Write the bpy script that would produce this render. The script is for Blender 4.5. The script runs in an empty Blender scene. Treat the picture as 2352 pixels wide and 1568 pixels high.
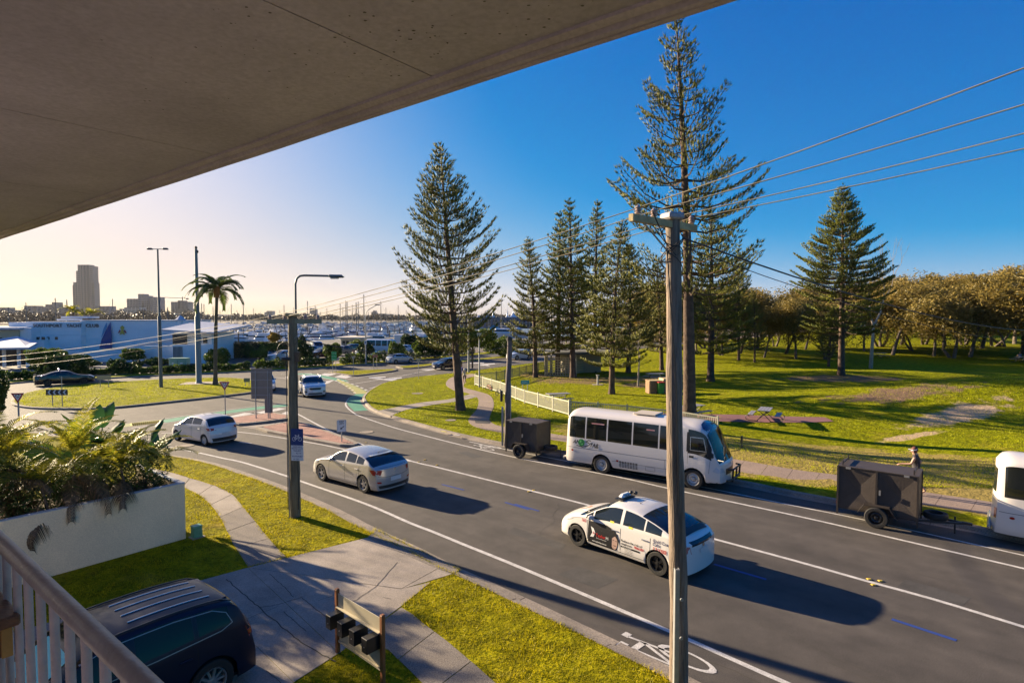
import bpy, bmesh, math, random
import numpy as np
from mathutils import Vector, Matrix, Euler
from mathutils.bvhtree import BVHTree
from mathutils.geometry import delaunay_2d_cdt
R = math.radians
S = bpy.context.scene
C = S.collection
random.seed(7)
RNG = np.random.default_rng(11)

# ------------------------------------------------------------------ camera
HAZE = 0.00003
FOC = 1340.0; CX = 1176.0; CY = 784.0; CAMZ = 6.7; PITCH = math.atan(56/1340)
cam_d = bpy.data.cameras.new('camera'); cam = bpy.data.objects.new('camera', cam_d); C.objects.link(cam)
cam.location = (0, 0, CAMZ); cam.rotation_euler = (math.pi/2-PITCH, 0, 0)
cam_d.sensor_width = 36; cam_d.lens = FOC/2352*36; cam_d.clip_end = 9000; cam_d.clip_start = 0.05
S.camera = cam
# ------------------------------------------------------------------ sky, sun, exposure
SUN_AZ = math.atan2(-.836, .548)      # compass-like angle from +Y towards +X
SUN_EL = R(15.5)
w = bpy.data.worlds.new("World"); S.world = w; w.use_nodes = True
nt = w.node_tree; bg = nt.nodes['Background']
sky = nt.nodes.new('ShaderNodeTexSky'); sky.sky_type = 'NISHITA'; sky.sun_disc = False
sky.sun_elevation = SUN_EL; sky.sun_rotation = SUN_AZ
sky.air_density = 0.5; sky.dust_density = 1.2; sky.ozone_density = 1.0; sky.altitude = 0
hs = nt.nodes.new('ShaderNodeHueSaturation'); hs.inputs['Saturation'].default_value = 1.8
nt.links.new(sky.outputs[0], hs.inputs['Color'])
def vm(op, a, b):      # gentle highlight shoulder on the whole sky, the same for every direction
    n = nt.nodes.new('ShaderNodeVectorMath'); n.operation = op
    for i_, q_ in enumerate((a, b)):
        if isinstance(q_, float): n.inputs[i_].default_value = (q_, q_, q_)
        else: nt.links.new(q_, n.inputs[i_])
    return n.outputs[0]
x_ = vm('MULTIPLY', hs.outputs[0], .36); x_ = vm('DIVIDE', x_, vm('ADD', vm('MULTIPLY', x_, .92), 1.0)); # slight colour grade of the sky, then the warm low air around the sun's side of the horizon
px = nt.nodes.new('ShaderNodeSeparateXYZ'); nt.links.new(x_, px.inputs[0]); cx_ = nt.nodes.new('ShaderNodeCombineXYZ')
for i_, (g_, k_) in enumerate(((1.25, 1.0), (1.14, .97), (.80, 1.02))):
    mm_ = nt.nodes.new('ShaderNodeMath'); mm_.operation = 'POWER'; nt.links.new(px.outputs[i_], mm_.inputs[0]); mm_.inputs[1].default_value = g_
    m2_ = nt.nodes.new('ShaderNodeMath'); m2_.operation = 'MULTIPLY'; nt.links.new(mm_.outputs[0], m2_.inputs[0]); m2_.inputs[1].default_value = k_; nt.links.new(m2_.outputs[0], cx_.inputs[i_])
tcw = nt.nodes.new('ShaderNodeTexCoord'); dt = nt.nodes.new('ShaderNodeVectorMath'); dt.operation = 'DOT_PRODUCT'; nt.links.new(tcw.outputs['Generated'], dt.inputs[0]); dt.inputs[1].default_value = (math.sin(SUN_AZ), math.cos(SUN_AZ), 0)
sz = nt.nodes.new('ShaderNodeSeparateXYZ'); nt.links.new(tcw.outputs['Generated'], sz.inputs[0])
def mr(src, a, b, c, d):
    n = nt.nodes.new('ShaderNodeMapRange'); n.interpolation_type = 'SMOOTHSTEP'; nt.links.new(src, n.inputs[0])
    for i_, q_ in enumerate((a, b, c, d)): n.inputs[i_+1].default_value = q_
    return n.outputs[0]
fm_ = nt.nodes.new('ShaderNodeMath'); fm_.operation = 'MULTIPLY'; nt.links.new(mr(dt.outputs['Value'], .3, 1, 0, 1), fm_.inputs[0]); nt.links.new(mr(sz.outputs[2], -.02, .30, 1, 0), fm_.inputs[1])
wm = nt.nodes.new('ShaderNodeMix'); wm.data_type = 'RGBA'; wm.blend_type = 'MULTIPLY'; wm.inputs[7].default_value = (.99, .86, .70, 1); nt.links.new(fm_.outputs[0], wm.inputs[0]); nt.links.new(cx_.outputs[0], wm.inputs[6])
nt.links.new(vm('MULTIPLY', wm.outputs[2], 2.97), bg.inputs['Color'])
bg.inputs['Strength'].default_value = 0.1
sd = bpy.data.lights.new('sun', 'SUN'); so = bpy.data.objects.new('sun', sd); C.objects.link(so)
sd.energy = 5.0; sd.angle = R(0.6); sd.color = (1.0, 0.80, 0.54)
sv = Vector((math.sin(SUN_AZ)*math.cos(SUN_EL), math.cos(SUN_AZ)*math.cos(SUN_EL), math.sin(SUN_EL)))
so.rotation_euler = sv.to_track_quat('Z', 'Y').to_euler()
S.view_settings.view_transform = 'Standard'; S.view_settings.look = 'None'
S.view_settings.gamma = 1; S.view_settings.exposure = 1.82; S.view_settings.use_curve_mapping = False

# ------------------------------------------------------------------ geometry helpers
def sstep(a, b, x):
    t = min(1, max(0, (x-a)/(b-a))); return t*t*(3-2*t)
def terr(X, Y):
    """height of the park ground"""
    side = X-(-5.4+(Y-84)*.825)
    k = sstep(6, 34, side)
    z = k*3.6*sstep(62, 165, Y)
    z += k*0.35*math.sin(X*.11+Y*.05)*sstep(45, 90, Y)
    def g(x0, y0, sx, sy, h, rot=0.0):
        dx, dy = X-x0, Y-y0
        c, s = math.cos(rot), math.sin(rot)
        u, v = dx*c+dy*s, -dx*s+dy*c
        return h*math.exp(-(u*u/sx/sx+v*v/sy/sy))
    z += g(40, 43, 16, 6, 2.3, -.15)+g(62, 30, 18, 10, 2.6)
    z += g(19, 32, 8, 5, -.5, -.5)+g(34, 62, 18, 5, .7, .1)+g(12, 26.5, 6, 3, .3, -.7)
    lim = sstep(0.5, 5, (X-0.55)*.67+(Y-27.5)*.74-1.2)   # keep the strip by the kerb flat
    return 0.12+z*lim
def ray(x, y):
    u = (x-CX)/FOC; v = -(y-CY)/FOC
    return Vector((u, math.cos(PITCH)+v*math.sin(PITCH), -math.sin(PITCH)+v*math.cos(PITCH)))
def G(x, y, z=0.0):
    d = ray(x, y); t = (z-CAMZ)/d.z
    return Vector((d.x*t, d.y*t, z))
def T(x, y):
    """point on the park ground"""
    d = ray(x, y); t = 12.0
    while t < 400:
        t += 0.25
        if CAMZ+d.z*t <= terr(d.x*t, d.y*t): break
    return Vector((d.x*t, d.y*t, terr(d.x*t, d.y*t)))
def at(x, y, Y):
    d = ray(x, y); t = Y/d.y
    return Vector((d.x*t, Y, CAMZ+d.z*t))
def hgt(base, x, y):
    """height above base of a point seen at (x,y), standing over base"""
    return at(x, y, base.y).z-base.z

def tag(o, label=None, cat=None, group=None, kind=None):
    if label: o['label'] = label
    if cat: o['category'] = cat
    if group: o['group'] = group
    if kind: o['kind'] = kind
    return o
def empty(name, loc=(0, 0, 0), rz=0, label=None, cat=None, group=None):
    o = bpy.data.objects.new(name, None); C.objects.link(o)
    o.location = loc; o.rotation_euler = (0, 0, rz); o.empty_display_size = .3
    return tag(o, label, cat, group)
def copy_tree(o, parent=None):
    c = o.copy(); C.objects.link(c); c.parent = parent
    for ch in list(o.children): copy_tree(ch, c)
    return c

class MB:
    def __init__(s): s.v = []; s.f = []; s.m = []; s.mi = 0
    def mat(s, i): s.mi = i; return s
    def add(s, vs, fs):
        b = len(s.v); s.v.extend([tuple(p) for p in vs])
        for f in fs: s.f.append(tuple(i+b for i in f)); s.m.append(s.mi)
        return s
    def box(s, c, size, rz=0.0, M4=None, taper=1.0, bevel=0.0):
        x, y, z = size[0]/2, size[1]/2, size[2]/2
        if bevel > 0:
            b = min(bevel, x*.9, y*.9, z*.9); vs = []; fs = []
            ring = [(-x+b, -y), (x-b, -y), (x, -y+b), (x, y-b), (x-b, y), (-x+b, y), (-x, y-b), (-x, -y+b)]
            ins = [(-x+b, -y+b), (x-b, -y+b), (x-b, -y+b), (x-b, y-b), (x-b, y-b), (-x+b, y-b), (-x+b, y-b), (-x+b, -y+b)]
            for zz, rg in ((-z, ins), (-z+b, ring), (z-b, ring), (z, ins)):
                k = taper if zz > 0 else 1
                for p in rg: vs.append((p[0]*k, p[1]*k, zz))
            for l in range(3):
                for i in range(8):
                    j = (i+1) % 8; fs.append((l*8+i, l*8+j, l*8+8+j, l*8+8+i))
            fs.append((6, 4, 2, 0)); fs.append((24, 26, 28, 30))
        else:
            vs = [(-x, -y, -z), (x, -y, -z), (x, y, -z), (-x, y, -z)]+[(px*taper, py*taper, z) for px, py in ((-x, -y), (x, -y), (x, y), (-x, y))]
            fs = [(3, 2, 1, 0), (4, 5, 6, 7), (0, 1, 5, 4), (1, 2, 6, 5), (2, 3, 7, 6), (3, 0, 4, 7)]
        m = Matrix.Translation(c) @ (M4 if M4 else Matrix.Rotation(rz, 4, 'Z'))
        return s.add([m @ Vector(p) for p in vs], fs)
    def beam(s, a, b, w, h, up=(0, 0, 1)):
        a = Vector(a); b = Vector(b); d = b-a; L = d.length; d.normalize()
        upv = Vector(up)
        if abs(d.dot(upv)) > .99: upv = Vector((0, 1, 0))
        sx = d.cross(upv).normalized(); u = sx.cross(d)
        m = Matrix((d, sx, u)).transposed().to_4x4()
        return s.box((a+b)/2, (L, w, h), M4=m)
    def tube(s, pts, rad, n=8, cap=True):
        pts = [Vector(p) for p in pts]
        if not hasattr(rad, '__len__'): rad = [rad]*len(pts)
        vs = []; fs = []; prev = None
        for i, p in enumerate(pts):
            d = (pts[min(i+1, len(pts)-1)]-pts[max(i-1, 0)])
            if d.length < 1e-9: d = Vector((0, 0, 1))
            d.normalize()
            a = prev if prev else (Vector((1, 0, 0)) if abs(d.x) < .8 else Vector((0, 1, 0)))
            a = (a-d*a.dot(d)).normalized(); prev = a; b = d.cross(a)
            for k in range(n):
                t = 2*math.pi*k/n; vs.append(p+(a*math.cos(t)+b*math.sin(t))*rad[i])
        for i in range(len(pts)-1):
            for k in range(n):
                j = (k+1) % n; fs.append((i*n+k, i*n+j, (i+1)*n+j, (i+1)*n+k))
        if cap:
            fs.append(tuple(range(n-1, -1, -1))); fs.append(tuple(range((len(pts)-1)*n, len(pts)*n)))
        return s.add(vs, fs)
    def lathe(s, prof, n=24, M4=None, cap=True):
        """prof: (radius, z) list, axis z"""
        vs = []; fs = []; m = M4 or Matrix()
        for r, z in prof:
            for k in range(n):
                t = 2*math.pi*k/n; vs.append(m @ Vector((r*math.cos(t), r*math.sin(t), z)))
        for i in range(len(prof)-1):
            for k in range(n):
                j = (k+1) % n; fs.append((i*n+k, i*n+j, (i+1)*n+j, (i+1)*n+k))
        if cap: fs.append(tuple(range(n-1, -1, -1))); fs.append(tuple(range((len(prof)-1)*n, len(prof)*n)))
        return s.add(vs, fs)
    def prism(s, poly, z0, z1, M4=None):
        n = len(poly); m = M4 or Matrix()
        vs = [m @ Vector((p[0], p[1], z0)) for p in poly]+[m @ Vector((p[0], p[1], z1)) for p in poly]
        fs = [tuple(range(n-1, -1, -1)), tuple(range(n, 2*n))]+[(i, (i+1) % n, n+(i+1) % n, n+i) for i in range(n)]
        return s.add(vs, fs)
    def mesh(s, name, mats, smooth=None):
        me = bpy.data.meshes.new(name); me.from_pydata(s.v, [], s.f)
        if not isinstance(mats, (list, tuple)): mats = [mats]
        for m in mats: me.materials.append(m)
        if len(mats) > 1: me.polygons.foreach_set('material_index', s.m)
        if smooth is not None:
            me.polygons.foreach_set('use_smooth', [True]*len(s.f))
            me.update(); me.set_sharp_from_angle(angle=R(smooth))
        me.update(); return me
    def build(s, name, mats, parent=None, smooth=None, loc=None, rz=0):
        o = bpy.data.objects.new(name, s.mesh(name, mats, smooth)); C.objects.link(o)
        if parent: o.parent = parent
        if loc is not None: o.location = loc; o.rotation_euler = (0, 0, rz)
        return o
def np_obj(name, V, F, mats, parent=None, midx=None, smooth=False):
    me = bpy.data.meshes.new(name); F = np.asarray(F, dtype=np.int32); V = np.asarray(V, dtype=np.float32)
    k = F.shape[1]; me.vertices.add(len(V)); me.vertices.foreach_set('co', V.ravel())
    me.loops.add(F.size); me.loops.foreach_set('vertex_index', F.ravel())
    me.polygons.add(len(F)); me.polygons.foreach_set('loop_start', np.arange(0, F.size, k, dtype=np.int32))
    me.polygons.foreach_set('loop_total', np.full(len(F), k, dtype=np.int32))
    if not isinstance(mats, (list, tuple)): mats = [mats]
    for m in mats: me.materials.append(m)
    if midx is not None: me.polygons.foreach_set('material_index', np.asarray(midx, dtype=np.int32))
    if smooth: me.polygons.foreach_set('use_smooth', np.ones(len(F), dtype=bool))
    me.update(calc_edges=True); me.validate()
    o = bpy.data.objects.new(name, me); C.objects.link(o)
    if parent: o.parent = parent
    return o

# ------------------------------------------------------------------ materials
_M = {}
def mat(name, col, rough=.6, metal=0.0, var=0.0, vscale=3.0, col2=None, bump=0.0, bscale=40.0, spec=.5, coat=0.0,
        speck=0.0, sscale=200.0, coord='Object', trans=0.0, stretch=None, emit=None, sheen=0.0):
    if name in _M: return _M[name]
    m = bpy.data.materials.new(name); m.use_nodes = True; t = m.node_tree; N = t.nodes; Lk = t.links
    b = N['Principled BSDF']; b.inputs['Base Color'].default_value = (*col, 1)
    b.inputs['Roughness'].default_value = rough; b.inputs['Metallic'].default_value = metal
    b.inputs['Specular IOR Level'].default_value = spec; b.inputs['Coat Weight'].default_value = coat
    b.inputs['Coat Roughness'].default_value = .04
    if trans: b.inputs['Transmission Weight'].default_value = trans
    if emit: b.inputs['Emission Color'].default_value = (*emit[:3], 1); b.inputs['Emission Strength'].default_value = emit[3]
    tc = N.new('ShaderNodeTexCoord'); src = tc.outputs['Object']
    if coord == 'World':
        ge = N.new('ShaderNodeNewGeometry'); src = ge.outputs['Position']
    if stretch:
        mp = N.new('ShaderNodeMapping'); mp.inputs['Scale'].default_value = stretch; Lk.new(src, mp.inputs[0]); src = mp.outputs[0]
    cur = None
    if var or col2:
        n = N.new('ShaderNodeTexNoise'); n.inputs['Scale'].default_value = vscale; n.inputs['Detail'].default_value = 6; n.inputs['Roughness'].default_value = .65
        Lk.new(src, n.inputs['Vector'])
        r = N.new('ShaderNodeMapRange'); r.inputs[1].default_value = .35; r.inputs[2].default_value = .65; Lk.new(n.outputs[0], r.inputs[0])
        mx = N.new('ShaderNodeMix'); mx.data_type = 'RGBA'
        c2 = col2 if col2 else tuple(min(1, c*(1+var)) for c in col)
        c1 = col if col2 else tuple(c*(1-var) for c in col)
        mx.inputs[6].default_value = (*c1, 1); mx.inputs[7].default_value = (*c2, 1)
        Lk.new(r.outputs[0], mx.inputs[0]); cur = mx.outputs[2]
    if speck:
        n = N.new('ShaderNodeTexNoise'); n.inputs['Scale'].default_value = sscale; n.inputs['Detail'].default_value = 2
        Lk.new(src, n.inputs['Vector'])
        r = N.new('ShaderNodeMapRange'); r.inputs[1].default_value = .3; r.inputs[2].default_value = .7
        r.inputs[3].default_value = 1-speck; r.inputs[4].default_value = 1+speck; Lk.new(n.outputs[0], r.inputs[0])
        mx = N.new('ShaderNodeMix'); mx.data_type = 'RGBA'; mx.blend_type = 'MULTIPLY'; mx.inputs[0].default_value = 1
        if cur: Lk.new(cur, mx.inputs[6])
        else: mx.inputs[6].default_value = (*col, 1)
        Lk.new(r.outputs[0], mx.inputs[7]); cur = mx.outputs[2]
    if cur: Lk.new(cur, b.inputs['Base Color'])
    if bump:
        n = N.new('ShaderNodeTexNoise'); n.inputs['Scale'].default_value = bscale; n.inputs['Detail'].default_value = 5
        Lk.new(src, n.inputs['Vector'])
        bp = N.new('ShaderNodeBump'); bp.inputs['Strength'].default_value = min(1, bump); bp.inputs['Distance'].default_value = .02*max(1, bump)
        Lk.new(n.outputs[0], bp.inputs['Height']); Lk.new(bp.outputs[0], b.inputs['Normal'])
    _M[name] = m; return m
def leafmat(name, c1, c2, scale=.6, trans=.35, rough=.55):
    """leaf: two greens by noise, random per island, some light through"""
    if name in _M: return _M[name]
    m = bpy.data.materials.new(name); m.use_nodes = True; t = m.node_tree; N = t.nodes; Lk = t.links
    out = N['Material Output']; b = N['Principled BSDF']; b.inputs['Roughness'].default_value = rough; b.inputs['Specular IOR Level'].default_value = .3
    ge = N.new('ShaderNodeNewGeometry'); n = N.new('ShaderNodeTexNoise'); n.inputs['Scale'].default_value = scale
    Lk.new(ge.outputs['Position'], n.inputs['Vector'])
    a = N.new('ShaderNodeMath'); a.operation = 'MULTIPLY_ADD'; Lk.new(ge.outputs['Random Per Island'], a.inputs[0]); a.inputs[1].default_value = .5
    Lk.new(n.outputs[0], a.inputs[2])
    r = N.new('ShaderNodeMapRange'); r.inputs[1].default_value = .4; r.inputs[2].default_value = 1.05; Lk.new(a.outputs[0], r.inputs[0])
    mx = N.new('ShaderNodeMix'); mx.data_type = 'RGBA'; mx.inputs[6].default_value = (*c1, 1); mx.inputs[7].default_value = (*c2, 1)
    Lk.new(r.outputs[0], mx.inputs[0]); Lk.new(mx.outputs[2], b.inputs['Base Color'])
    tr = N.new('ShaderNodeBsdfTranslucent'); Lk.new(mx.outputs[2], tr.inputs['Color'])
    ms = N.new('ShaderNodeMixShader'); ms.inputs[0].default_value = trans
    Lk.new(b.outputs[0], ms.inputs[1]); Lk.new(tr.outputs[0], ms.inputs[2]); Lk.new(ms.outputs[0], out.inputs[0])
    _M[name] = m; return m
def glassy(name='tinted_glass', col=(.012, .016, .018), rough=.03):
    return mat(name, col, rough, spec=.8)

# ------------------------------------------------------------------ text and flat shapes
_tc = {}
def text2d(s, size=1.0, bold=0.0, align='LEFT', shear=0.0, spacing=1.0):
    """-> verts (x,y), faces"""
    key = (s, size, bold, align, shear, spacing)
    if key in _tc: return _tc[key]
    cu = bpy.data.curves.new('lettering', 'FONT'); cu.body = s; cu.size = size; cu.offset = bold; cu.align_x = align; cu.shear = shear
    cu.space_character = spacing; cu.resolution_u = 2
    o = bpy.data.objects.new('lettering', cu); C.objects.link(o)
    me = bpy.data.meshes.new_from_object(o)
    vs = [(v.co.x, v.co.y) for v in me.vertices]; fs = [tuple(p.vertices) for p in me.polygons]
    bpy.data.objects.remove(o); bpy.data.meshes.remove(me); bpy.data.curves.remove(cu)
    _tc[key] = (vs, fs); return vs, fs
def flat(mb, vs, fs, M4):
    return mb.add([M4 @ Vector((v[0], v[1], 0)) for v in vs], fs)
def frame4(o, xdir, ydir):
    x = Vector(xdir).normalized(); y = Vector(ydir); y = (y-x*y.dot(x)).normalized(); z = x.cross(y)
    m = Matrix((x, y, z)).transposed().to_4x4(); m.translation = Vector(o); return m
def ngon(n, r, cx=0, cy=0, a0=0, sx=1, sy=1):
    return [(cx+r*sx*math.cos(a0+2*math.pi*i/n), cy+r*sy*math.sin(a0+2*math.pi*i/n)) for i in range(n)]
def arrow2d(L, w, hw, hl):
    return [(0, -w/2), (L-hl, -w/2), (L-hl, -hw/2), (L, 0), (L-hl, hw/2), (L-hl, w/2), (0, w/2)]
def thick_line2d(pts, w, closed=False):
    vs = []; n = len(pts)
    for i in range(n):
        a = Vector(pts[(i-1) % n] if (closed or i > 0) else pts[i]); b = Vector(pts[(i+1) % n] if (closed or i < n-1) else pts[i])
        d = (b-a); d = d.normalized() if d.length > 0 else Vector((1, 0)); nn = Vector((-d.y, d.x))*w/2
        p = Vector(pts[i]); vs += [tuple(p+nn), tuple(p-nn)]
    fs = [(2*i, 2*i+1, (2*i+3) % (2*n), (2*i+2) % (2*n)) for i in range(n if closed else n-1)]
    return vs, fs
def bike2d():
    """bicycle symbol about 1 wide 0.62 high -> list of (vs,fs)"""
    out = []
    for cx in (.21, .79): out.append(thick_line2d(ngon(20, .175, cx, .19), .045, True))
    P = {'r': (.21, .19), 'b': (.46, .19), 's': (.38, .47), 'h': (.68, .47), 'f': (.79, .19), 'hb': (.64, .58)}
    for a, b in (('r', 'b'), ('r', 's'), ('b', 's'), ('s', 'h'), ('b', 'h'), ('hb', 'f')): out.append(thick_line2d([P[a], P[b]], .045))
    out.append(thick_line2d([(.28, .55), (.44, .55)], .06)); out.append(thick_line2d([(.38, .47), (.36, .55)], .04))
    out.append(thick_line2d([(.74, .6), (.60, .6)], .05))
    return out

# polygon sheets
def inside(poly, x, y):
    c = False; n = len(poly); j = n-1
    for i in range(n):
        xi, yi = poly[i][0], poly[i][1]; xj, yj = poly[j][0], poly[j][1]
        if (yi > y) != (yj > y) and x < (xj-xi)*(y-yi)/(yj-yi)+xi: c = not c
        j = i
    return c
def densify(pts, step, closed=True):
    out = []; n = len(pts)
    for i in range(n if closed else n-1):
        a = Vector(pts[i][:2]); b = Vector(pts[(i+1) % n][:2]); k = max(1, int((b-a).length/step))
        for j in range(k): out.append(tuple(a.lerp(b, j/k)))
    if not closed: out.append(tuple(pts[-1][:2]))
    return out
def sheet(name, poly, m, z=0.0, hf=None, step=None, skirt=0.0, parent=None, kind='structure', far_step=None):
    poly = [(p[0], p[1]) for p in poly]
    if step: poly = densify(poly, step*2)
    pts = [Vector(p) for p in poly]; n = len(pts)
    if step:
        xs = [p.x for p in pts]; ys = [p.y for p in pts]
        y = min(ys)
        while y < max(ys):
            st = step*max(1, y/70)
            x = min(xs)
            while x < max(xs):
                px, py = x+RNG.uniform(-.2, .2)*st, y+RNG.uniform(-.2, .2)*st
                if inside(poly, px, py): pts.append(Vector((px, py)))
                x += st
            y += st
    r = delaunay_2d_cdt(pts, [(i, (i+1) % n) for i in range(n)], [], 1, 1e-5)
    vs = [(p.x, p.y, hf(p.x, p.y) if hf else z) for p in r[0]]; fs = [tuple(f) for f in r[2]]
    mb = MB(); mb.add(vs, fs)
    if skirt:
        zz = [hf(*p) if hf else z for p in poly]
        b = len(mb.v); mb.v += [(p[0], p[1], h) for p, h in zip(poly, zz)]+[(p[0], p[1], h-skirt) for p, h in zip(poly, zz)]
        k = len(poly)
        for i in range(k):
            mb.f.append((b+i, b+(i+1) % k, b+k+(i+1) % k, b+k+i)); mb.m.append(0)
    o = mb.build(name, m, parent)
    if hf:
        o.data.polygons.foreach_set('use_smooth', [True]*len(o.data.polygons))
    if kind: o['kind'] = kind
    return o
def offs(pl, d):
    """offset an open 2d polyline to its left by d"""
    out = []; n = len(pl)
    for i in range(n):
        a = Vector(pl[max(0, i-1)][:2]); b = Vector(pl[min(n-1, i+1)][:2]); t = (b-a).normalized()
        p = Vector(pl[i][:2]); out.append((p.x-t.y*d, p.y+t.x*d))
    return out
def ribbon(mb, pl, d0, d1, z):
    a = offs(pl, d0); b = offs(pl, d1); n = len(a)
    zf = z if callable(z) else (lambda x, y: z)
    mb.add([(p[0], p[1], zf(*p)) for p in a]+[(p[0], p[1], zf(*p)) for p in b], [(i, i+1, n+i+1, n+i) for i in range(n-1)])
def smooth_pl(pl, step=1.0):
    """catmull-rom"""
    P = [Vector(p[:2]) for p in pl]; out = []
    for i in range(len(P)-1):
        p0, p1, p2, p3 = P[max(0, i-1)], P[i], P[i+1], P[min(len(P)-1, i+2)]
        k = max(1, int((p2-p1).length/step))
        for j in range(k):
            t = j/k
            out.append(tuple(.5*((2*p1)+(p2-p0)*t+(2*p0-5*p1+4*p2-p3)*t*t+(3*p1-p0-3*p2+p3)*t**3)))
    out.append(tuple(P[-1])); return out
def GP(pts, z=0.0): return [tuple(G(x, y, z)[:2]) for x, y in pts]
def kerb_blocks(root, pl, m, w=.16, h=.15, z0=0.0, piece=1.6, left=True, maxpieces=60, near=45):
    """kerb stones along a line, each a block of its own where near"""
    pts = densify(pl, .8, closed=False); acc = []; seg = []
    cum = [0]
    for a, b in zip(pts, pts[1:]): cum.append(cum[-1]+math.hypot(b[0]-a[0], b[1]-a[1]))
    def P(s):
        s = max(0, min(cum[-1]-1e-6, s))
        i = max(0, min(len(pts)-2, next(k for k in range(len(cum)) if cum[k] > s)-1))
        t = (s-cum[i])/(cum[i+1]-cum[i]+1e-9); a, b = pts[i], pts[i+1]
        return Vector((a[0]+(b[0]-a[0])*t, a[1]+(b[1]-a[1])*t))
    n = int(cum[-1]/piece); rest = MB(); cnt = 0
    for i in range(n):
        s0, s1 = i*piece+.012, (i+1)*piece-.012
        ps = [P(s0), P((s0+s1)/2), P(s1)]; sg = 1 if left else -1
        mb = MB(); off = offs([tuple(p) for p in ps], w*sg)
        vs = []
        for z, inn in ((z0-.05, 0), (z0+h-.03, 0), (z0+h, .03)):
            of = offs([tuple(p) for p in ps], inn*sg)
            vs += [(p[0], p[1], z) for p in of]
        vs += [(p[0], p[1], z0+h) for p in off]+[(p[0], p[1], z0-.05) for p in off]
        fs = []
        for l in range(4):
            for k in range(2): fs.append((l*3+k, l*3+k+1, l*3+3+k+1, l*3+3+k))
        fs += [(0, 3, 6, 9, 12), (14, 11, 8, 5, 2)]
        mid = ps[1]
        if cnt < maxpieces and 0 < mid.y < near and abs(mid.x) < mid.y*.95+1:
            mb.add(vs, fs); mb.build('kerb_stone', m, root); cnt += 1
        else: rest.add(vs, fs)
    if rest.v: tag(rest.build('kerb_run', m, root), kind='stuff')
# ------------------------------------------------------------------ ground materials
asphalt = mat('asphalt', (.063, .054, .046), .85, var=.22, vscale=1.0, speck=.42, sscale=55, bump=.35, bscale=90, coord='World')
def streaks(m):      # tyre-worn bands along the street
    N = m.node_tree.nodes; L = m.node_tree.links; b = N['Principled BSDF']; src = b.inputs['Base Color'].links[0].from_socket
    ge = N.new('ShaderNodeNewGeometry'); mp = N.new('ShaderNodeMapping'); mp.vector_type = 'TEXTURE'; mp.inputs['Rotation'].default_value = (0, 0, R(-43)); mp.inputs['Scale'].default_value = (26, .9, 1)
    L.new(ge.outputs['Position'], mp.inputs[0]); n = N.new('ShaderNodeTexNoise'); n.inputs['Scale'].default_value = 1; n.inputs['Detail'].default_value = 5; L.new(mp.outputs[0], n.inputs['Vector'])
    r = N.new('ShaderNodeMapRange'); r.inputs[1].default_value = .3; r.inputs[2].default_value = .7; r.inputs[3].default_value = .78; r.inputs[4].default_value = 1.25; L.new(n.outputs[0], r.inputs[0])
    mx = N.new('ShaderNodeMix'); mx.data_type = 'RGBA'; mx.blend_type = 'MULTIPLY'; mx.inputs[0].default_value = 1; L.new(src, mx.inputs[6]); L.new(r.outputs[0], mx.inputs[7]); L.new(mx.outputs[2], b.inputs['Base Color'])
streaks(asphalt)
asphalt_far = mat('asphalt_worn', (.095, .09, .085), .88, var=.2, vscale=.2, speck=.25, sscale=40, coord='World')
patch_m = mat('asphalt_patch', (.045, .043, .042), .85, speck=.3, sscale=60, coord='World')
paint_w = mat('road_paint_white', (.50, .48, .45), .7, var=.2, vscale=4, speck=.3, sscale=60, coord='World')
paint_b = mat('road_paint_blue', (.02, .05, .22), .6, speck=.3, sscale=50, coord='World')
paint_g = mat('road_paint_green', (.03, .22, .13), .75, var=.15, vscale=1.2, speck=.25, sscale=50, coord='World')
paint_y = mat('road_paint_yellow', (.60, .52, .10), .7, speck=.2, sscale=50, coord='World')
conc = mat('concrete', (.265, .225, .185), .9, var=.22, vscale=.8, speck=.22, sscale=35, bump=.25, bscale=60, coord='World')
conc_d = mat('concrete_pebbled', (.18, .155, .13), .95, var=.12, vscale=1.5, speck=.5, sscale=45, bump=.5, bscale=60, coord='World')
kerb_m = mat('kerb_concrete', (.22, .185, .15), .92, var=.22, vscale=1.2, speck=.3, sscale=30, bump=.3, bscale=40, coord='World')
path_m = mat('path_aggregate', (.25, .185, .145), .95, var=.12, vscale=.6, speck=.45, sscale=40, coord='World')
brick_p = mat('brick_paver', (.34, .17, .13), .9, var=.2, vscale=2.0, speck=.3, sscale=25, coord='World')
maroon = mat('maroon_paving', (.22, .10, .10), .85, var=.15, vscale=.7, coord='World')
mulch = mat('garden_mulch', (.10, .065, .04), .95, var=.4, vscale=3, coord='World')

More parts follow.
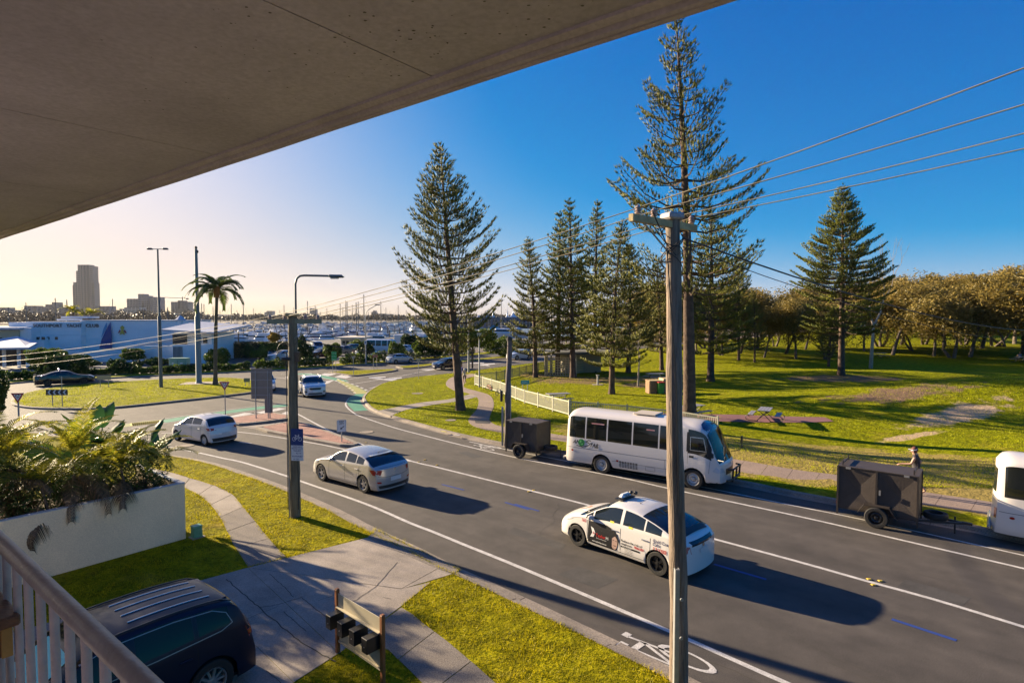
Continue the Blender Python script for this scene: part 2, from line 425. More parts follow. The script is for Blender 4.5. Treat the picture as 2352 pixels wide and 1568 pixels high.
def grassmat(name, c1, c2, dry, drylo=.55, dryhi=.72, bump=1.0, sand=None, bare=None):
    m = bpy.data.materials.new(name); m.use_nodes = True; t = m.node_tree; N = t.nodes; Lk = t.links
    b = N['Principled BSDF']; b.inputs['Roughness'].default_value = .9; b.inputs['Specular IOR Level'].default_value = .04
    ge = N.new('ShaderNodeNewGeometry'); P = ge.outputs['Position']
    def noise(sc, det=4, off=None):
        n = N.new('ShaderNodeTexNoise'); n.inputs['Scale'].default_value = sc; n.inputs['Detail'].default_value = det; n.inputs['Roughness'].default_value = .62
        src = P
        if off:
            mp = N.new('ShaderNodeMapping'); mp.inputs['Location'].default_value = off; Lk.new(P, mp.inputs[0]); src = mp.outputs[0]
        Lk.new(src, n.inputs['Vector']); return n.outputs[0]
    def rng(s, a, bb):
        r = N.new('ShaderNodeMapRange'); r.inputs[1].default_value = a; r.inputs[2].default_value = bb; Lk.new(s, r.inputs[0]); return r.outputs[0]
    def mix(f, a, c):
        mx = N.new('ShaderNodeMix'); mx.data_type = 'RGBA'; Lk.new(f, mx.inputs[0])
        if isinstance(a, tuple): mx.inputs[6].default_value = (*a, 1)
        else: Lk.new(a, mx.inputs[6])
        if isinstance(c, tuple): mx.inputs[7].default_value = (*c, 1)
        else: Lk.new(c, mx.inputs[7])
        return mx.outputs[2]
    fine = rng(noise(9, 8), .3, .7); col = mix(fine, c1, c2)
    col = mix(rng(noise(.45, 6), drylo, dryhi), col, dry)
    tuft = rng(noise(2.3, 6, (7, 3, 1)), .38, .68)
    mx = N.new('ShaderNodeMix'); mx.data_type = 'RGBA'; mx.blend_type = 'MULTIPLY'; mx.inputs[0].default_value = .55
    Lk.new(col, mx.inputs[6]); Lk.new(tuft, mx.inputs[7]); col = mx.outputs[2]
    for (x0, y0, rx, ry, rot, cc, th) in (bare or []):
        # worn soil or sand spots at fixed places on the ground
        mp = N.new('ShaderNodeMapping'); mp.vector_type = 'TEXTURE'; mp.inputs['Location'].default_value = (x0, y0, 0)
        mp.inputs['Rotation'].default_value = (0, 0, rot); mp.inputs['Scale'].default_value = (rx, ry, 1e4)
        Lk.new(P, mp.inputs[0]); g = N.new('ShaderNodeTexGradient'); g.gradient_type = 'SPHERICAL'; Lk.new(mp.outputs[0], g.inputs[0])
        nn = noise(.9 if rx > 4 else 1.6, 7, (x0, 0, 2)); a = N.new('ShaderNodeMath'); a.operation = 'MULTIPLY_ADD'
        Lk.new(nn, a.inputs[0]); a.inputs[1].default_value = 1.1; Lk.new(g.outputs[0], a.inputs[2])
        a2 = N.new('ShaderNodeMath'); a2.operation = 'GREATER_THAN'; a2.inputs[1].default_value = .03; Lk.new(g.outputs[0], a2.inputs[0])
        f = N.new('ShaderNodeMath'); f.operation = 'MULTIPLY'; Lk.new(rng(a.outputs[0], th, th+.16), f.inputs[0]); Lk.new(a2.outputs[0], f.inputs[1])
        col = mix(f.outputs[0], col, cc)
    Lk.new(col, b.inputs['Base Color'])
    bp = N.new('ShaderNodeBump'); bp.inputs['Strength'].default_value = 1; bp.inputs['Distance'].default_value = .05*bump
    Lk.new(noise(14, 8), bp.inputs['Height'])
    bp2 = N.new('ShaderNodeBump'); bp2.inputs['Strength'].default_value = 1; bp2.inputs['Distance'].default_value = .10*bump
    Lk.new(noise(3.0, 4), bp2.inputs['Height']); Lk.new(bp2.outputs[0], bp.inputs['Normal']); Lk.new(bp.outputs[0], b.inputs['Normal'])
    return m
G1, G2, DRY = (.14, .145, .003), (.45, .39, .006), (.42, .31, .05)
SOIL = (.20, .13, .085); SAND = (.48, .35, .22)
grass_near = grassmat('lawn_grass', G1, G2, DRY, .56, .74)
tw = lambda x, y: tuple(T(x, y)[:2])
_b = [(*tw(1330, 872), 9, 7, .3, SOIL, .93), (*tw(1500, 885), 5, 3.2, 0, SOIL, .85), (*tw(1240, 862), 5, 4, .3, SOIL, .95), (*tw(1475, 868), 12, 6, .3, SOIL, 1.0),
      (*tw(2200, 955), 12, 3.0, .42, SAND, 1.12), (*tw(2090, 1005), 5, 1.0, .3, SAND, 1.05), (*tw(1935, 870), 11, 3.5, 0, SOIL, .98), (*tw(2050, 905), 14, 4, 0, SOIL, 1.15),
      (*tw(1840, 1060), 16, 3.5, -.72, (.30, .23, .07), .62), (*tw(2200, 1080), 14, 5, -.6, (.30, .23, .07), .62)]
grass_park = grassmat('park_grass', (.13, .16, .003), (.42, .42, .006), (.42, .32, .04), .55, .8, 1.0, bare=_b)
grass_rb = grassmat('roundabout_grass', (.19, .20, .003), (.46, .42, .006), (.42, .36, .03), .6, .85, .8)

# ------------------------------------------------------------------ land, water
sheet('ground', [(-700, -60), (600, -60), (600, 420), (60, 420), (25, 190), (-30, 172), (-700, 168)], mulch, z=-1.0, skirt=3)
def make_road(a, b):
    sheet('road', [(-130, 2), (-20, -6), (20, -12), (60, -60)]+list(a)[::-1]+list(b)[1:]+[(40, 150), (-130, 150)], asphalt, z=0.0)
water_m = mat('water', (.10, .16, .20), .12, spec=.6, bump=.5, bscale=.9, coord='World')
wb = MB(); wb.add([(-2500, 150, -1.7), (2500, 150, -1.7), (2500, 1100, -1.7), (-2500, 1100, -1.7)], [(0, 1, 2, 3)])
tag(wb.build('water', water_m), kind='structure')
far_land_m = mat('far_land', (.16, .13, .09), .95, var=.2, vscale=.01, coord='World')
fl = MB(); fl.add([(-6000, 1080, -1.2), (6000, 1080, -1.2), (6000, 6500, 4), (-6000, 6500, 4), (-6000, 1080, -3), (6000, 1080, -3)], [(0, 1, 2, 3), (4, 5, 1, 0)])
tag(fl.build('far_shore', far_land_m), kind='structure')

# near verge: asphalt edge line along the road, camera side
E = [(-300, 975), (0, 990), (150, 1003), (300, 1024), (373, 1041), (430, 1050), (500, 1064), (570, 1086), (663, 1119), (782, 1170), (843, 1202), (872, 1216), (974, 1262), (1058, 1305), (1120, 1332),
     (1242, 1388), (1425, 1474), (1520, 1521), (1620, 1572), (1800, 1670), (2100, 1850)]
Ew = GP(E); Ew[0] = (-60, Ew[0][1]+2)
Ew = smooth_pl(Ew, .7); Ew.append((Ew[-1][0]+30, Ew[-1][1]-30))
Ek = offs(Ew, -.5)
lawn_poly = Ek+[(40, -20), (-60, -20)]
def nearlawn_h(x, y): return .10
sheet('lawn', lawn_poly, grass_near, z=.10, skirt=.2)
# gutter and kerb on the camera side (pieces of concrete with joints)
kr = empty('kerb', (0, 0, 0)); kr['kind'] = 'structure'
def kerb_profile(root, pl, inner, z0, z1, piece, nearmax, name='kerb_stone', m=kerb_m, sign=-1):
    pts = densify(pl, .4, closed=False); i = 0; rest = MB(); k = max(1, int(piece/.4)); c = 0
    while i < len(pts)-1:
        j = min(len(pts)-1, i+k); seg = pts[i:j+1]
        if len(seg) < 2: break
        mb = MB(); vs = []
        prof = [(0, z0-.03), (.004, z0+.006), (inner*.45, z0+.012), (inner*.62, z1-.01), (inner*.98, z1+.012), (inner, z1-.05)]
        seg2 = [Vector(p) for p in seg]
        d0 = (seg2[1]-seg2[0]).normalized()*.012; d1 = (seg2[-1]-seg2[-2]).normalized()*.012
        seg2[0] += d0; seg2[-1] -= d1; seg3 = [tuple(p) for p in seg2]
        nn = len(seg3)
        for o_, z_ in prof: vs += [(p[0], p[1], z_) for p in offs(seg3, sign*o_)]
        fs = [(l*nn+q, l*nn+q+1, (l+1)*nn+q+1, (l+1)*nn+q) for l in range(len(prof)-1) for q in range(nn-1)]
        mid = seg3[nn//2]; near = 0 < mid[1] < nearmax and abs(mid[0]) < mid[1]*.92+.5 and c < 90
        if near: mb.add(vs, fs); mb.build(name, m, root); c += 1
        else: rest.add(vs, fs)
        i = j
    if rest.v: tag(rest.build('kerb_run', m, root), kind='stuff')
kerb_profile(kr, Ew, .5, 0, .10, 2.4, 30)

# driveway of cracked concrete slabs
dw = empty('driveway', (0, 0, 0)); dw['kind'] = 'structure'
def slab(root, pts, m, z=.108, name='slab', gap=.0):
    P = [Vector(p) for p in pts]; c = sum(P, Vector((0, 0)))/len(P)
    if gap: P = [p+(c-p).normalized()*gap for p in P]
    mb = MB(); mb.prism([tuple(p) for p in P], z-.05, z); return mb.build(name, m, root)
gd = lambda *p: GP(p, .1)
slab(dw, gd((569, 1303), (843, 1234), (1005, 1306), (922, 1352)), conc, gap=.015)
slab(dw, gd((843, 1234), (862, 1217), (874, 1219), (972, 1265), (1056, 1308), (1041, 1317), (1005, 1306)), conc_d, .106, gap=.012)
slab(dw, gd((569, 1303), (922, 1352), (990, 1336), (922, 1392), (805, 1479), (779, 1500)), conc, .107, gap=.015)
slab(dw, gd((439, 1338), (569, 1303), (779, 1500), (675, 1567)), conc, .108, gap=.015)
slab(dw, gd((208, 1402), (439, 1338), (675, 1567), (480, 1760)), conc, .107, gap=.015)
slab(dw, gd((-500, 1600), (208, 1402), (480, 1760), (100, 2600)), conc, .108, gap=.015)
slab(dw, gd((1005, 1306), (1041, 1317), (985, 1334), (922, 1352)), conc, .1065, gap=.01)
crack = mat('joint_dirt', (.05, .045, .035), .95)
cb = MB()
def crackline(pts, wd=.03, z=.1125, jit=.014):
    W = densify(GP(pts, .1), .12, closed=False)
    W = [(p[0]+random.uniform(-jit, jit), p[1]+random.uniform(-jit, jit)) for p in W]
    vs, fs = thick_line2d(W, wd*.5)
    cb.add([(v[0], v[1], z) for v in vs], fs)
crackline([(620, 1318), (650, 1345), (675, 1372)], .03); crackline([(598, 1395), (640, 1388), (692, 1372), (752, 1420)], .035)
crackline([(650, 1405), (705, 1450)], .03); crackline([(730, 1380), (766, 1368)], .02); crackline([(803, 1387), (860, 1350), (914, 1291)], .035)
crackline([(880, 1372), (898, 1375)], .02); crackline([(520, 1330), (600, 1400), (690, 1475), (770, 1520)], .05, jit=.015)
crackline([(545, 1430), (640, 1392)], .02); crackline([(612, 1540), (680, 1600)], .02)
cb.build('crack', crack, dw)
def roadcracks():
    mb = MB()
    for (x, y, n, dx, dy) in ((1010, 1180, 26, .5, -.35), (1300, 1390, 34, .45, -.42), (1700, 1420, 30, .5, -.5), (1240, 1230, 18, .1, .4), (2050, 1300, 26, .5, -.42), (720, 1060, 22, .5, -.3), (1560, 1300, 16, -.1, .35), (1120, 1120, 20, .5, -.4), (1900, 1520, 20, .4, -.4)):
        p = G(x, y); pts = [(p.x, p.y)]
        for k in range(n): pts.append((pts[-1][0]+dx*.5+random.gauss(0, .06), pts[-1][1]+dy*.5+random.gauss(0, .06)))
        vs, fs = thick_line2d(pts, .012); mb.add([(v[0], v[1], .0025) for v in vs], fs)
    tag(mb.build('road_cracks', crack), kind='stuff')
roadcracks()

# footpath slabs on the camera side
fpw = empty('footpath', (0, 0, 0)); fpw['kind'] = 'structure'
outer = GP([(330, 1071), (400, 1086), (433, 1096), (500, 1117), (534, 1135), (562, 1167), (590, 1201), (624, 1243), (660, 1281)], .1)
inner = GP([(330, 1090), (395, 1107), (427, 1121), (468, 1145), (497, 1176), (518, 1213), (531, 1243), (548, 1270), (569, 1302)], .1)
def lerp_pl(pl, n):
    L = [0]
    for a, b in zip(pl, pl[1:]): L.append(L[-1]+math.hypot(b[0]-a[0], b[1]-a[1]))
    out = []
    for i in range(n+1):
        s = L[-1]*i/n; k = max(0, min(len(pl)-2, sum(1 for q in L if q <= s)-1)); t = (s-L[k])/(L[k+1]-L[k]); a, b = pl[k], pl[k+1]
        out.append((a[0]+(b[0]-a[0])*t, a[1]+(b[1]-a[1])*t))
    return out
nS = 8; oo = lerp_pl(smooth_pl(outer, .5), nS*3); ii = lerp_pl(smooth_pl(inner, .5), nS*3)
for k in range(nS):
    a, b = k*3, k*3+3
    P = oo[a:b+1]+ii[a:b+1][::-1]
    slab(fpw, P, conc if k < 5 else conc_d, .109+.002*(k % 2), gap=.018)
o2 = GP([(922, 1394), (946, 1408), (985, 1440), (1030, 1473), (1070, 1507), (1115, 1546), (1300, 1710)], .1)
i2 = GP([(805, 1480), (889, 1490), (925, 1525), (965, 1564), (1000, 1600), (1040, 1640), (1180, 1800)], .1)
oo = lerp_pl(o2, 12); ii = lerp_pl(i2, 12)
for k in range(4): slab(fpw, oo[k*3:k*3+4]+ii[k*3:k*3+4][::-1], conc_d, .109, gap=.015)

# ------------------------------------------------------------------ park corner lawn
K = [(838, 915), (844, 906), (860, 894), (890, 880), (953, 868), (1023, 861), (1090, 853), (1164, 843), (1252, 832), (1350, 819), (1420, 809), (1500, 799), (1600, 788)]
K2 = [(838, 915), (843, 926), (853, 937), (866, 945), (898, 957), (983, 981), (1055, 1000), (1083, 1006), (1165, 1023), (1330, 1050), (1500, 1078), (1682, 1106), (1829, 1136), (1948, 1158), (2102, 1190), (2249, 1217), (2352, 1240), (2600, 1295), (3200, 1450)]
Kw = smooth_pl(GP(K), 1.5); K2w = smooth_pl(GP(K2), .8)
make_road(K2w, Kw)
park_poly = K2w[::-1]+Kw[1:]+[(120, 240), (300, 330), (480, 330), (480, -20), (60, -20)]
sheet('park_lawn', park_poly, grass_park, hf=terr, step=2.2, skirt=.25)
pk = empty('kerb', (0, 0, 0)); pk['kind'] = 'structure'
kerb_profile(pk, K2w, -.001, 0, .12, 2.4, 48, sign=1) if False else None
K2o = offs(K2w, -.42)
kerb_profile(pk, K2o, .42, 0, .135, 2.4, 50, sign=1)
kerb_profile(pk, offs(Kw, .3), .3, 0, .135, 3, 0, sign=-1)
# coloured kerb marks
km = MB(); 
for (x, y), mm in (((1019, 991), paint_y), ((1050, 999), paint_w)):
    p = G(x, y, .14); o = MB().box((0, 0, 0), (.35, .16, .012)).build('kerb_mark', mm, pk); o.location = (p.x, p.y, .152); o.rotation_euler = (0, 0, R(-32))
# gully mouth under the verge
# paths in the park corner
def path(name, pts_o, pts_i, m, n, label=None, zoff=.012, joints=True):
    root = empty(name, (0, 0, 0)); root['kind'] = 'structure'
    a = lerp_pl(smooth_pl([tw(*p) for p in pts_o], .6), n*3); b = lerp_pl(smooth_pl([tw(*p) for p in pts_i], .6), n*3)
    for k in range(n):
        P = a[k*3:k*3+4]+b[k*3:k*3+4][::-1]; c = Vector((sum(p[0] for p in P)/8, sum(p[1] for p in P)/8))
        Q = [Vector(p)+(c-Vector(p)).normalized()*.012 for p in P]
        mb = MB(); nq = 4
        vs = [(q.x, q.y, terr(q.x, q.y)+zoff) for q in Q]+[(q.x, q.y, terr(q.x, q.y)-.05) for q in Q]
        fs = [(i, i+1, 6-i, 7-i) for i in range(3)]+[((i+1) % 8, i, i+8, (i+1) % 8+8) for i in range(8)]
        mb.add(vs, fs); mb.build('slab', m, root)
    return root
path('path', [(1085, 858), (1040, 866), (1026, 876), (1025, 885), (1035, 893), (1049, 899), (1070, 902), (1092, 910), (1099, 920), (1095, 940), (1082, 955), (1075, 965), (1084, 977), (1110, 986), (1165, 996)],
     [(1098, 863), (1072, 869), (1067, 880), (1066, 890), (1080, 894), (1106, 901), (1125, 908), (1133, 919), (1134, 935), (1128, 950), (1124, 965), (1128, 971), (1140, 977), (1160, 981), (1185, 984)], path_m, 26)
path('path', [(1165, 996), (1270, 1012), (1400, 1034), (1560, 1062), (1690, 1085), (1829, 1107), (1950, 1124), (2110, 1160), (2260, 1185), (2500, 1240)],
     [(1185, 984), (1290, 1000), (1420, 1021), (1570, 1042), (1690, 1058), (1829, 1080), (1950, 1098), (2120, 1132), (2264, 1152), (2520, 1195)], path_m, 24)
path('path', [(866, 944), (900, 938), (960, 926), (1030, 917), (1080, 906)], [(897, 956), (930, 943), (985, 931), (1060, 920), (1098, 911)], conc, 9)
for pts in ([(893, 940), (922, 945), (906, 949), (880, 943)], [(1090, 966), (1128, 968), (1124, 974), (1092, 972)]):
    P = [tw(*p) for p in pts]; tag(sheet('path_patch', P, patch_m, hf=lambda x, y: terr(x, y)+.02), kind='structure')
# maroon paved strip behind the bus and picnic table
sheet('paved_strip', densify([tw(*p) for p in ((1430, 948), (1560, 950), (1700, 955), (1895, 959), (1915, 970), (1860, 973), (1600, 968), (1440, 962))], 1.5), maroon, hf=lambda x, y: terr(x, y)+.03)
# far kerb / verge / footpath / garden bed / car park beyond the roundabout
F = [(0, 884), (87, 876), (237, 870), (350, 864), (575, 854), (646, 850), (744, 845), (808, 839), (885, 835), (952, 829), (1058, 820), (1163, 809), (1252, 799), (1400, 786), (1500, 778)]
Fw = GP(F); Fw = [(Fw[0][0]-60, Fw[0][1]+2)]+Fw; Fw = smooth_pl(Fw, 2)
Fo = [p for p in Fw]
def strip(name, pl, d0, d1, m, z, skirt=.1):
    a = offs(pl, d0); b = offs(pl, d1); return sheet(name, a+b[::-1], m, z=z, skirt=skirt)
strip('verge', Fo, 0, 3.0, grass_rb, .12); strip('footpath', Fo, 3.0, 5.2, conc, .125); strip('garden_bed', Fo, 5.2, 8.6, mulch, .13)
strip('car_park', Fo, 8.6, 75, asphalt_far, .06, skirt=3)
fk = empty('kerb', (0, 0, 0)); fk['kind'] = 'structure'
kerb_profile(fk, offs(Fo, -.25), .25, 0, .13, 3, 0, sign=1)

# ------------------------------------------------------------------ roundabout island and medians
def island(name, pts, m, z=.13, kw=.22, mk=None):
    P = smooth_pl(GP(pts+[pts[0]]), .8)[:-1]
    c = Vector((sum(p[0] for p in P)/len(P), sum(p[1] for p in P)/len(P)))
    A = sum(P[i][0]*P[(i+1) % len(P)][1]-P[(i+1) % len(P)][0]*P[i][1] for i in range(len(P)))
    if A < 0: P = P[::-1]
    inn = []; n = len(P)
    for i in range(n):
        a = Vector(P[i-1]); b = Vector(P[(i+1) % n]); t = (b-a).normalized(); inn.append((P[i][0]-t.y*kw, P[i][1]+t.x*kw))
    sheet(name, inn, m, z=z+.004)
    mb = MB(); vs = [(p[0], p[1], -.02) for p in P]+[(p[0], p[1], z-.02) for p in P]
    i3 = [(p[0]+(q[0]-p[0])*.2, p[1]+(q[1]-p[1])*.2) for p, q in zip(P, inn)]
    vs += [(p[0], p[1], z) for p in i3]+[(p[0], p[1], z) for p in inn]+[(p[0], p[1], z-.06) for p in inn]
    mb.add(vs, [(l*n+i, l*n+(i+1) % n, (l+1)*n+(i+1) % n, (l+1)*n+i) for l in range(4) for i in range(n)])
    tag(mb.build('kerb', mk or kerb_m), kind='structure'); return P
island('roundabout_island', [(24, 925), (33, 914), (63, 903), (125, 891), (225, 882), (350, 874), (438, 870), (525, 869), (575, 874), (602, 884), (600, 895), (578, 903), (500, 913), (400, 924), (250, 939), (150, 941), (75, 939), (33, 933)], grass_rb)
island('median', [(752, 856), (800, 853), (902, 849), (909, 852), (870, 858), (814, 864), (780, 860)], grass_rb, kw=.3)
island('median', [(909, 843), (960, 839), (1058, 829), (1163, 818), (1260, 808), (1360, 796), (1364, 799), (1260, 813), (1163, 823), (1043, 835), (940, 847)], grass_rb, kw=.3)
# brick splitter islands
def pavers(name, pts, label=None):
    P = GP(pts); A = sum(P[i][0]*P[(i+1) % len(P)][1]-P[(i+1) % len(P)][0]*P[i][1] for i in range(len(P)))
    if A < 0: P = P[::-1]
    n = len(P); kw = .3; inn = []
    for i in range(n):
        a = Vector(P[i-1]); p = Vector(P[i]); b = Vector(P[(i+1) % n]); t1 = (p-a).normalized(); t2 = (b-p).normalized()
        n1 = Vector((-t1.y, t1.x)); n2 = Vector((-t2.y, t2.x)); h = (n1+n2); h = h.normalized()*min(2.0, 1/max(.3, h.normalized().dot(n1)))*kw
        inn.append((p.x+h.x, p.y+h.y))
    root = empty(name, (0, 0, 0)); root['kind'] = 'structure'
    mb = MB(); vs = [(p[0], p[1], -.02) for p in P]+[(p[0]*.93+q[0]*.07, p[1]*.93+q[1]*.07, .11) for p, q in zip(P, inn)]+[(p[0]*.8+q[0]*.2, p[1]*.8+q[1]*.2, .13) for p, q in zip(P, inn)]
    vs += [(p[0], p[1], .13) for p in inn]+[(p[0], p[1], .05) for p in inn]
    mb.add(vs, [(l*n+i, l*n+(i+1) % n, (l+1)*n+(i+1) % n, (l+1)*n+i) for l in range(4) for i in range(n)]); mb.build('kerb_edge', kerb_m, root)
    sheet('bedding', inn, mat('paver_bedding', (.16, .11, .09), .95), z=.118, parent=root, kind=None)
    # the pavers: herringbone-free running bond, real bricks
    mb = MB(); d = Vector(P[1])-Vector(P[0]); ang = math.atan2(d.y, d.x); ca, sa = math.cos(ang), math.sin(ang)
    q = [(p[0]*ca+p[1]*sa, -p[0]*sa+p[1]*ca) for p in inn]; xs = [p[0] for p in q]; ys = [p[1] for p in q]
    yy = min(ys); r = 0; bl, bw = .23, .115
    while yy < max(ys):
        xx = min(xs)-(.5*bl if r % 2 else 0)
        while xx < max(xs):
            u, v = xx+bl/2, yy+bw/2
            if inside(q, u, v): mb.box((u*ca-v*sa, u*sa+v*ca, .122+random.uniform(-.002, .002)), (bl-.012, bw-.012, .02), rz=ang)
            xx += bl
        yy += bw; r += 1
    mb.f = [f for i, f in enumerate(mb.f) if i % 6 != 0]; mb.m = [0]*len(mb.f)
    tag(mb.build('brick_pavers', brick_p, root), kind='stuff')
pavers('splitter_island', [(520, 964), (560, 958), (629, 950), (668, 957), (668, 964), (610, 972), (548, 978), (528, 975)])
pavers('splitter_island', [(587, 985), (640, 975), (683, 968), (730, 983), (770, 998), (818, 1017), (826, 1023), (814, 1027), (780, 1026), (725, 1016), (613, 994)])
sheet('crossing_ramp', GP([(550, 980), (612, 973), (668, 966), (683, 968), (640, 975), (587, 985)]), conc, z=.008)

# ------------------------------------------------------------------ painted markings
def line(pts, wd, m, z=.004, name='lane_marking', dash=None):
    W = smooth_pl(GP(pts), .5)
    mb = MB()
    if dash:
        W = densify(W, .05, closed=False); s = 0; seg = []; on = True; acc = 0
        for a, b in zip(W, W[1:]):
            l = math.hypot(b[0]-a[0], b[1]-a[1]); acc += l
            if on: seg.append(b)
            if acc > (dash[0] if on else dash[1]):
                if on and len(seg) > 1:
                    vs, fs = thick_line2d(seg, wd); mb.add([(v[0], v[1], z) for v in vs], fs)
                seg = []; on = not on; acc = 0
    else:
        vs, fs = thick_line2d(W, wd); mb.add([(v[0], v[1], z) for v in vs], fs)
    return tag(mb.build(name, m), kind='structure')
def poly(pts, m, z=.004, name='painted_area', step=None):
    P = GP(pts); return sheet(name, P, m, z=z)
line([(376, 1024), (450, 1038), (517, 1053), (556, 1061), (662, 1094), (689, 1104), (838, 1156), (943, 1201), (993, 1220), (1058, 1247), (1165, 1290), (1291, 1343), (1420, 1398), (1545, 1452), (1738, 1538), (1900, 1610), (2300, 1800)], .13, paint_w)
line([(802, 914), (794, 927), (799, 937), (814, 949), (828, 956), (903, 981), (978, 1001), (1078, 1026), (1203, 1054), (1415, 1094), (1539, 1122), (1829, 1184), (2029, 1230), (2352, 1305), (2800, 1410)], .12, paint_w)
line([(1078, 1014), (1183, 1036), (1357, 1069), (1614, 1118), (1829, 1162), (1992, 1195), (2352, 1275), (2800, 1375)], .09, paint_w)
line([(683, 950), (753, 987), (810, 1012), (858, 1030), (950, 1060), (993, 1070), (1098, 1096), (1242, 1132), (1349, 1159), (1617, 1231), (1829, 1288), (1992, 1334), (2139, 1374), (2352, 1439), (2800, 1580)], .13, paint_w)
line([(531, 990), (600, 998), (669, 1009), (740, 1021), (801, 1034), (860, 1045), (900, 1052), (950, 1060)], .12, paint_w, z=.006)
line([(1160, 1153), (1215, 1170)], .1, paint_b); line([(1184, 1158), (1240, 1174)], .1, paint_b) if False else None
line([(1182, 1157), (1238, 1173)], .1, paint_b); line([(1015, 1112), (1066, 1125)], .1, paint_b); line([(2048, 1421), (2197, 1470)], .11, paint_b); line([(1640, 1295), (1760, 1330)], .1, paint_b)
line([(371, 994), (395, 994)], .1, paint_w); line([(550, 1015), (578, 1018)], .1, paint_w); line([(360, 988), (392, 991)], .08, paint_w) if False else None
# green cycle strips
line([(370, 968), (472, 953), (584, 938), (661, 930)], 1.25, paint_g, z=.005, name='cycle_strip')
line([(372, 962), (472, 948), (584, 933), (662, 926)], .1, paint_w, z=.0085); line([(370, 973), (472, 959), (584, 943), (661, 935)], .1, paint_w, z=.0085)
line([(682, 858), (722, 861), (772, 871), (790, 876)], 1.1, paint_g, z=.005, name='cycle_strip')
line([(645, 859), (690, 861), (722, 864.5), (768, 873.5)], .14, paint_w, z=.0085); 
poly([(817, 905), (847, 904), (838, 909), (832, 918), (833, 929), (847, 942), (814, 944), (800, 931), (796, 922), (803, 912)], paint_g, z=.005, name='cycle_strip')
# yellow hatched crossing in the cycle strip
poly([(772, 872), (776, 870), (815, 885), (838, 896), (849, 904), (818, 905), (812, 897), (795, 884)], mat('strip_olive', (.22, .24, .08), .8, speck=.2, sscale=40, coord='World'), z=.0055, name='hatched_strip')
poly([(273, 976), (331, 967), (370, 964), (370, 971), (331, 975), (275, 982)], _M['strip_olive'], z=.0055, name='hatched_strip')
hb = MB()
def hatch(a0, a1, b0, b1, n, wd):
    for i in range(n):
        t = (i+.5)/n; p = G(*Vector(a0).lerp(Vector(a1), t)); q = G(*Vector(b0).lerp(Vector(b1), t))
        vs, fs = thick_line2d([tuple(p[:2]), tuple(q[:2])], wd); hb.add([(v[0], v[1], .009) for v in vs], fs)
hatch((777, 871), (847, 903), (773, 873), (816, 904), 15, .22); hatch((300, 972), (368, 965), (302, 978), (368, 971), 14, .2)
tag(hb.build('hatch_bars', paint_y), kind='structure')
line([(774, 870), (815, 884), (838, 894), (851, 903)], .2, paint_w, z=.0085, dash=(.9, .8)); line([(770, 873.5), (793, 885), (810, 896), (817, 906)], .2, paint_w, z=.0085, dash=(.9, .8))
line([(300, 983), (370, 975)], .15, paint_w, z=.0085, dash=(1, .8))
# white chevron blocks by the median and the splitter
for pts in ([(745, 857), (775, 858), (752, 864), (736, 861)], [(785, 860), (817, 861), (795, 869), (768, 866)], [(700, 857), (715, 857), (720, 860), (697, 860)],
            [(610, 861), (628, 860.5), (617, 866), (602, 864)], [(655, 866), (672, 859.5), (680, 862), (664, 871)], [(700, 870), (720, 866), (742, 871), (700, 880)], [(735, 876), (768, 873), (752, 881), (722, 884)],
            [(640, 952), (660, 944), (668, 949), (668, 952)], [(570, 950), (640, 937), (658, 938), (610, 949)], [(500, 962), (560, 948), (600, 948), (540, 957)]): poly(pts, paint_w, z=.0045)
line([(602, 865.5), (650, 868), (690, 878)], .14, paint_w); line([(712, 883), (760, 876)], .14, paint_w)
line([(783, 874), (860, 861), (905, 856)], .13, paint_w); line([(815, 881), (910, 865), (1000, 848), (1060, 840)], .13, paint_w)
line([(848, 892), (900, 879), (960, 866), (1000, 859)], .13, paint_w); line([(1090, 853), (1190, 838), (1250, 829)], .12, paint_w, dash=(2, 2))
line([(1070, 846), (1160, 832), (1250, 820)], .13, paint_w)
for pts in ([(846, 866), (884, 864.5), (887, 866.5), (870, 867.5), (882, 870), (879, 872), (848, 868)], [(880, 870), (922, 866), (924, 868), (908, 870), (917, 873), (913, 876), (880, 872)],
            [(964, 848), (1010, 846), (1010, 848), (985, 851)], [(1078, 833), (1112, 832), (1112, 834), (1080, 835)], [(1098, 836.5), (1136, 834), (1138, 836), (1120, 838), (1126, 841), (1100, 838)]): poly(pts, paint_w, z=.0045, name='turn_arrow')
# cycle lane bike symbols
def bike_symbol(origin, xd, yd, sx, sy):
    mb = MB(); m4 = frame4((*origin, .0055), (*xd, 0), (*yd, 0))
    for vs, fs in bike2d(): flat(mb, [(v[0]*sx, v[1]*sy) for v in vs], fs, m4)
    return tag(mb.build('bicycle_symbol', paint_w), kind='structure')
p0 = G(1408, 1455); p1 = G(1600, 1500); xd = (G(1425, 1470)-G(1600, 1560)).normalized()
rd = (G(1545, 1452)-G(1738, 1538)).normalized()           # along the road, away to the left
side = Vector((-rd.y, rd.x, 0))                            # to the camera side is -side
o_ = G(1470, 1500)
bike_symbol((G(1587, 1523)-side*0)[:2], side[:2] if side.y > 0 else (-side)[:2], rd[:2], 1.15, 3.3) if False else None
sy = side if side.dot(G(1408, 1440)-G(1520, 1521)) > 0 else -side
cn = G(1500, 1500)
b0 = cn-sy*.62-rd*1.15
bike_symbol(b0[:2], sy[:2], rd[:2], 1.2, 3.2)
c2 = G(1112, 1025); rd2 = (G(1078, 1020)-G(1183, 1044)).normalized(); s2 = Vector((-rd2.y, rd2.x, 0)); b0 = c2-s2*.45-rd2*1.0
bike_symbol(b0[:2], s2[:2], rd2[:2], .9, 2.6)
poly([(1050, 1038), (1075, 1037), (1108, 1048), (1088, 1052)], patch_m, z=.003, name='road_patch')
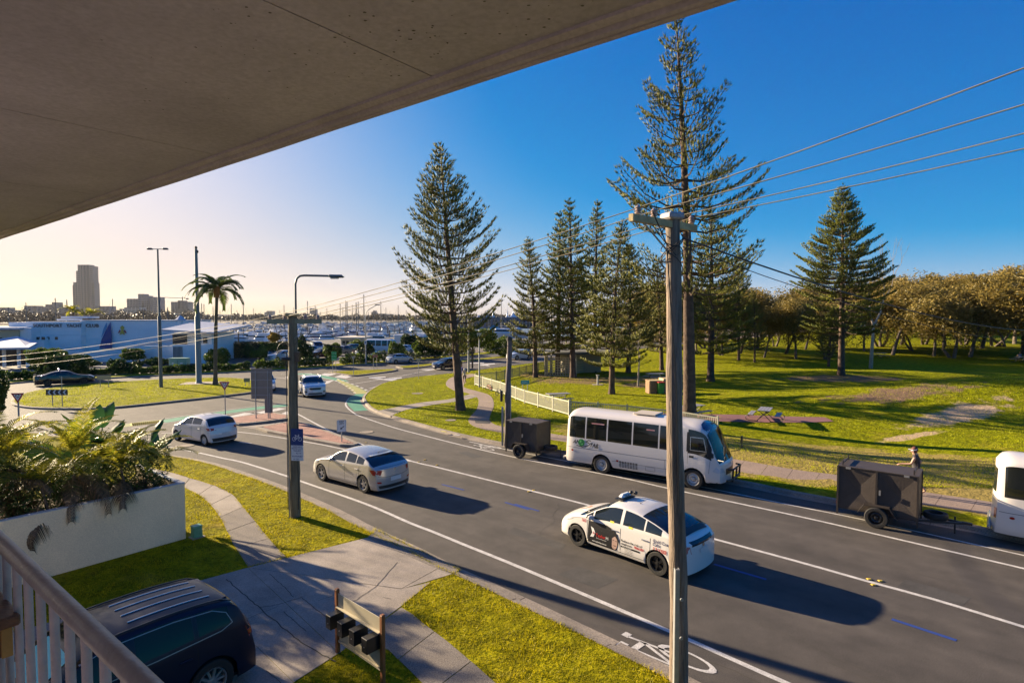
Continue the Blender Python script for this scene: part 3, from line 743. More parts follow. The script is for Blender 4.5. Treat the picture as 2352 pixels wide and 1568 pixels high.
soft = mat('asphalt_old_patch', (.052, .048, .044), .86, var=.25, vscale=1.5, speck=.4, sscale=55, coord='World')
for pts in ([(1330, 1300), (1420, 1330), (1372, 1352), (1280, 1318)], [(2080, 1330), (2230, 1372), (2210, 1392), (2060, 1348)], [(860, 1120), (905, 1132), (880, 1142), (838, 1130)], [(1180, 1210), (1300, 1250), (1288, 1262), (1166, 1222)], [(480, 1000), (560, 1008), (540, 1016), (470, 1008)]): poly(pts, soft, z=.002, name='road_patch')
def manhole(x, y, r, z=.006, park=False):
    p = T(x, y) if park else G(x, y); mb = MB(); mb.lathe([(r, 0), (r, .012), (r*.82, .014), (r*.8, .004), (r*.05, .004)], 20); 
    mb.build('manhole_cover', mat('manhole_concrete', (.24, .20, .16), .9, speck=.3, sscale=20), loc=(p.x, p.y, p.z+z))['kind'] = 'structure'
manhole(959, 904, .5, .01, True); manhole(1035, 965, .35, .01, True); manhole(842, 992, .4); manhole(425, 1023, .45)
# reflective road studs
stud = MB().box((0, 0, .012), (.12, .1, .024), bevel=.02, taper=.8)
sm = stud.mesh('road_stud', mat('stud_yellow', (.55, .38, .04), .4))
for i, (x, y) in enumerate(((2022, 1334), (2006, 1343), (1996, 1330), (1226, 1126), (1215, 1129), (976, 1056), (962, 1061), (1004, 1068), (841, 1016), (888, 1031))):
    p = G(x, y); o = bpy.data.objects.new('road_stud', sm); C.objects.link(o); o.location = (p.x, p.y, .001)
    tag(o, 'small yellow raised road stud beside the white centre line', 'road stud', 'raised studs along the centre line')
# ------------------------------------------------------------------ balcony: soffit, edge, railing, table
soff_m = mat('soffit_paint', (.50, .45, .50), 0.85, var=.13, vscale=.9, speck=.10, sscale=45, bump=.2, bscale=30, coord='World')
edge_m = mat('soffit_edge_paint', (.52, .45, .44), .8, var=.12, vscale=3, speck=.1, sscale=60, coord='World')
stain_m = mat('mould_spot', (.14, .13, .10), .9)
ZC = CAMZ+1.0
ea = at(1700, 0, 1.84); 
def onceil(x, y, z): d = ray(x, y); t = (z-CAMZ)/d.z; return Vector((d.x*t, d.y*t, z))
a0 = onceil(1690, 0, ZC-.03); b0 = onceil(0, 550, ZC-.03)
ed = (b0-a0).normalized(); en = Vector((-ed.y, ed.x, 0))
if en.y > 0: en = -en            # inward, towards the building
A_ = a0-ed*3.2; B_ = b0+ed*6
roof = empty('balcony_ceiling', (0, 0, 0), 0, 'beige concrete balcony ceiling with rounded drip edge overhead', 'ceiling')
# panels of the soffit, joints between them run square to the edge
j1 = [onceil(870, 45, ZC), onceil(250, 317, ZC), onceil(45, 437, ZC)]
ts = sorted((p-A_).dot(ed) for p in [onceil(985, 172, ZC), onceil(470, 350, ZC), onceil(205, 445, ZC)])
cuts = [0]+ts+[ts[-1]+3.2, ts[-1]+6.4, (B_-A_).length]
for s0, s1 in zip(cuts, cuts[1:]):
    m = MB(); c = A_+ed*((s0+s1)/2)+en*(.11+1.3); c.z = ZC+.06
    m.box(c, (s1-s0-.008, 2.6, .12), rz=math.atan2(ed.y, ed.x)); m.build('ceiling_panel', soff_m, roof)
m = MB(); c = A_+ed*((B_-A_).length/2)+en*1.4; c.z = ZC+.2; m.box(c, ((B_-A_).length, 2.8, .1), rz=math.atan2(ed.y, ed.x)); m.build('slab_top', soff_m, roof)
# edge moulding: profile swept along the edge (slightly wavy, as cast)
prof = [(.115, .03), (.115, -.012), (.085, -.022), (.078, -.004), (.072, -.004), (.060, -.030), (.048, -.036), (.036, -.028), (.032, -.02), (.027, -.032), (.012, -.038), (.0, -.030), (-.006, -.01), (-.006, .25), (.115, .25)]
m = MB(); n = 60; vs = []
for i in range(n+1):
    s = (B_-A_).length*i/n; p = A_+ed*s; q = max(0, s-3.6); wv = .003*math.sin(s*1.7)+.002*math.sin(s*5.1)
    for d_, z_ in prof: v = p+en*(d_+wv); vs.append((v.x, v.y, ZC+z_))
k = len(prof); m.add(vs, [(i*k+j, i*k+(j+1) % k, (i+1)*k+(j+1) % k, (i+1)*k+j) for i in range(n) for j in range(k)]); m.build('drip_edge', edge_m, roof, smooth=35)
m = MB()
for i in range(150):
    x, y = random.gauss(900, 260), random.gauss(90, 70)
    if random.random() < .4: x, y = random.uniform(300, 1500), random.uniform(0, 300)
    if y < 2 or y > 470-x*.32: continue
    p = onceil(x, y, ZC-.0015)
    if (p-a0).dot(en) < .14: continue
    r_ = random.uniform(.002, .006); m.add([(p.x+r_*math.cos(t)*random.uniform(.6, 1.6), p.y+r_*math.sin(t), p.z) for t in (0, 1.2, 2.4, 3.7, 5)], [(4, 3, 2, 1, 0)])
m.build('stain_spots', stain_m, roof)['kind'] = 'stuff'
# railing
rail_m = mat('rail_paint', (.26, .225, .21), .45, vscale=9, col2=(.35, .32, .305), bump=.15, bscale=90, coord='World')
bal_m = mat('baluster_paint', (.42, .37, .37), .55, var=.1, vscale=20, bump=.3, bscale=50, coord='World')
rl = empty('balcony_railing', (0, 0, CAMZ-1.6), 0, 'weathered mauve painted balcony railing with round top rail and balusters', 'railing')
ZR = CAMZ-.56
r0 = onceil(-6, 1236, ZR); r1 = onceil(352, 1590, ZR)
rd_ = (r1-r0).normalized()
m = MB(); P = [r0-rd_*1.6+rd_*(.08*i) for i in range(int(((r1-r0).length+3.6)/.08))]
P = [Vector((p.x, p.y, p.z+CAMZ-CAMZ)) for p in P]
vs = []; fs = []; nn = 20
for i, p in enumerate(P):
    for kk in range(nn):
        t = 2*math.pi*kk/nn; rr = .0172
        v = p+Vector((-rd_.y, rd_.x, 0))*math.cos(t)*rr+Vector((0, 0, math.sin(t)*rr)); vs.append((v.x, v.y, v.z-(CAMZ-1.6)))
fs = [(i*nn+k_, i*nn+(k_+1) % nn, (i+1)*nn+(k_+1) % nn, (i+1)*nn+k_) for i in range(len(P)-1) for k_ in range(nn)]
m.add(vs, fs); m.build('top_rail', rail_m, rl, smooth=60)
spc = .098; base_s = (onceil(152, 1400, ZR)-r0).dot(rd_)
for i in range(-12, 15):
    p = r0+rd_*(base_s+spc*i); m = MB(); L = 1.0
    m.tube([(p.x, p.y, .60-CAMZ+CAMZ+.42), (p.x, p.y, .6), (p.x, p.y, .3), (p.x, p.y, .02)], .0085, 12); m.build('baluster', bal_m, rl, smooth=60)
m = MB(); p = r0-rd_*1.2; q = r0+rd_*2.2; m.beam((p.x, p.y, .06), (q.x, q.y, .06), .05, .03); m.build('bottom_rail', bal_m, rl)
# timber table
tb_m = mat('table_timber', (.13, .06, .028), .5, var=.35, vscale=6, stretch=(1, 12, 12), bump=.3, bscale=30)
tb_l = mat('table_timber_light', (.36, .20, .05), .55, var=.25, vscale=8)
tt = onceil(30, 1372, CAMZ-.66)
c0 = onceil(52, 1420, CAMZ-.70)
tbl = empty('timber_table', (0, 0, CAMZ-1.6), 0, 'brown timber balcony table end behind the railing', 'table')
ux = Vector((rd_.x, rd_.y, 0)); uy = Vector((-rd_.y, rd_.x, 0)); uy = uy if uy.y < 0 else -uy
zt = .90
corner = Vector((c0.x, c0.y, zt))
for i in range(5):
    m = MB(); cc = corner-ux*.45+uy*(.05+.098*i); m.box((cc.x, cc.y, zt), (.9, .094, .026), rz=math.atan2(ux.y, ux.x), bevel=.004); m.build('plank', tb_m, tbl)
m = MB(); cc = corner-ux*.45+uy*.025; m.box((cc.x, cc.y, zt-.052), (.86, .02, .07), rz=math.atan2(ux.y, ux.x)); m.build('apron', tb_l, tbl)
m = MB(); cc = corner-ux*.04+uy*.25; m.box((cc.x, cc.y, zt-.052), (.022, .46, .07), rz=math.atan2(ux.y, ux.x)); m.build('apron', tb_m, tbl)
for a_, b_ in ((.08, .07), (.8, .07), (.08, .42), (.8, .42)):
    m = MB(); cc = corner-ux*a_+uy*b_; m.box((cc.x, cc.y, (zt-.02)/2), (.06, .06, zt-.03), rz=math.atan2(ux.y, ux.x)); m.build('leg', tb_m, tbl)
# balcony floor and wall of the building behind the camera (shade the yard)
bl = empty('motel_building', (0, 0, 0), 0, 'rendered motel building with the balcony the view is taken from', 'building')
m = MB(); dirv = rd_; fc = r0+rd_*.5+uy*1.0; m.box((fc.x+uy.x*0, fc.y, CAMZ-1.6-.11), (9, 2.2, .2), rz=math.atan2(rd_.y, rd_.x)); m.build('balcony_floor', soff_m, bl)
m = MB(); fc = r0+rd_*.5+uy*4.6; m.box((fc.x, fc.y, 4.6), (14, 4.8, 9.2), rz=math.atan2(rd_.y, rd_.x)); m.build('wall', soff_m, bl)

# ------------------------------------------------------------------ garden wall planter
wall_m = mat('render_wall', (.72, .61, .41), .85, var=.05, vscale=1.2, speck=.1, sscale=35, bump=.4, bscale=45, coord='World')
cap_m = mat('wall_cap_paint', (.38, .42, .48), .7, var=.1, vscale=3, coord='World')
wc = G(427, 1236, .1); wdir = Vector((-.607, -.795, 0)); wn = Vector((-.795, .607, 0)); WH = hgt(wc, 425, 1105)
pw = empty('garden_wall', (wc.x, wc.y, .05), 0, 'cream rendered garden wall with grey top edging the palm bed', 'wall')
wdir = (G(121, 1322, .1)-wc); wdir.z = 0; wdir.normalize(); wn = Vector((wdir.y, -wdir.x, 0)); wn = wn if wn.x < 0 else -wn
def wbox(mb, s0, s1, d0, d1, z0, z1):
    c = wdir*((s0+s1)/2)+wn*((d0+d1)/2); mb.box((c.x, c.y, (z0+z1)/2), (s1-s0, d1-d0, z1-z0), rz=math.atan2(wdir.y, wdir.x))
m = MB(); wbox(m, 0, 13, 0, .14, 0, WH); wbox(m, 0, .14, .14, 3.4, 0, WH-.002); wbox(m, 0, 13, 3.4, 3.55, 0, .6); m.build('wall_body', wall_m, pw)
m = MB(); wbox(m, -.012, 13, -.012, .155, WH, WH+.02); wbox(m, -.012, .155, .155, 3.42, WH, WH+.019); m.build('coping', cap_m, pw)
m = MB(); wbox(m, .14, 13, .14, 3.4, .3, WH-.45); m.build('soil', mulch, pw)
def wpt(s, d, z=0): p = wc+wdir*s+wn*d; return Vector((p.x, p.y, z))
# cable pillar
gp = G(452, 1233, .1)
pl_m = mat('pillar_green', (.10, .26, .15), .55, var=.12, vscale=8)
o = empty('cable_pillar', tuple(gp), math.atan2(wdir.y, wdir.x), 'small green cable pillar on the grass beside the garden wall', 'utility box')
MB().box((0, 0, .16), (.26, .24, .32), bevel=.015, taper=.92).build('cabinet', pl_m, o); MB().box((0, 0, .345), (.27, .25, .05), bevel=.02).build('lid', mat('pillar_lid', (.16, .36, .22), .5), o); MB().box((0, 0, .01), (.36, .34, .03)).build('base', conc, o)

# ------------------------------------------------------------------ letterbox stand
po = mat('letterbox_post_timber', (.24, .085, .025), .55, var=.3, vscale=5, stretch=(8, 8, 1), bump=.3, bscale=30)
pn = mat('letterbox_panel_cream', (.50, .44, .30), .6, var=.05, vscale=3); bk = mat('letterbox_black', (.012, .012, .014), .35)
lk = mat('lock_silver', (.6, .6, .6), .3, metal=1.0)
La = G(776, 1497, .1); Lb0 = at(882, 1412, 1)   # posts
Ha = at(774, 1352, La.y).z
dB = (Ha-CAMZ)/ray(878, 1412).z; Lb = ray(878, 1412)*dB; Lb = Vector((Lb.x, Lb.y, .1))
lb = empty('letterbox_stand', ((La.x+Lb.x)/2, (La.y+Lb.y)/2, .1), math.atan2(Lb.y-La.y, Lb.x-La.x), 'letterbox stand of two timber posts and cream panels with four black boxes', 'letterboxes')
LL = (Lb-La).length; H_ = Ha-.1
for sx in (-1, 1):
    MB().box((sx*LL/2, 0, H_/2), (.075, .075, H_), bevel=.006).build('post', po, lb); MB().box((sx*LL/2, 0, H_+.008), (.07, .07, .016), taper=.8).build('post_cap', po, lb)
MB().box((0, .0, H_-.20), (LL-.08, .012, .26)).build('top_panel', pn, lb); MB().box((0, -.03, H_-.325), (LL-.08, .07, .012)).build('panel_lip', pn, lb)
MB().box((0, .02, H_-.78), (LL-.08, .012, .55)).build('back_panel', pn, lb)
MB().box((0, .0, H_-1.02), (LL-.08, .03, .04)).build('rail', pn, lb)
for i in range(4):
    x = -LL/2+.145+i*(LL-.29)/3; zc = H_-.50
    b = MB(); b.box((0, 0, 0), (.17, .30, .27), bevel=.006); bo = b.build('letterbox', bk, lb); bo.location = (x, -.14, zc)
    MB().box((0, -.151, .105), (.14, .004, .02)).build('slot', mat('slot_dark', (.003, .003, .003), .5), bo)
    k = MB(); k.lathe([(.012, 0), (.012, .006)], 10, M4=Matrix.Translation((0, -.151, -.02)) @ Matrix.Rotation(R(90), 4, 'X')); k.build('lock', lk, bo)
# ------------------------------------------------------------------ vehicles
tyre_m = mat('tyre_rubber', (.018, .017, .016), .8); dark_m = mat('underbody_black', (.006, .006, .007), .7)
trim_m = mat('black_trim', (.014, .014, .015), .4); chrome = mat('chrome', (.42, .42, .42), .25, metal=.8)
rim_dark = mat('rim_black', (.012, .012, .013), .3); rim_alloy = mat('rim_alloy', (.50, .50, .50), .28, metal=.8); rim_white = mat('rim_white', (.55, .54, .52), .4)
glass = glassy(); glass2 = mat('bus_glass', (.014, .016, .014), .04, spec=.6)
red_l = mat('tail_lamp_red', (.35, .01, .008), .12, coat=.6); amber_l = mat('amber_lamp', (.75, .28, .02), .2); head_l = mat('head_lamp', (.55, .56, .58), .08, coat=1)
plate_m = mat('number_plate', (.62, .60, .58), .5); white_p = mat('taxi_white_paint', (.70, .67, .63), .28, coat=.7); silver_p = mat('silver_paint', (.50, .47, .43), .25, metal=.35, coat=.8)
def paint(n, c, metal=.15): return mat(n, c, .25, metal=metal, coat=.8)
def ip(tab, x):
    if x <= tab[0][0]: return tab[0][1]
    for (a, b), (c, d), i in zip(tab, tab[1:], range(99)):
        if x <= c:
            p0 = tab[max(0, i-1)]; p3 = tab[min(len(tab)-1, i+2)]; h = c-a; t = (x-a)/h
            m0 = (d-p0[1])/(c-p0[0]) if i > 0 else (d-b)/h
            m1 = (p3[1]-b)/(p3[0]-a) if i+2 < len(tab) else (d-b)/h
            s = (d-b)/h
            if abs(m0) > 2.5*abs(s): m0 = 2.5*s
            if abs(m1) > 2.5*abs(s): m1 = 2.5*s
            return (2*t**3-3*t*t+1)*b+(t**3-2*t*t+t)*h*m0+(-2*t**3+3*t*t)*d+(t**3-t*t)*h*m1
    return tab[-1][1]
def wheel(root, x, y, r, wd, style, m_rim, n=7, lod=1):
    """style: spoke | steel | disc"""
    sg = 1 if y > 0 else -1; ns = 28 if lod else 14
    M4 = Matrix.Rotation(R(-90*sg), 4, 'X')
    o = MB(); ri = r*.66
    o.lathe([(ri, -wd/2), (r*.93, -wd/2), (r*.985, -wd*.42), (r, -wd*.25), (r, wd*.25), (r*.985, wd*.42), (r*.93, wd/2), (ri*1.03, wd/2), (ri, wd*.42), (ri, -wd*.3)], ns, M4=M4, cap=False)
    t = o.build('wheel', tyre_m, root, smooth=35); t.location = (x, y, r)
    q = MB()
    q.lathe([(ri, wd*.40), (ri*.97, wd*.47), (ri*.90, wd*.44), (ri*.88, wd*.1), (ri*.3, wd*.05), (.01, wd*.05)], ns, M4=M4, cap=False)
    zc = wd*.30
    if style == 'spoke':
        for i in range(n):
            a = 2*math.pi*i/n; c, s = math.cos(a), math.sin(a); w0, w1 = ri*.17, ri*.12
            if n > 7: w0, w1 = ri*.09, ri*.07
            P = [(ri*.12, -w0, zc+.012), (ri*.92, -w1, zc+.002), (ri*.92, w1, zc+.002), (ri*.12, w0, zc+.012)]
            P = P+[(p[0], p[1]*1.1, zc-.05) for p in P]
            q.add([M4 @ Vector((p[0]*c-p[1]*s, p[0]*s+p[1]*c, p[2])) for p in P], [(0, 1, 2, 3), (4, 5, 1, 0), (3, 2, 6, 7), (5, 6, 2, 1)])
        q.lathe([(ri*.2, zc-.03), (ri*.2, zc+.016), (ri*.13, zc+.02), (.005, zc+.02)], 12, M4=M4)
        mm = [m_rim]
    elif style == 'steel':
        q.lathe([(ri*.88, zc*.6), (ri*.62, zc*1.15), (ri*.5, zc*.9), (ri*.3, zc*.5), (ri*.26, zc*1.3), (ri*.16, zc*1.5), (.005, zc*1.5)], ns, M4=M4, cap=False)
        for i in range(8):
            a = 2*math.pi*i/8; q.lathe([(ri*.07, 0), (ri*.07, .02), (.004, .02)], 8, M4=M4 @ Matrix.Translation((ri*.42*math.cos(a), ri*.42*math.sin(a), zc*.75)))
        mm = [m_rim]
    q.build('rim', mm, t, smooth=35)
    if style == 'spoke':
        b = MB(); b.lathe([(ri*.88, wd*.12), (ri*.1, wd*.10), (.005, wd*.10)], 14, M4=M4); b.build('brake_disc', trim_m, t)
    return t
class Car: pass
def make_car(name, label, cat, pos, head, sp, group=None):
    """body swept through sections; x local = forward, origin at mid length on the ground; head = forward direction (x,y)"""
    L, W = sp['L'], sp['W']; lod = sp.get('lod', 1)
    top, belt = sp['top'], sp['belt']; gc = sp.get('gc', .2); wr = sp.get('wr', .32); xf, xr = sp['xf'], sp['xr']; ar = sp.get('arch', wr+.055)
    tum = sp.get('tum', .42); drop = sp.get('drop', .10); fA, rA = sp.get('fA', .22), sp.get('rA', .12); fl, rl_ = sp.get('fl', .12), sp.get('rl', .05)
    dF = .8; mats_p = sp['paint']; bulge = sp.get('bulge', 1.0)
    def sec(x):
        k = 1.0
        if x < .7: k -= .12*((.7-x)/.7)**2
        if x > L-.6: k -= .09*((x-L+.6)/.6)**2
        wd = W/2*k; zt = ip(top, x); zb = min(ip(belt, x), zt-.015)
        d = zt-zb; rail = zb+max(d*.35, d-drop); wrl = wd*.965-tum*(rail-zb)
        return wd, zb, rail, zt, wrl
    n1, n2, n3 = (12, 6, 7) if lod else (5, 3, 3)
    def prof(h):
        if h < .12: return .93+.05*h/.12
        if h < .5: return .98+.02*math.sin((h-.12)/.38*math.pi/2)
        return 1-.035*((h-.5)/.5)**1.6
    st = sp.get('step', .055) if lod else .17
    N = int(L/st); xs = [L*i/N for i in range(N+1)]
    V = []; rows = n1+n2+n3+1
    def deform(x, y, z):
        if x < dF: q = (1-x/dF)**2; x += fA*(abs(y)/(W/2))**2.2*q+fl*max(0, z-.5)*q
        if x > L-.6: q = (1-(L-x)/.6)**2; x -= rA*(abs(y)/(W/2))**2.5*q+rl_*max(0, z-.6)*q
        return (L/2-x, y, z)
    for x in xs:
        wd, zb, rail, zt, wrl = sec(x); zl = gc+.02
        if x < .5: zl += .02
        arc = 0
        for xc in (xf, xr):
            if abs(x-xc) < ar: arc = max(arc, wr+math.sqrt(ar*ar-(x-xc)**2))
        zlo = max(zl, arc)
        for i in range(n1+1):
            z = zlo+(zb-zlo)*i/n1; h = (z-zl)/(zb-zl); y = wd*prof(max(0, h))*(1 if bulge else 1)
            V.append(deform(x, y, z))
        ysh = wd*.965
        for i in range(1, n2+1):
            t = i/n2; V.append(deform(x, ysh+(wrl-ysh)*t+.012*math.sin(t*math.pi), zb+(rail-zb)*t))
        for i in range(1, n3+1):
            th = i/n3*math.pi/2; V.append(deform(x, wrl*math.cos(th) if i < n3 else 0.0, rail+(zt-rail)*math.sin(th)))
    nv = len(V); V += [(x, -y, z) for x, y, z in V]
    pillars = sp.get('pillars', []); sw = sp['sw']; cowl, hdr, rh, rb = sp['cowl'], sp['hdr'], sp['rh'], sp['rb']
    groups = {'body': [], 'windscreen': [], 'rear_window': []}
    for j in range(len(pillars)+1): groups['side_window%d' % j] = []
    edges = [sw[0]]+[p for pp in pillars for p in pp]+[sw[1]]
    gz = sp.get('glass_rows', (0.10, .93)); rg = sp.get('roof_glass', 1)
    for a in range(N):
        xm = (xs[a]+xs[a+1])/2; wd, zb, rail, zt, wrl = sec(xm)
        for i in range(rows-1):
            v = (a*rows+i, a*rows+i+1, (a+1)*rows+i+1, (a+1)*rows+i); key = 'body'
            if n1 <= i < n1+n2 and rail-zb > .10:
                t = (i-n1+.5)/n2
                if gz[0] < t < gz[1]:
                    for j in range(0, len(edges), 2):
                        if edges[j] < xm < edges[j+1]: key = 'side_window%d' % (j//2)
            if i >= n1+n2+rg:
                if cowl < xm < hdr: key = 'windscreen'
                if rh < xm < rb: key = 'rear_window'
            if key == 'body' and sp.get('wrap_rear') and i >= n1+n2 and rh+.1 < xm < rb-.05: key = 'rear_window'
            groups[key].append((v[3], v[2], v[1], v[0])); groups[key].append(tuple(q+nv for q in v))
    # end caps
    nc = 8 if lod else 3
    for a, flip in ((0, False), (N, True)):
        base = len(V)
        for i in range(rows):
            p = V[a*rows+i]; x0 = xs[a]
            for c in range(nc+1):
                s = 1-2*c/nc; wd = sec(x0)[0]; y = p[1]*s
                # same nose curve inside the cap
                V.append(deform(x0, y, p[2]))
        for i in range(rows-1):
            for c in range(nc):
                f = (base+i*(nc+1)+c, base+i*(nc+1)+c+1, base+(i+1)*(nc+1)+c+1, base+(i+1)*(nc+1)+c)
                groups['body'].append(f[::-1] if flip else f)
    bvh = BVHTree.FromPolygons([Vector(v) for v in V], [f for g in groups.values() for f in g])
    ang = math.atan2(head[1], head[0])
    root = empty(name, tuple(pos), ang, label, cat, group)
    car = Car(); car.root = root; car.bvh = bvh; car.L = L; car.W = W; car.V = V
    def part(key, fs):
        used = sorted({i for f in fs for i in f}); mp = {u: k for k, u in enumerate(used)}
        mb = MB(); mb.add([V[u] for u in used], [tuple(mp[i] for i in f) for f in fs])
        mb.build('side_window' if key.startswith('side') else key, mats_p if key == 'body' else sp.get('glass', glass), root, smooth=42)
    for key, fs in groups.items():
        if not fs: continue
        if key.startswith('side'): part(key, fs[0::2]); part(key, fs[1::2])
        else: part(key, fs)
    u = MB(); u.box((L/2-(xf+xr)/2, 0, gc+.12+.12), (xr-xf+2*wr+.2, W-.44, .42)); u.box((0, 0, gc+.06), (L-.5, W-.25, .06)); u.build('underbody', dark_m, root)
    for x in (xf, xr):
        for s in (1, -1): wheel(root, L/2-x, s*(W/2-sp.get('tw', .2)/2-.01), wr, sp.get('tw', .2), sp.get('rim', 'spoke'), sp.get('rimm', rim_alloy), sp.get('spokes', 7), lod)
    return car
def decal(car, name, polys, side, m, lift=.005, parent=None, grid=.09):
    """flat shapes laid on the skin. polys: list of (vs2d, fs) or closed outlines; side L,R: (x,z); F,B: (y,z); T: (x,y)"""
    mb = MB()
    for pl in polys:
        if isinstance(pl, tuple) and len(pl) == 2 and isinstance(pl[1], list) and pl[1] and isinstance(pl[1][0], tuple) and len(pl[1][0]) > 2: vs, fs = pl
        else:
            pts = [Vector(p) for p in densify(list(pl), grid)]; n = len(pts)
            xs = [p.x for p in pts]; ys = [p.y for p in pts]; x = min(xs)+grid*.5
            while x < max(xs):
                y = min(ys)+grid*.5
                while y < max(ys):
                    if inside([tuple(p) for p in pts[:n]], x, y): pts.append(Vector((x, y)))
                    y += grid
                x += grid
            r = delaunay_2d_cdt(pts, [(i, (i+1) % n) for i in range(n)], [], 1, 1e-6); vs = [tuple(p) for p in r[0]]; fs = [tuple(f) for f in r[2]]
        out = []
        for u, v in vs:
            if side in 'LR': o_ = Vector((u, 3 if side == 'L' else -3, v)); d = Vector((0, -1 if side == 'L' else 1, 0))
            elif side in 'FB': o_ = Vector((6 if side == 'F' else -6, u, v)); d = Vector((-1 if side == 'F' else 1, 0, 0))
            else: o_ = Vector((u, v, 5)); d = Vector((0, 0, -1))
            hit = car.bvh.ray_cast(o_, d)
            if hit[0] is None:
                hit = car.bvh.find_nearest(Vector((u, car.W/2 if side == 'L' else -car.W/2, v)) if side in 'LR' else (Vector((car.L/2*(1 if side == 'F' else -1), u, v)) if side in 'FB' else Vector((u, v, 1.4))))
            out.append(hit[0]-d*lift)
        mb.add(out, fs)
    return mb.build(name, m, parent or car.root)
def strip2d(pts, w): return thick_line2d(densify(pts, .08, closed=False), w)
def mirror_(car, x, y, z, m, s=1.0):
    for sg in (1, -1):
        b = MB(); b.box((x, sg*(y+.09*s), z), (.10*s, .19*s, .13*s), bevel=.03*s); b.box((x+.02, sg*(y-.01), z-.05), (.05, .10, .03)); o = b.build('wing_mirror', m, car.root)
def handle(car, x, z, sd, m): 
    hit = car.bvh.ray_cast(Vector((x, 3*sd, z)), Vector((0, -sd, 0)))[0]
    if hit: MB().box((x, hit.y+.012*sd, z), (.2, .03, .03), bevel=.01).build('door_handle', m, car.root)
def plate(car, end, z, w=.37, h=.12):
    x = 6 if end == 'F' else -6; hit = car.bvh.ray_cast(Vector((x, 0, z)), Vector((-1 if x > 0 else 1, 0, 0)))[0]
    MB().box((hit.x+(.012 if x > 0 else -.012), 0, z), (.012, w, h)).build('number_plate', plate_m, car.root)
def antenna(car, x, m=trim_m, L=.3, y=0):
    z = car.bvh.ray_cast(Vector((x, y, 5)), Vector((0, 0, -1)))[0].z; MB().tube([(x, y, z), (x-.02, y, z+.02), (x-L*.8, y, z+L*.6)], [.02, .006, .003], 5).build('aerial', m, car.root)
def door_seams(car, xs, z0, z1, tilt=0):
    for sd in 'LR':
        for x in xs: decal(car, 'door_seam', [strip2d([(x, z0), (x+tilt*.3, (z0+z1)/2), (x+tilt, z1)], .014)], sd, dark_m, .002)
        decal(car, 'sill_seam', [strip2d([(xs[0], z0), (xs[-1], z0)], .012)], sd, dark_m, .002)
def place2(pf, pr, xf, xr, L, W, side, wy=.1):
    """pose from the ground points of the front and rear wheel on one side (side=+1 left of the car, -1 right)"""
    d = (pf-pr); d.z = 0; d.normalize(); left = Vector((-d.y, d.x, 0)); mid = (pf+pr)/2
    c = mid-left*side*(W/2-wy)+d*((xf+xr)/2-L/2); c.z = 0
    return c, (d.x, d.y)

# taxi
tp, th = place2(G(1330, 1252), G(1512, 1319), .93, 3.63, 4.46, 1.75, 1)
TS = dict(L=4.46, W=1.75, xf=.93, xr=3.63, wr=.315, tw=.2, gc=.17, fA=.34, rA=.14, fl=.35, rl=.02, tum=.40, drop=.085, paint=white_p, rim='spoke', rimm=rim_dark, spokes=5, arch=.365,
          top=[(0, .62), (.18, .74), (.5, .87), (.95, .98), (1.15, 1.03), (1.5, 1.23), (1.9, 1.42), (2.25, 1.49), (2.8, 1.475), (3.3, 1.39), (3.7, 1.29), (4.1, 1.15), (4.25, 1.10), (4.36, 1.03), (4.46, .93)],
          belt=[(0, .58), (.4, .70), (1.0, .87), (1.9, .93), (3.0, .985), (3.6, 1.02), (4.1, 1.04), (4.46, .90)], cowl=.98, hdr=1.93, rh=3.05, rb=4.13, sw=(1.22, 3.72), pillars=[(1.48, 1.52), (2.42, 2.52), (3.20, 3.26)], step=.045)
taxi = make_car('taxi', 'white taxi hatchback with black wheels and a dark advert on its door', 'taxi', tp, th, TS)
c = taxi; LX = lambda x: 4.46/2-x
door_seams(c, [LX(1.32), LX(2.47), LX(3.42)], .27, .93)
mirror_(c, LX(1.45), .80, .98, white_p); 
for x in (2.28, 3.25): handle(c, LX(x), .83, 1, chrome); handle(c, LX(x), .83, -1, chrome)
for sd in (1, -1):
    s_ = 'L' if sd > 0 else 'R'
    decal(c, 'headlight', [[(LX(.18), .60), (LX(.55), .70), (LX(.78), .80), (LX(.62), .81), (LX(.3), .74)]], s_, head_l, .008)
    decal(c, 'tail_light', [[(LX(4.12), .98), (LX(4.40), .98), (LX(4.42), .70), (LX(4.34), .70), (LX(4.28), .85)]], s_, mat('tail_lamp_pale', (.5, .18, .15), .15, coat=.6), .008)
decal(c, 'indicator', [ngon(10, .05, LX(.2), .50)], 'L', amber_l, .006); decal(c, 'logo_swoosh', [strip2d([(LX(.15), .44), (LX(.28), .41)], .025)], 'L', mat('print_navy', (.02, .03, .12), .4), .006)
decal(c, 'rear_glass_lower', [[(-.55, 1.0), (.55, 1.0), (.5, .88), (-.5, .88)]], 'B', glass, .006)
plate(c, 'B', .72); decal(c, 'spoiler', [[(LX(4.05), -.62), (LX(4.05), .62), (LX(4.24), .60), (LX(4.24), -.60)]], 'T', trim_m, .02)
decal(c, 'badge', [ngon(12, .05, 0, .84)], 'B', chrome, .01)
navy = _M['print_navy']; redp = mat('print_red', (.45, .02, .02), .4); blkp = mat('print_black', (.012, .012, .014), .4); whp = mat('print_white', (.75, .75, .73), .4); skinp = mat('print_skin', (.45, .30, .24), .5); yel = mat('print_yellow', (.8, .6, .03), .5)
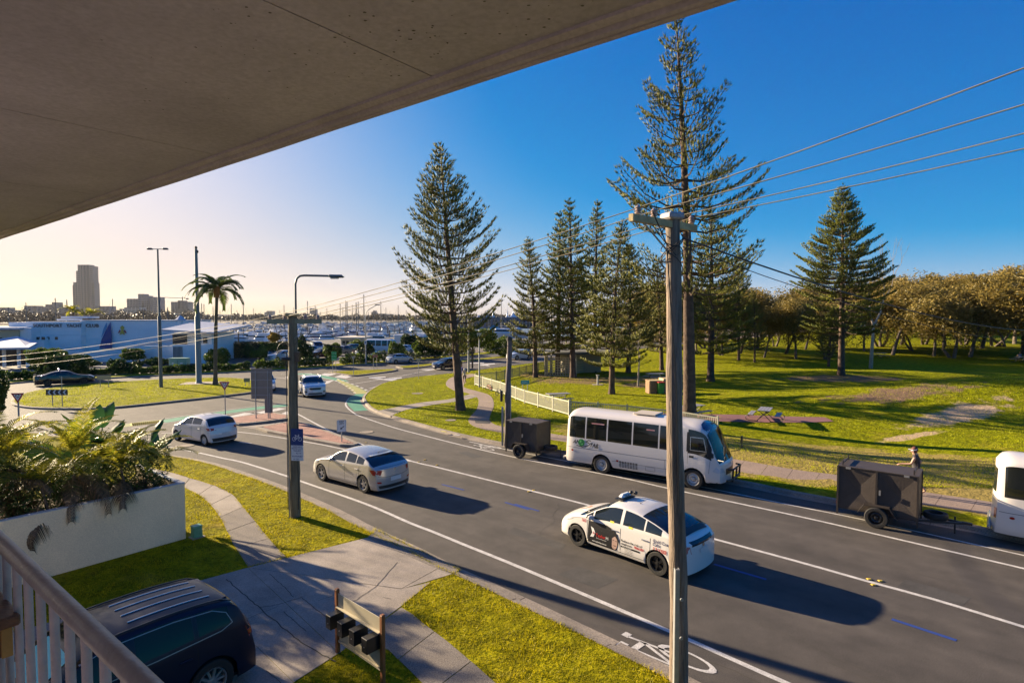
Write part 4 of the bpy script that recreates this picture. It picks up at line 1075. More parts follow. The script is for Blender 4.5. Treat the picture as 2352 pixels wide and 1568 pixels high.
def car_text(c, s, x, z, size, m, side='L', bold=.0, lift=.007, name='lettering', shear=0, tilt=0.0, spacing=1.0):
    vs, fs = text2d(s, size, bold, shear=shear, spacing=spacing)
    # read left to right when looking at that side
    if side == 'L': v2 = [(x-v[0]*1.0, z+v[1]-tilt*v[0]) for v in vs]; v2 = [(a, b) for a, b in v2]; f2 = [tuple(f[::-1]) for f in fs]
    elif side == 'R': v2 = [(x+v[0], z+v[1]+tilt*v[0]) for v in vs]; f2 = fs
    elif side == 'F': v2 = [(x+v[0], z+v[1]) for v in vs]; f2 = fs
    else: v2 = [(x-v[0], z+v[1]) for v in vs]; f2 = fs
    return decal(c, name, [(v2, f2)], side, m, lift)
decal(c, 'door_advert', [[(LX(1.34), .28), (LX(1.36), .88), (LX(2.0), .90), (LX(2.3), .82), (LX(2.42), .62), (LX(2.36), .30), (LX(2.2), .27)]], 'L', blkp, .005)
decal(c, 'advert_face', [ngon(16, .15, LX(2.27), .52, sx=.8, sy=1.5)], 'L', skinp, .008)
decal(c, 'advert_hair', [[(LX(2.08), .30), (LX(2.1), .62), (LX(2.2), .76), (LX(2.36), .76), (LX(2.44), .58), (LX(2.42), .4), (LX(2.38), .6), (LX(2.3), .68), (LX(2.2), .6), (LX(2.18), .3)]], 'L', blkp, .011)
decal(c, 'advert_print', [ngon(8, .022, LX(2.25), .56, sy=.5), ngon(8, .022, LX(2.34), .55, sy=.5), strip2d([(LX(2.26), .41), (LX(2.33), .41)], .015)], 'L', blkp, .012)['kind'] = 'stuff'
decal(c, 'advert_logo', [[(LX(1.46), .74), (LX(1.56), .70), (LX(1.62), .60), (LX(1.56), .46), (LX(1.44), .44), (LX(1.52), .58)]], 'L', whp, .009)
car_text(c, 'A', LX(1.53), .54, .12, redp, lift=.012)
car_text(c, 'Taylor', LX(1.64), .50, .13, redp, lift=.009, bold=.002); car_text(c, 'Hay', LX(1.99), .50, .13, whp, lift=.009)
car_text(c, 'Business Accountants', LX(1.66), .445, .04, whp, lift=.009); car_text(c, 'www.taylorhay.com.au', LX(1.50), .33, .055, whp, lift=.009, bold=.001)
car_text(c, 'Reduce the risk of', LX(2.50), .60, .09, blkp, bold=.001); car_text(c, 'employee', LX(2.50), .52, .09, blkp, bold=.001); car_text(c, 'FRAUD!', LX(2.93), .52, .09, redp, bold=.003)
decal(c, 'advert_bar', [[(LX(2.50), .485), (LX(3.10), .485), (LX(3.10), .44), (LX(2.50), .44)]], 'L', blkp, .006)
car_text(c, 'CALL US TODAY', LX(2.55), .447, .04, whp, lift=.01)
for k in range(4): car_text(c, ('Fraud Prevention', 'Cash Flow Advice', 'Business Planning', 'Tax and Super')[k], LX(2.62), .40-.042*k, .036, blkp)
car_text(c, 'Gold Coast', LX(3.50), .86, .115, navy, bold=.002); car_text(c, 'Cabs', LX(3.50), .77, .115, navy, bold=.002); car_text(c, '131008', LX(3.50), .64, .14, redp, bold=.002)
car_text(c, '163', LX(1.10), .80, .12, redp, bold=.002); 
for x in (2.10, 2.72): decal(c, 'window_sticker', [[(LX(x), 1.0), (LX(x+.13), 1.0), (LX(x+.13), 1.05), (LX(x), 1.05)]], 'L', yel, .004)
car_text(c, 'TAXI', LX(.52), -.25, .12, blkp, 'L') if False else None
decal(c, 'bonnet_print', [strip2d([(LX(.55), .25), (LX(.75), .1), (LX(.72), -.1)], .06)], 'T', mat('print_orange', (.75, .2, .03), .4), .006)
rb_ = MB(); rb_.box((LX(2.0), .0, 1.50), (.30, .62, .03), bevel=.01); ts_ = rb_.build('roof_sign', trim_m, c.root)
MB().box((LX(2.0), 0, 1.575), (.16, .46, .12), bevel=.04, taper=.75).build('sign_lamp', whp, ts_)
tv, tf = text2d('TAXI', .11, .003, 'CENTER'); m = MB()
for sg in (1, -1): flat(m, tv, tf, frame4((LX(2.0)-sg*.085, 0, 1.54), (0, -sg, 0), (sg*.25, 0, 1)))
m.build('lettering', blkp, ts_)
m = MB(); m.lathe([(.0, 0), (.045, .01), (.06, .05), (.045, .09), (0, .10)], 12, Matrix.Translation((LX(2.0), -.30, 1.54))); m.lathe([(.0, 0), (.05, .01), (.06, .05), (.045, .09), (0, .10)], 12, Matrix.Translation((LX(2.12), -.36, 1.54))); m.build('beacon', trim_m, ts_)
antenna(c, LX(2.6), L=.25, y=.1); antenna(c, LX(3.3), L=.3, y=-.05)

# silver hatchback
p, h = place2(G(746, 1104), G(833, 1129), .95, 3.635, 4.51, 1.79, 1)
SS = dict(L=4.51, W=1.79, xf=.95, xr=3.635, wr=.335, tw=.215, gc=.16, fA=.34, rA=.20, fl=.25, rl=.12, tum=.43, drop=.09, paint=silver_p, rim='spoke', rimm=rim_alloy, spokes=5, arch=.385,
          top=[(0, .66), (.2, .78), (.6, .90), (1.25, 1.02), (1.5, 1.13), (1.9, 1.36), (2.2, 1.45), (2.6, 1.475), (3.2, 1.43), (3.6, 1.36), (3.9, 1.26), (4.2, 1.10), (4.38, 1.02), (4.51, .96)],
          belt=[(0, .60), (.5, .76), (1.2, .92), (2.2, .97), (3.3, 1.02), (4.0, 1.05), (4.51, .93)], cowl=1.22, hdr=2.08, rh=3.62, rb=4.22, sw=(1.62, 3.66), pillars=[(2.48, 2.56), (3.16, 3.2)], step=.045)
c = make_car('parked_car' if False else 'car', 'silver champagne hatchback with five spoke wheels driving in the near lane', 'car', p, h, SS); LX = lambda x: 4.51/2-x
door_seams(c, [LX(1.5), LX(2.52), LX(3.4)], .26, .98); mirror_(c, LX(1.68), .82, 1.0, silver_p)
for x in (2.35, 3.25):
    for s in (1, -1): handle(c, LX(x), .86, s, silver_p)
for s in 'LR': decal(c, 'tail_light', [[(LX(4.02), .94), (LX(4.32), .96), (LX(4.42), .90), (LX(4.40), .74), (LX(4.2), .76)]], s, red_l, .01); decal(c, 'headlight', [[(LX(.2), .66), (LX(.75), .84), (LX(.7), .74), (LX(.25), .60)]], s, head_l, .008)
for s in (1, -1): decal(c, 'tail_light', [[(s*.86, .95), (s*.58, .92), (s*.62, .80), (s*.88, .76)]], 'B', red_l, .01)
for s in (1, -1): decal(c, 'reflector', [[(s*.82, .44), (s*.62, .44), (s*.64, .50), (s*.82, .52)]], 'B', red_l, .006)
decal(c, 'bumper_insert', [[(-.75, .36), (.75, .36), (.7, .24), (-.7, .24)]], 'B', trim_m, .005); plate(c, 'B', .56, .5, .15); decal(c, 'tailgate_seam', [strip2d([(-.82, .72), (-.4, .66), (.4, .66), (.82, .72)], .014), strip2d([(-.66, 1.0), (.66, 1.0)], .01)], 'B', dark_m, .004)
decal(c, 'badge', [ngon(12, .05, 0, .90)], 'B', chrome, .008); MB().tube([(-2.15, -.55, .22), (-2.28, -.55, .22)], .03, 8).build('exhaust', chrome, c.root); antenna(c, LX(3.5), L=.25)
MB().box((LX(3.62), 0, 1.345), (.18, 1.06, .025), bevel=.012).build('spoiler', silver_p, c.root)

# white small hatchback
wp = paint('white_paint', (.62, .60, .60), .05)
p, h = place2(G(413, 1012), G(468, 1022), .80, 3.29, 3.89, 1.695, 1)
WS = dict(L=3.89, W=1.695, xf=.80, xr=3.29, wr=.29, tw=.19, gc=.17, fA=.30, rA=.2, fl=.3, rl=.22, tum=.40, drop=.09, paint=wp, rim='spoke', rimm=rim_white, spokes=10, arch=.335,
          top=[(0, .66), (.2, .80), (.55, .92), (1.0, 1.03), (1.3, 1.2), (1.65, 1.40), (2.0, 1.47), (2.5, 1.475), (3.1, 1.42), (3.4, 1.35), (3.65, 1.15), (3.8, 1.0), (3.89, .92)],
          belt=[(0, .60), (.5, .78), (1.0, .92), (2.0, .96), (3.0, 1.03), (3.5, 1.05), (3.89, .90)], cowl=.95, hdr=1.78, rh=3.2, rb=3.74, sw=(1.3, 3.02), pillars=[(2.15, 2.23)], step=.05)
c = make_car('car', 'small white five door hatchback entering the roundabout from the near lane', 'car', p, h, WS); LX = lambda x: 3.89/2-x
door_seams(c, [LX(1.2), LX(2.2), LX(3.0)], .26, .95); mirror_(c, LX(1.4), .77, 1.0, wp)
for x in (2.05, 2.85): handle(c, LX(x), .85, 1, wp)
for s in 'LR': decal(c, 'tail_light', [[(LX(3.45), .92), (LX(3.75), .94), (LX(3.80), .80), (LX(3.6), .80)]], s, red_l, .01)
for s in (1, -1): decal(c, 'tail_light', [[(s*.82, .94), (s*.55, .92), (s*.6, .80), (s*.82, .78)]], 'B', red_l, .01)
decal(c, 'bumper_insert', [[(-.7, .40), (.7, .40), (.65, .22), (-.65, .22)]], 'B', trim_m, .005); plate(c, 'B', .60, .4, .12)

# white SUV coming towards the camera
sp_ = paint('pearl_paint', (.55, .57, .62), .15)
p, h = place2(G(699, 913), G(689, 902), .92, 3.59, 4.48, 1.86, -1)
US = dict(L=4.48, W=1.86, xf=.92, xr=3.59, wr=.36, tw=.22, gc=.2, fA=.24, rA=.12, fl=.12, rl=.12, tum=.34, drop=.10, paint=sp_, rim='spoke', rimm=rim_alloy, spokes=5, arch=.41,
          top=[(0, .90), (.15, 1.0), (.6, 1.08), (1.2, 1.15), (1.5, 1.3), (1.95, 1.56), (2.3, 1.63), (3.2, 1.62), (3.9, 1.54), (4.2, 1.35), (4.4, 1.1), (4.48, 1.0)],
          belt=[(0, .82), (.5, .97), (1.3, 1.06), (3.0, 1.1), (4.48, 1.0)], cowl=1.15, hdr=2.0, rh=3.95, rb=4.32, sw=(1.6, 3.9), pillars=[(2.45, 2.53), (3.3, 3.36)], step=.06)
c = make_car('suv', 'white suv with black grille coming out of the roundabout towards the camera', 'suv', p, h, US); LX = lambda x: 4.48/2-x; mirror_(c, LX(1.6), .88, 1.12, sp_)
door_seams(c, [LX(1.5), LX(2.5), LX(3.5)], .3, 1.05)
decal(c, 'grille', [[(-.42, .84), (.42, .84), (.50, .76), (.38, .66), (-.38, .66), (-.50, .76)]], 'F', trim_m, .01); decal(c, 'lower_grille', [[(-.5, .42), (.5, .42), (.6, .30), (-.6, .30)]], 'F', trim_m, .01)
for s in (1, -1):
    decal(c, 'headlight', [[(s*.55, .86), (s*.86, .92), (s*.86, .80), (s*.62, .76)]], 'F', head_l, .012); decal(c, 'fog_lamp_surround', [[(s*.62, .58), (s*.86, .62), (s*.84, .42), (s*.66, .42)]], 'F', trim_m, .01)
decal(c, 'indicator', [ngon(8, .05, -.70, .72)], 'F', amber_l, .02); plate(c, 'F', .50)
for s in (1, -1): MB().tube([(LX(1.9), s*.62, 1.61), (LX(2.1), s*.62, 1.67), (LX(3.6), s*.62, 1.65), (LX(3.8), s*.62, 1.58)], .018, 6).build('roof_rail', chrome, c.root)

# dark sedan on the far side of the roundabout
dk = paint('black_paint', (.018, .016, .022), .2)
p, h = place2(G(185, 882), G(119, 886), .95, 3.85, 4.92, 1.87, -1)
DS = dict(L=4.92, W=1.87, xf=.95, xr=3.85, wr=.33, tw=.22, gc=.15, fA=.28, rA=.16, fl=.2, rl=.02, tum=.42, drop=.09, paint=dk, rim='spoke', rimm=rim_dark, spokes=5,
          top=[(0, .68), (.3, .84), (1.3, 1.0), (1.6, 1.12), (2.1, 1.36), (2.5, 1.44), (3.2, 1.41), (3.7, 1.28), (4.1, 1.12), (4.6, 1.06), (4.92, 1.0)], belt=[(0, .62), (.6, .82), (1.5, .93), (3.5, .98), (4.92, .95)],
          cowl=1.4, hdr=2.3, rh=3.25, rb=4.05, sw=(1.85, 3.95), pillars=[(2.75, 2.83), (3.5, 3.54)], step=.08)
c = make_car('car', 'black sedan with a blue roof sign passing behind the roundabout', 'car', p, h, DS); LX = lambda x: 4.92/2-x; mirror_(c, LX(1.95), .85, 1.0, dk)
MB().box((LX(2.9), 0, 1.52), (.12, 1.0, .16), bevel=.02).build('roof_sign', mat('sign_blue', (.01, .06, .5), .3), c.root)
MB().box((LX(4.75), 0, 1.14), (.2, 1.4, .03)).build('spoiler', dk, c.root)

def simple_car(name, label, cat, pos, head, kind, pm, lod=0, group=None, extra=None):
    b = dict(paint=pm, rim='spoke', rimm=rim_alloy, lod=lod, spokes=5, step=.08)
    if kind == 'hatch': b.update(L=4.2, W=1.76, xf=.85, xr=3.45, wr=.31, fA=.3, rA=.15, rl=.15, top=[(0, .7), (.3, .86), (1.0, 1.0), (1.7, 1.36), (2.1, 1.46), (3.2, 1.43), (3.6, 1.3), (4.0, 1.02), (4.2, .95)], belt=[(0, .64), (.6, .85), (2, .95), (3.6, 1.0), (4.2, .92)], cowl=1.0, hdr=1.85, rh=3.4, rb=3.95, sw=(1.45, 3.4), pillars=[(2.3, 2.38)])
    if kind == 'sedan': b.update({k: v for k, v in DS.items() if k not in ('paint', 'rimm', 'step')})
    if kind == 'suv': b.update({k: v for k, v in US.items() if k not in ('paint', 'rimm', 'step')})
    if kind == 'van': b.update(L=4.9, W=1.8, xf=.8, xr=3.9, wr=.32, fA=.15, rA=.05, rl=.0, tum=.10, drop=.14, top=[(0, .95), (.2, 1.1), (.5, 1.35), (1.1, 1.85), (1.5, 1.95), (4.7, 1.95), (4.9, 1.85)], belt=[(0, .88), (.6, 1.08), (4.9, 1.12)], cowl=.25, hdr=1.05, rh=9, rb=9.1, sw=(.75, 1.9), pillars=[])
    if kind == 'minibus': b.update(L=6.2, W=2.0, xf=1.0, xr=4.6, wr=.36, fA=.12, rA=.08, rl=0, tum=.08, drop=.2, top=[(0, 1.0), (.2, 1.25), (.7, 2.3), (1.2, 2.45), (6.0, 2.45), (6.2, 2.3)], belt=[(0, .95), (.6, 1.2), (6.2, 1.25)], cowl=.15, hdr=.75, rh=9, rb=9.1, sw=(.6, 5.9), pillars=[(1.6, 1.65), (2.8, 2.85), (4, 4.05)])
    if kind == 'ute': b.update(L=5.2, W=1.83, xf=.95, xr=4.0, wr=.37, fA=.2, rA=.02, rl=0, gc=.3, tum=.3, drop=.10, top=[(0, 1.0), (.3, 1.1), (1.2, 1.2), (1.8, 1.68), (2.2, 1.76), (3.2, 1.74), (3.42, 1.25), (3.5, 1.17), (5.2, 1.15)], belt=[(0, .95), (1.2, 1.1), (3.4, 1.14), (5.2, 1.12)], cowl=1.2, hdr=1.95, rh=3.2, rb=3.42, sw=(1.5, 3.15), pillars=[(2.3, 2.4)])
    c = make_car(name, label, cat, pos, head, b, group); L = b['L']
    z1, z0 = (.88, .74) if kind not in ('van', 'minibus') else (.95, .75)
    for s in (1, -1):
        decal(c, 'headlight', [[(s*.5, z0), (s*.78, z0+.03), (s*.78, z1-.02), (s*.55, z1-.06)]], 'F', head_l, .015); decal(c, 'tail_light', [[(s*.6, z0), (s*.8, z0), (s*.8, z1+.05), (s*.62, z1+.02)]], 'B', red_l, .015)
    decal(c, 'grille', [[(-.42, .62), (.42, .62), (.42, .48), (-.42, .48)]], 'F', trim_m, .01)
    mirror_(c, L/2-b['sw'][0]-.15, b['W']/2-.08, ip(b['belt'], b['sw'][0])+.06, pm)
    if lod: plate(c, 'F', .42); plate(c, 'B', .6); door_seams(c, [L/2-b['sw'][0]+.05, L/2-(b['pillars'][0][0] if b['pillars'] else 2)], .3, .9)
    return c
lb_p = paint('pale_blue_silver', (.40, .46, .54), .4); nb = paint('navy_paint', (.012, .02, .06), .3); wh2 = paint('plain_white', (.66, .66, .66), .0)
q = lambda x, y: tuple(G(x, y))
simple_car('car', 'silver hatchback driving away past the hedge on the far road', 'car', q(919, 834), (.68, .73), 'hatch', lb_p, 1)
simple_car('car', 'dark blue hatchback facing left on the far road behind the tall pine', 'car', q(1026, 847), (-.70, -.71), 'hatch', nb, 1)
simple_car('suv', 'white suv on the far road right of the old timber pole', 'suv', q(1193, 825), (-.75, -.66), 'suv', wh2, 1)
c = simple_car('car', 'white car nose showing past the grey sign back', 'car', q(608, 894), (.42, -.9), 'hatch', sp_, 1)

# dark SUV in the driveway
bm_ = mat('midnight_paint', (.008, .011, .028), .38, coat=.08, spec=.25)
rc = ray(484, 1563); t = (.47-CAMZ)/rc.z; pr = Vector((rc.x*t, rc.y*t, .1)); hd = Vector((-.62, -.785, 0)); pf = pr+hd*2.9
c_, h = place2(pf, pr, .93, 3.83, 4.80, 1.94, 1); c_.z = .1
VS = dict(L=4.80, W=1.94, xf=.93, xr=3.83, wr=.375, tw=.25, gc=.22, fA=.3, rA=.22, fl=.15, rl=.22, tum=.36, drop=.10, paint=bm_, rim='spoke', rimm=rim_alloy, spokes=10, arch=.44, glass=mat('suv_glass', (.012, .012, .010), .10, spec=.3),
          top=[(0, .92), (.2, 1.02), (.8, 1.10), (1.35, 1.17), (1.65, 1.33), (2.1, 1.60), (2.5, 1.70), (3.3, 1.71), (4.0, 1.66), (4.3, 1.58), (4.5, 1.38), (4.68, 1.12), (4.80, 1.02)],
          belt=[(0, .86), (.6, .99), (1.4, 1.08), (3.0, 1.12), (4.2, 1.18), (4.8, 1.02)], cowl=1.32, hdr=2.2, rh=4.22, rb=4.62, sw=(1.75, 4.15), pillars=[(2.62, 2.70), (3.55, 3.64)], step=.04)
c = make_car('suv', 'dark navy suv with silver roof strips parked in the driveway', 'suv', c_, h, VS); LX = lambda x: 4.80/2-x
door_seams(c, [LX(1.55), LX(2.66), LX(3.6)], .36, 1.08); mirror_(c, LX(1.85), .90, 1.14, bm_, 1.2)
for x in (2.45, 3.40):
    for s in (1, -1): handle(c, LX(x), .95, s, bm_)
for s in 'LR': decal(c, 'window_trim', [strip2d([(LX(1.8), 1.115), (LX(3.0), 1.14), (LX(4.0), 1.20), (LX(4.2), 1.27)], .014), strip2d([(LX(2.0), 1.48), (LX(2.4), 1.575), (LX(3.3), 1.59), (LX(3.9), 1.55), (LX(4.12), 1.45), (LX(4.2), 1.27)], .013)], s, mat('window_trim_alloy', (.25, .25, .26), .4, metal=.5), .008)
for s in 'LR': decal(c, 'tail_light', [[(LX(4.42), 1.10), (LX(4.68), 1.08), (LX(4.68), .88), (LX(4.5), .92)]], s, red_l, .01); decal(c, 'mudflap', [[(LX(4.2), .38), (LX(4.30), .38), (LX(4.30), .22), (LX(4.2), .22)]], s, trim_m, .02)
for s in (1, -1): decal(c, 'tail_light', [[(s*.92, 1.10), (s*.62, 1.08), (s*.65, .90), (s*.92, .88)]], 'B', red_l, .01)
plate(c, 'B', .80, .45, .12); 
for k in range(4):
    y = -.42+.28*k; pts = []
    for j in range(9):
        x = LX(2.75+.16*j); z = c.bvh.ray_cast(Vector((x, y, 5)), Vector((0, 0, -1)))[0].z+.006; pts.append((x, y, z))
    MB().tube(pts, .013, 6).build('roof_strip', chrome, c.root)
for s in (1, -1):
    pts = []
    for j in range(12):
        x = LX(2.2+.19*j); hz = c.bvh.ray_cast(Vector((x, s*.66, 5)), Vector((0, 0, -1)))[0].z; pts.append((x, s*.66, hz+(.0 if j in (0, 11) else .025)))
    MB().tube(pts, .016, 6).build('roof_rail', trim_m, c.root)
decal(c, 'sunshade', [[(LX(1.45), -.60), (LX(1.45), .60), (LX(1.95), .52), (LX(1.95), -.52)]], 'T', mat('sunshade_teal', (.06, .42, .45), .35), .012)
MB().box((LX(4.20), 0, 1.585), (.14, 1.16, .03), bevel=.012).build('spoiler', bm_, c.root)

# buses
def make_bus(label, pos, head, det=True):
    B = dict(L=6.99, W=2.05, xf=1.15, xr=5.085, wr=.385, tw=.22, gc=.30, fA=.22, rA=.16, fl=.0, rl=.05, tum=.10, drop=.26, paint=mat('bus_cream_white', (.68, .63, .58), .32, coat=.5), rim='steel', rimm=mat('bus_rim', (.50, .48, .46), .35, metal=.5), arch=.46, glass=glass2, glass_rows=(.05, .95),
             top=[(0, 1.06), (.08, 1.18), (.3, 1.62), (.5, 2.05), (.68, 2.36), (.9, 2.50), (1.4, 2.57), (3, 2.60), (6.4, 2.60), (6.8, 2.54), (6.99, 2.36)],
             belt=[(0, 1.0), (.2, 1.10), (.6, 1.26), (1.2, 1.38), (6.99, 1.42)], cowl=.06, hdr=.66, rh=99, rb=100, sw=(.42, 6.72), pillars=[(1.38, 1.62), (2.55, 2.60), (3.70, 3.75), (4.85, 4.90), (5.85, 5.90)], step=.06, roof_glass=1)
    c = make_car('minibus', label, 'bus', pos, head, B); X = lambda x: 6.99/2-x; r = c.root
    mb = MB(); mb.box((X(3.4), 0, 2.635), (1.0, .9, .07), bevel=.03); mb.build('roof_hatch', mat('hatch_cream', (.5, .44, .36), .6), r)
    decal(c, 'rear_window', [[(-.75, 1.5), (.75, 1.5), (.72, 2.2), (-.72, 2.2)]], 'B', glass2, .01)
    for s in 'LR':
        decal(c, 'body_line', [strip2d([(X(1.6), .98), (X(6.8), .98)], .016), strip2d([(X(1.9), .62), (X(4.6), .62)], .012), strip2d([(X(2.3), .62), (X(2.3), .98)], .012)], s, mat('seam_grey', (.12, .11, .10), .6), .003)
        decal(c, 'wheel_arch_lip', [strip2d([(X(xc)+.49*math.cos(t), .385+.49*math.sin(t)) for t in [k*math.pi/10 for k in range(11)]], .05) for xc in (1.15, 5.085)], s, _M['bus_cream_white'], .02)
        decal(c, 'front_pillar', [[(X(.30), 1.30), (X(.62), 1.30), (X(.62), 2.30), (X(.52), 2.25)]], s, trim_m, .006)
        decal(c, 'window_surround', [strip2d([(X(1.38), 1.45), (X(1.38), 2.2)], .10)], s, trim_m, .007)
        decal(c, 'driver_window_frame', [strip2d([(X(1.28), 1.52), (X(.66), 1.52), (X(.78), 2.02), (X(1.28), 2.02), (X(1.28), 1.52)], .03)], s, chrome, .012)
        decal(c, 'side_marker', [ngon(8, .04, X(6.5), .85, sx=1.6), ngon(8, .04, X(4.35), .66, sx=1.6)], s, red_l, .01)
        decal(c, 'window_decal', [[(X(5.6), 2.08), (X(5.0), 2.08), (X(5.0), 2.13), (X(5.6), 2.13)], [(X(3.1), 2.08), (X(2.75), 2.08), (X(2.75), 2.13), (X(3.1), 2.13)]], s, mat('decal_pink', (.65, .35, .33), .5), .012)
    decal(c, 'visor_panel', [[(X(.60), -.75), (X(.60), .75), (X(.86), .80), (X(1.0), .55), (X(1.05), 0), (X(1.0), -.55), (X(.86), -.80)]], 'T', mat('visor_blue_black', (.01, .015, .05), .1, coat=1), .008)
    if det:
        car_text(c, 'AN', X(6.48), 1.16, .22, blkp, 'R', bold=.006, shear=.3); car_text(c, 'TAR', X(5.66), 1.10, .22, blkp, 'R', bold=.006, shear=.3)
        decal(c, 'globe_logo', [ngon(18, .16, X(6.06), 1.22)], 'R', mat('logo_green', (.02, .22, .05), .4), .008)
        decal(c, 'globe_land', [ngon(9, .06, X(6.10), 1.27, sx=.8), ngon(7, .04, X(6.02), 1.16)], 'R', mat('logo_pale_green', (.15, .5, .15), .4), .011)
        decal(c, 'logo_swoosh', [strip2d([(X(6.3), 1.08), (X(6.0), 1.04), (X(5.75), 1.12), (X(5.62), 1.19), (X(5.75), 1.26), (X(5.86), 1.28), (X(5.70), 1.36), (X(5.60), 1.34)], .035)], 'R', blkp, .012)
        decal(c, 'vent_grille', [[(X(4.26)+.12*i, .58-.055*j), (X(4.26)+.12*i+.09, .58-.055*j), (X(4.26)+.12*i+.09, .58-.055*j+.03), (X(4.26)+.12*i, .58-.055*j+.03)] for i in range(7) for j in range(-1, 4)], 'R', trim_m, .008)
        decal(c, 'filler_flap', [strip2d([(X(3.1), .44), (X(2.7), .44), (X(2.7), .60), (X(3.1), .60), (X(3.1), .44)], .012), strip2d([(X(2.25), .46), (X(2.05), .46), (X(2.05), .64), (X(2.25), .64), (X(2.25), .46)], .01)], 'R', _M['seam_grey'], .004)
        decal(c, 'badge_plate', [[(X(5.42), 1.06), (X(5.24), 1.06), (X(5.24), 1.14), (X(5.42), 1.14)]], 'R', _M['seam_grey'], .01)
        for t_, x_ in (('EMERGENCY EXIT', X(5.59)),): car_text(c, t_, x_, 2.088, .05, redp, 'R', lift=.016)
        car_text(c, 'EMERGENCY', X(3.08), 2.088, .05, redp, 'R', lift=.016)
        decal(c, 'door_handle', [[(X(1.32), 1.22), (X(1.14), 1.22), (X(1.14), 1.30), (X(1.32), 1.30)]], 'R', trim_m, .008); decal(c, 'door_seam', [strip2d([(X(1.38), .95), (X(1.38), 1.45)], .012), strip2d([(X(.55), .7), (X(.5), 1.3)], .012)], 'R', _M['seam_grey'], .004)
    for s in (1, -1):
        decal(c, 'headlight', [[(s*.58, .72), (s*.92, .76), (s*.95, .95), (s*.72, .92)]], 'F', head_l, .012); decal(c, 'headlight', [[(X(.14), .72), (X(.42), .80), (X(.30), .94), (X(.14), .92)]], 'L' if s > 0 else 'R', head_l, .012)
        decal(c, 'tail_light', [[(s*.75, .75), (s*.92, .75), (s*.92, 1.05), (s*.75, 1.05)]], 'B', red_l, .012)
    decal(c, 'grille', [[(-.5, .62), (.5, .62), (.5, .85), (-.5, .85)]], 'F', trim_m, .01)
    bb = MB(); x = 3.6
    bb.tube([(x, -.9, .50), (x+.1, -.6, .50), (x+.13, 0, .50), (x+.1, .6, .50), (x, .9, .50)], .04, 8); bb.tube([(x-.05, -.6, .85), (x+.12, -.5, .86), (x+.14, .5, .86), (x-.05, .6, .85)], .035, 8)
    for y in (-.5, 0, .5): bb.tube([(x+.10, y, .38), (x+.13, y, .88)], .035, 8)
    bb.build('bull_bar', trim_m, r, smooth=60)
    MB().box((-3.52, 0, .42), (.1, 1.8, .16), bevel=.05).build('rear_bumper', chrome, r)
    for s in (1, -1):
        m_ = MB(); m_.tube([(3.25, s*.95, 1.25), (3.55, s*1.15, 1.28), (3.62, s*1.22, 1.42), (3.60, s*1.24, 1.62)], .014, 6); m_.box((3.60, s*1.24, 1.72), (.06, .17, .30), bevel=.03); m_.box((3.62, s*1.22, 1.44), (.07, .13, .13), bevel=.03); m_.build('wing_mirror', trim_m, r)
    for y in (-.35, .35): MB().tube([(3.38, y, 1.22), (3.22, y+.3, 1.62)], .01, 5).build('wiper', trim_m, r)
    if det: MB().box((2.9, .3, 1.45), (.35, .4, .5), bevel=.1).build('driver_seat', trim_m, r)
    return c
bpf, bpr = G(1592, 1121), G(1385, 1086)
p, h = place2(bpf, bpr, 1.15, 5.085, 6.99, 2.05, -1, .12); bus = make_bus('white and cream minibus with green globe logo parked at the far kerb', p, h)
bd = Vector((h[0], h[1], 0))
# the second bus stands farther along the same kerb
t = 0
bd2 = (G(2352, 1262)-G(1829, 1162)).normalized()
rr = G(2272, 1246); lf = Vector((-bd2.y, bd2.x, 0)); cc = rr+lf*1.02+bd2*3.5; cc.z = 0
make_bus('tail end of a second white minibus at the right edge', cc, (bd2.x, bd2.y), False)
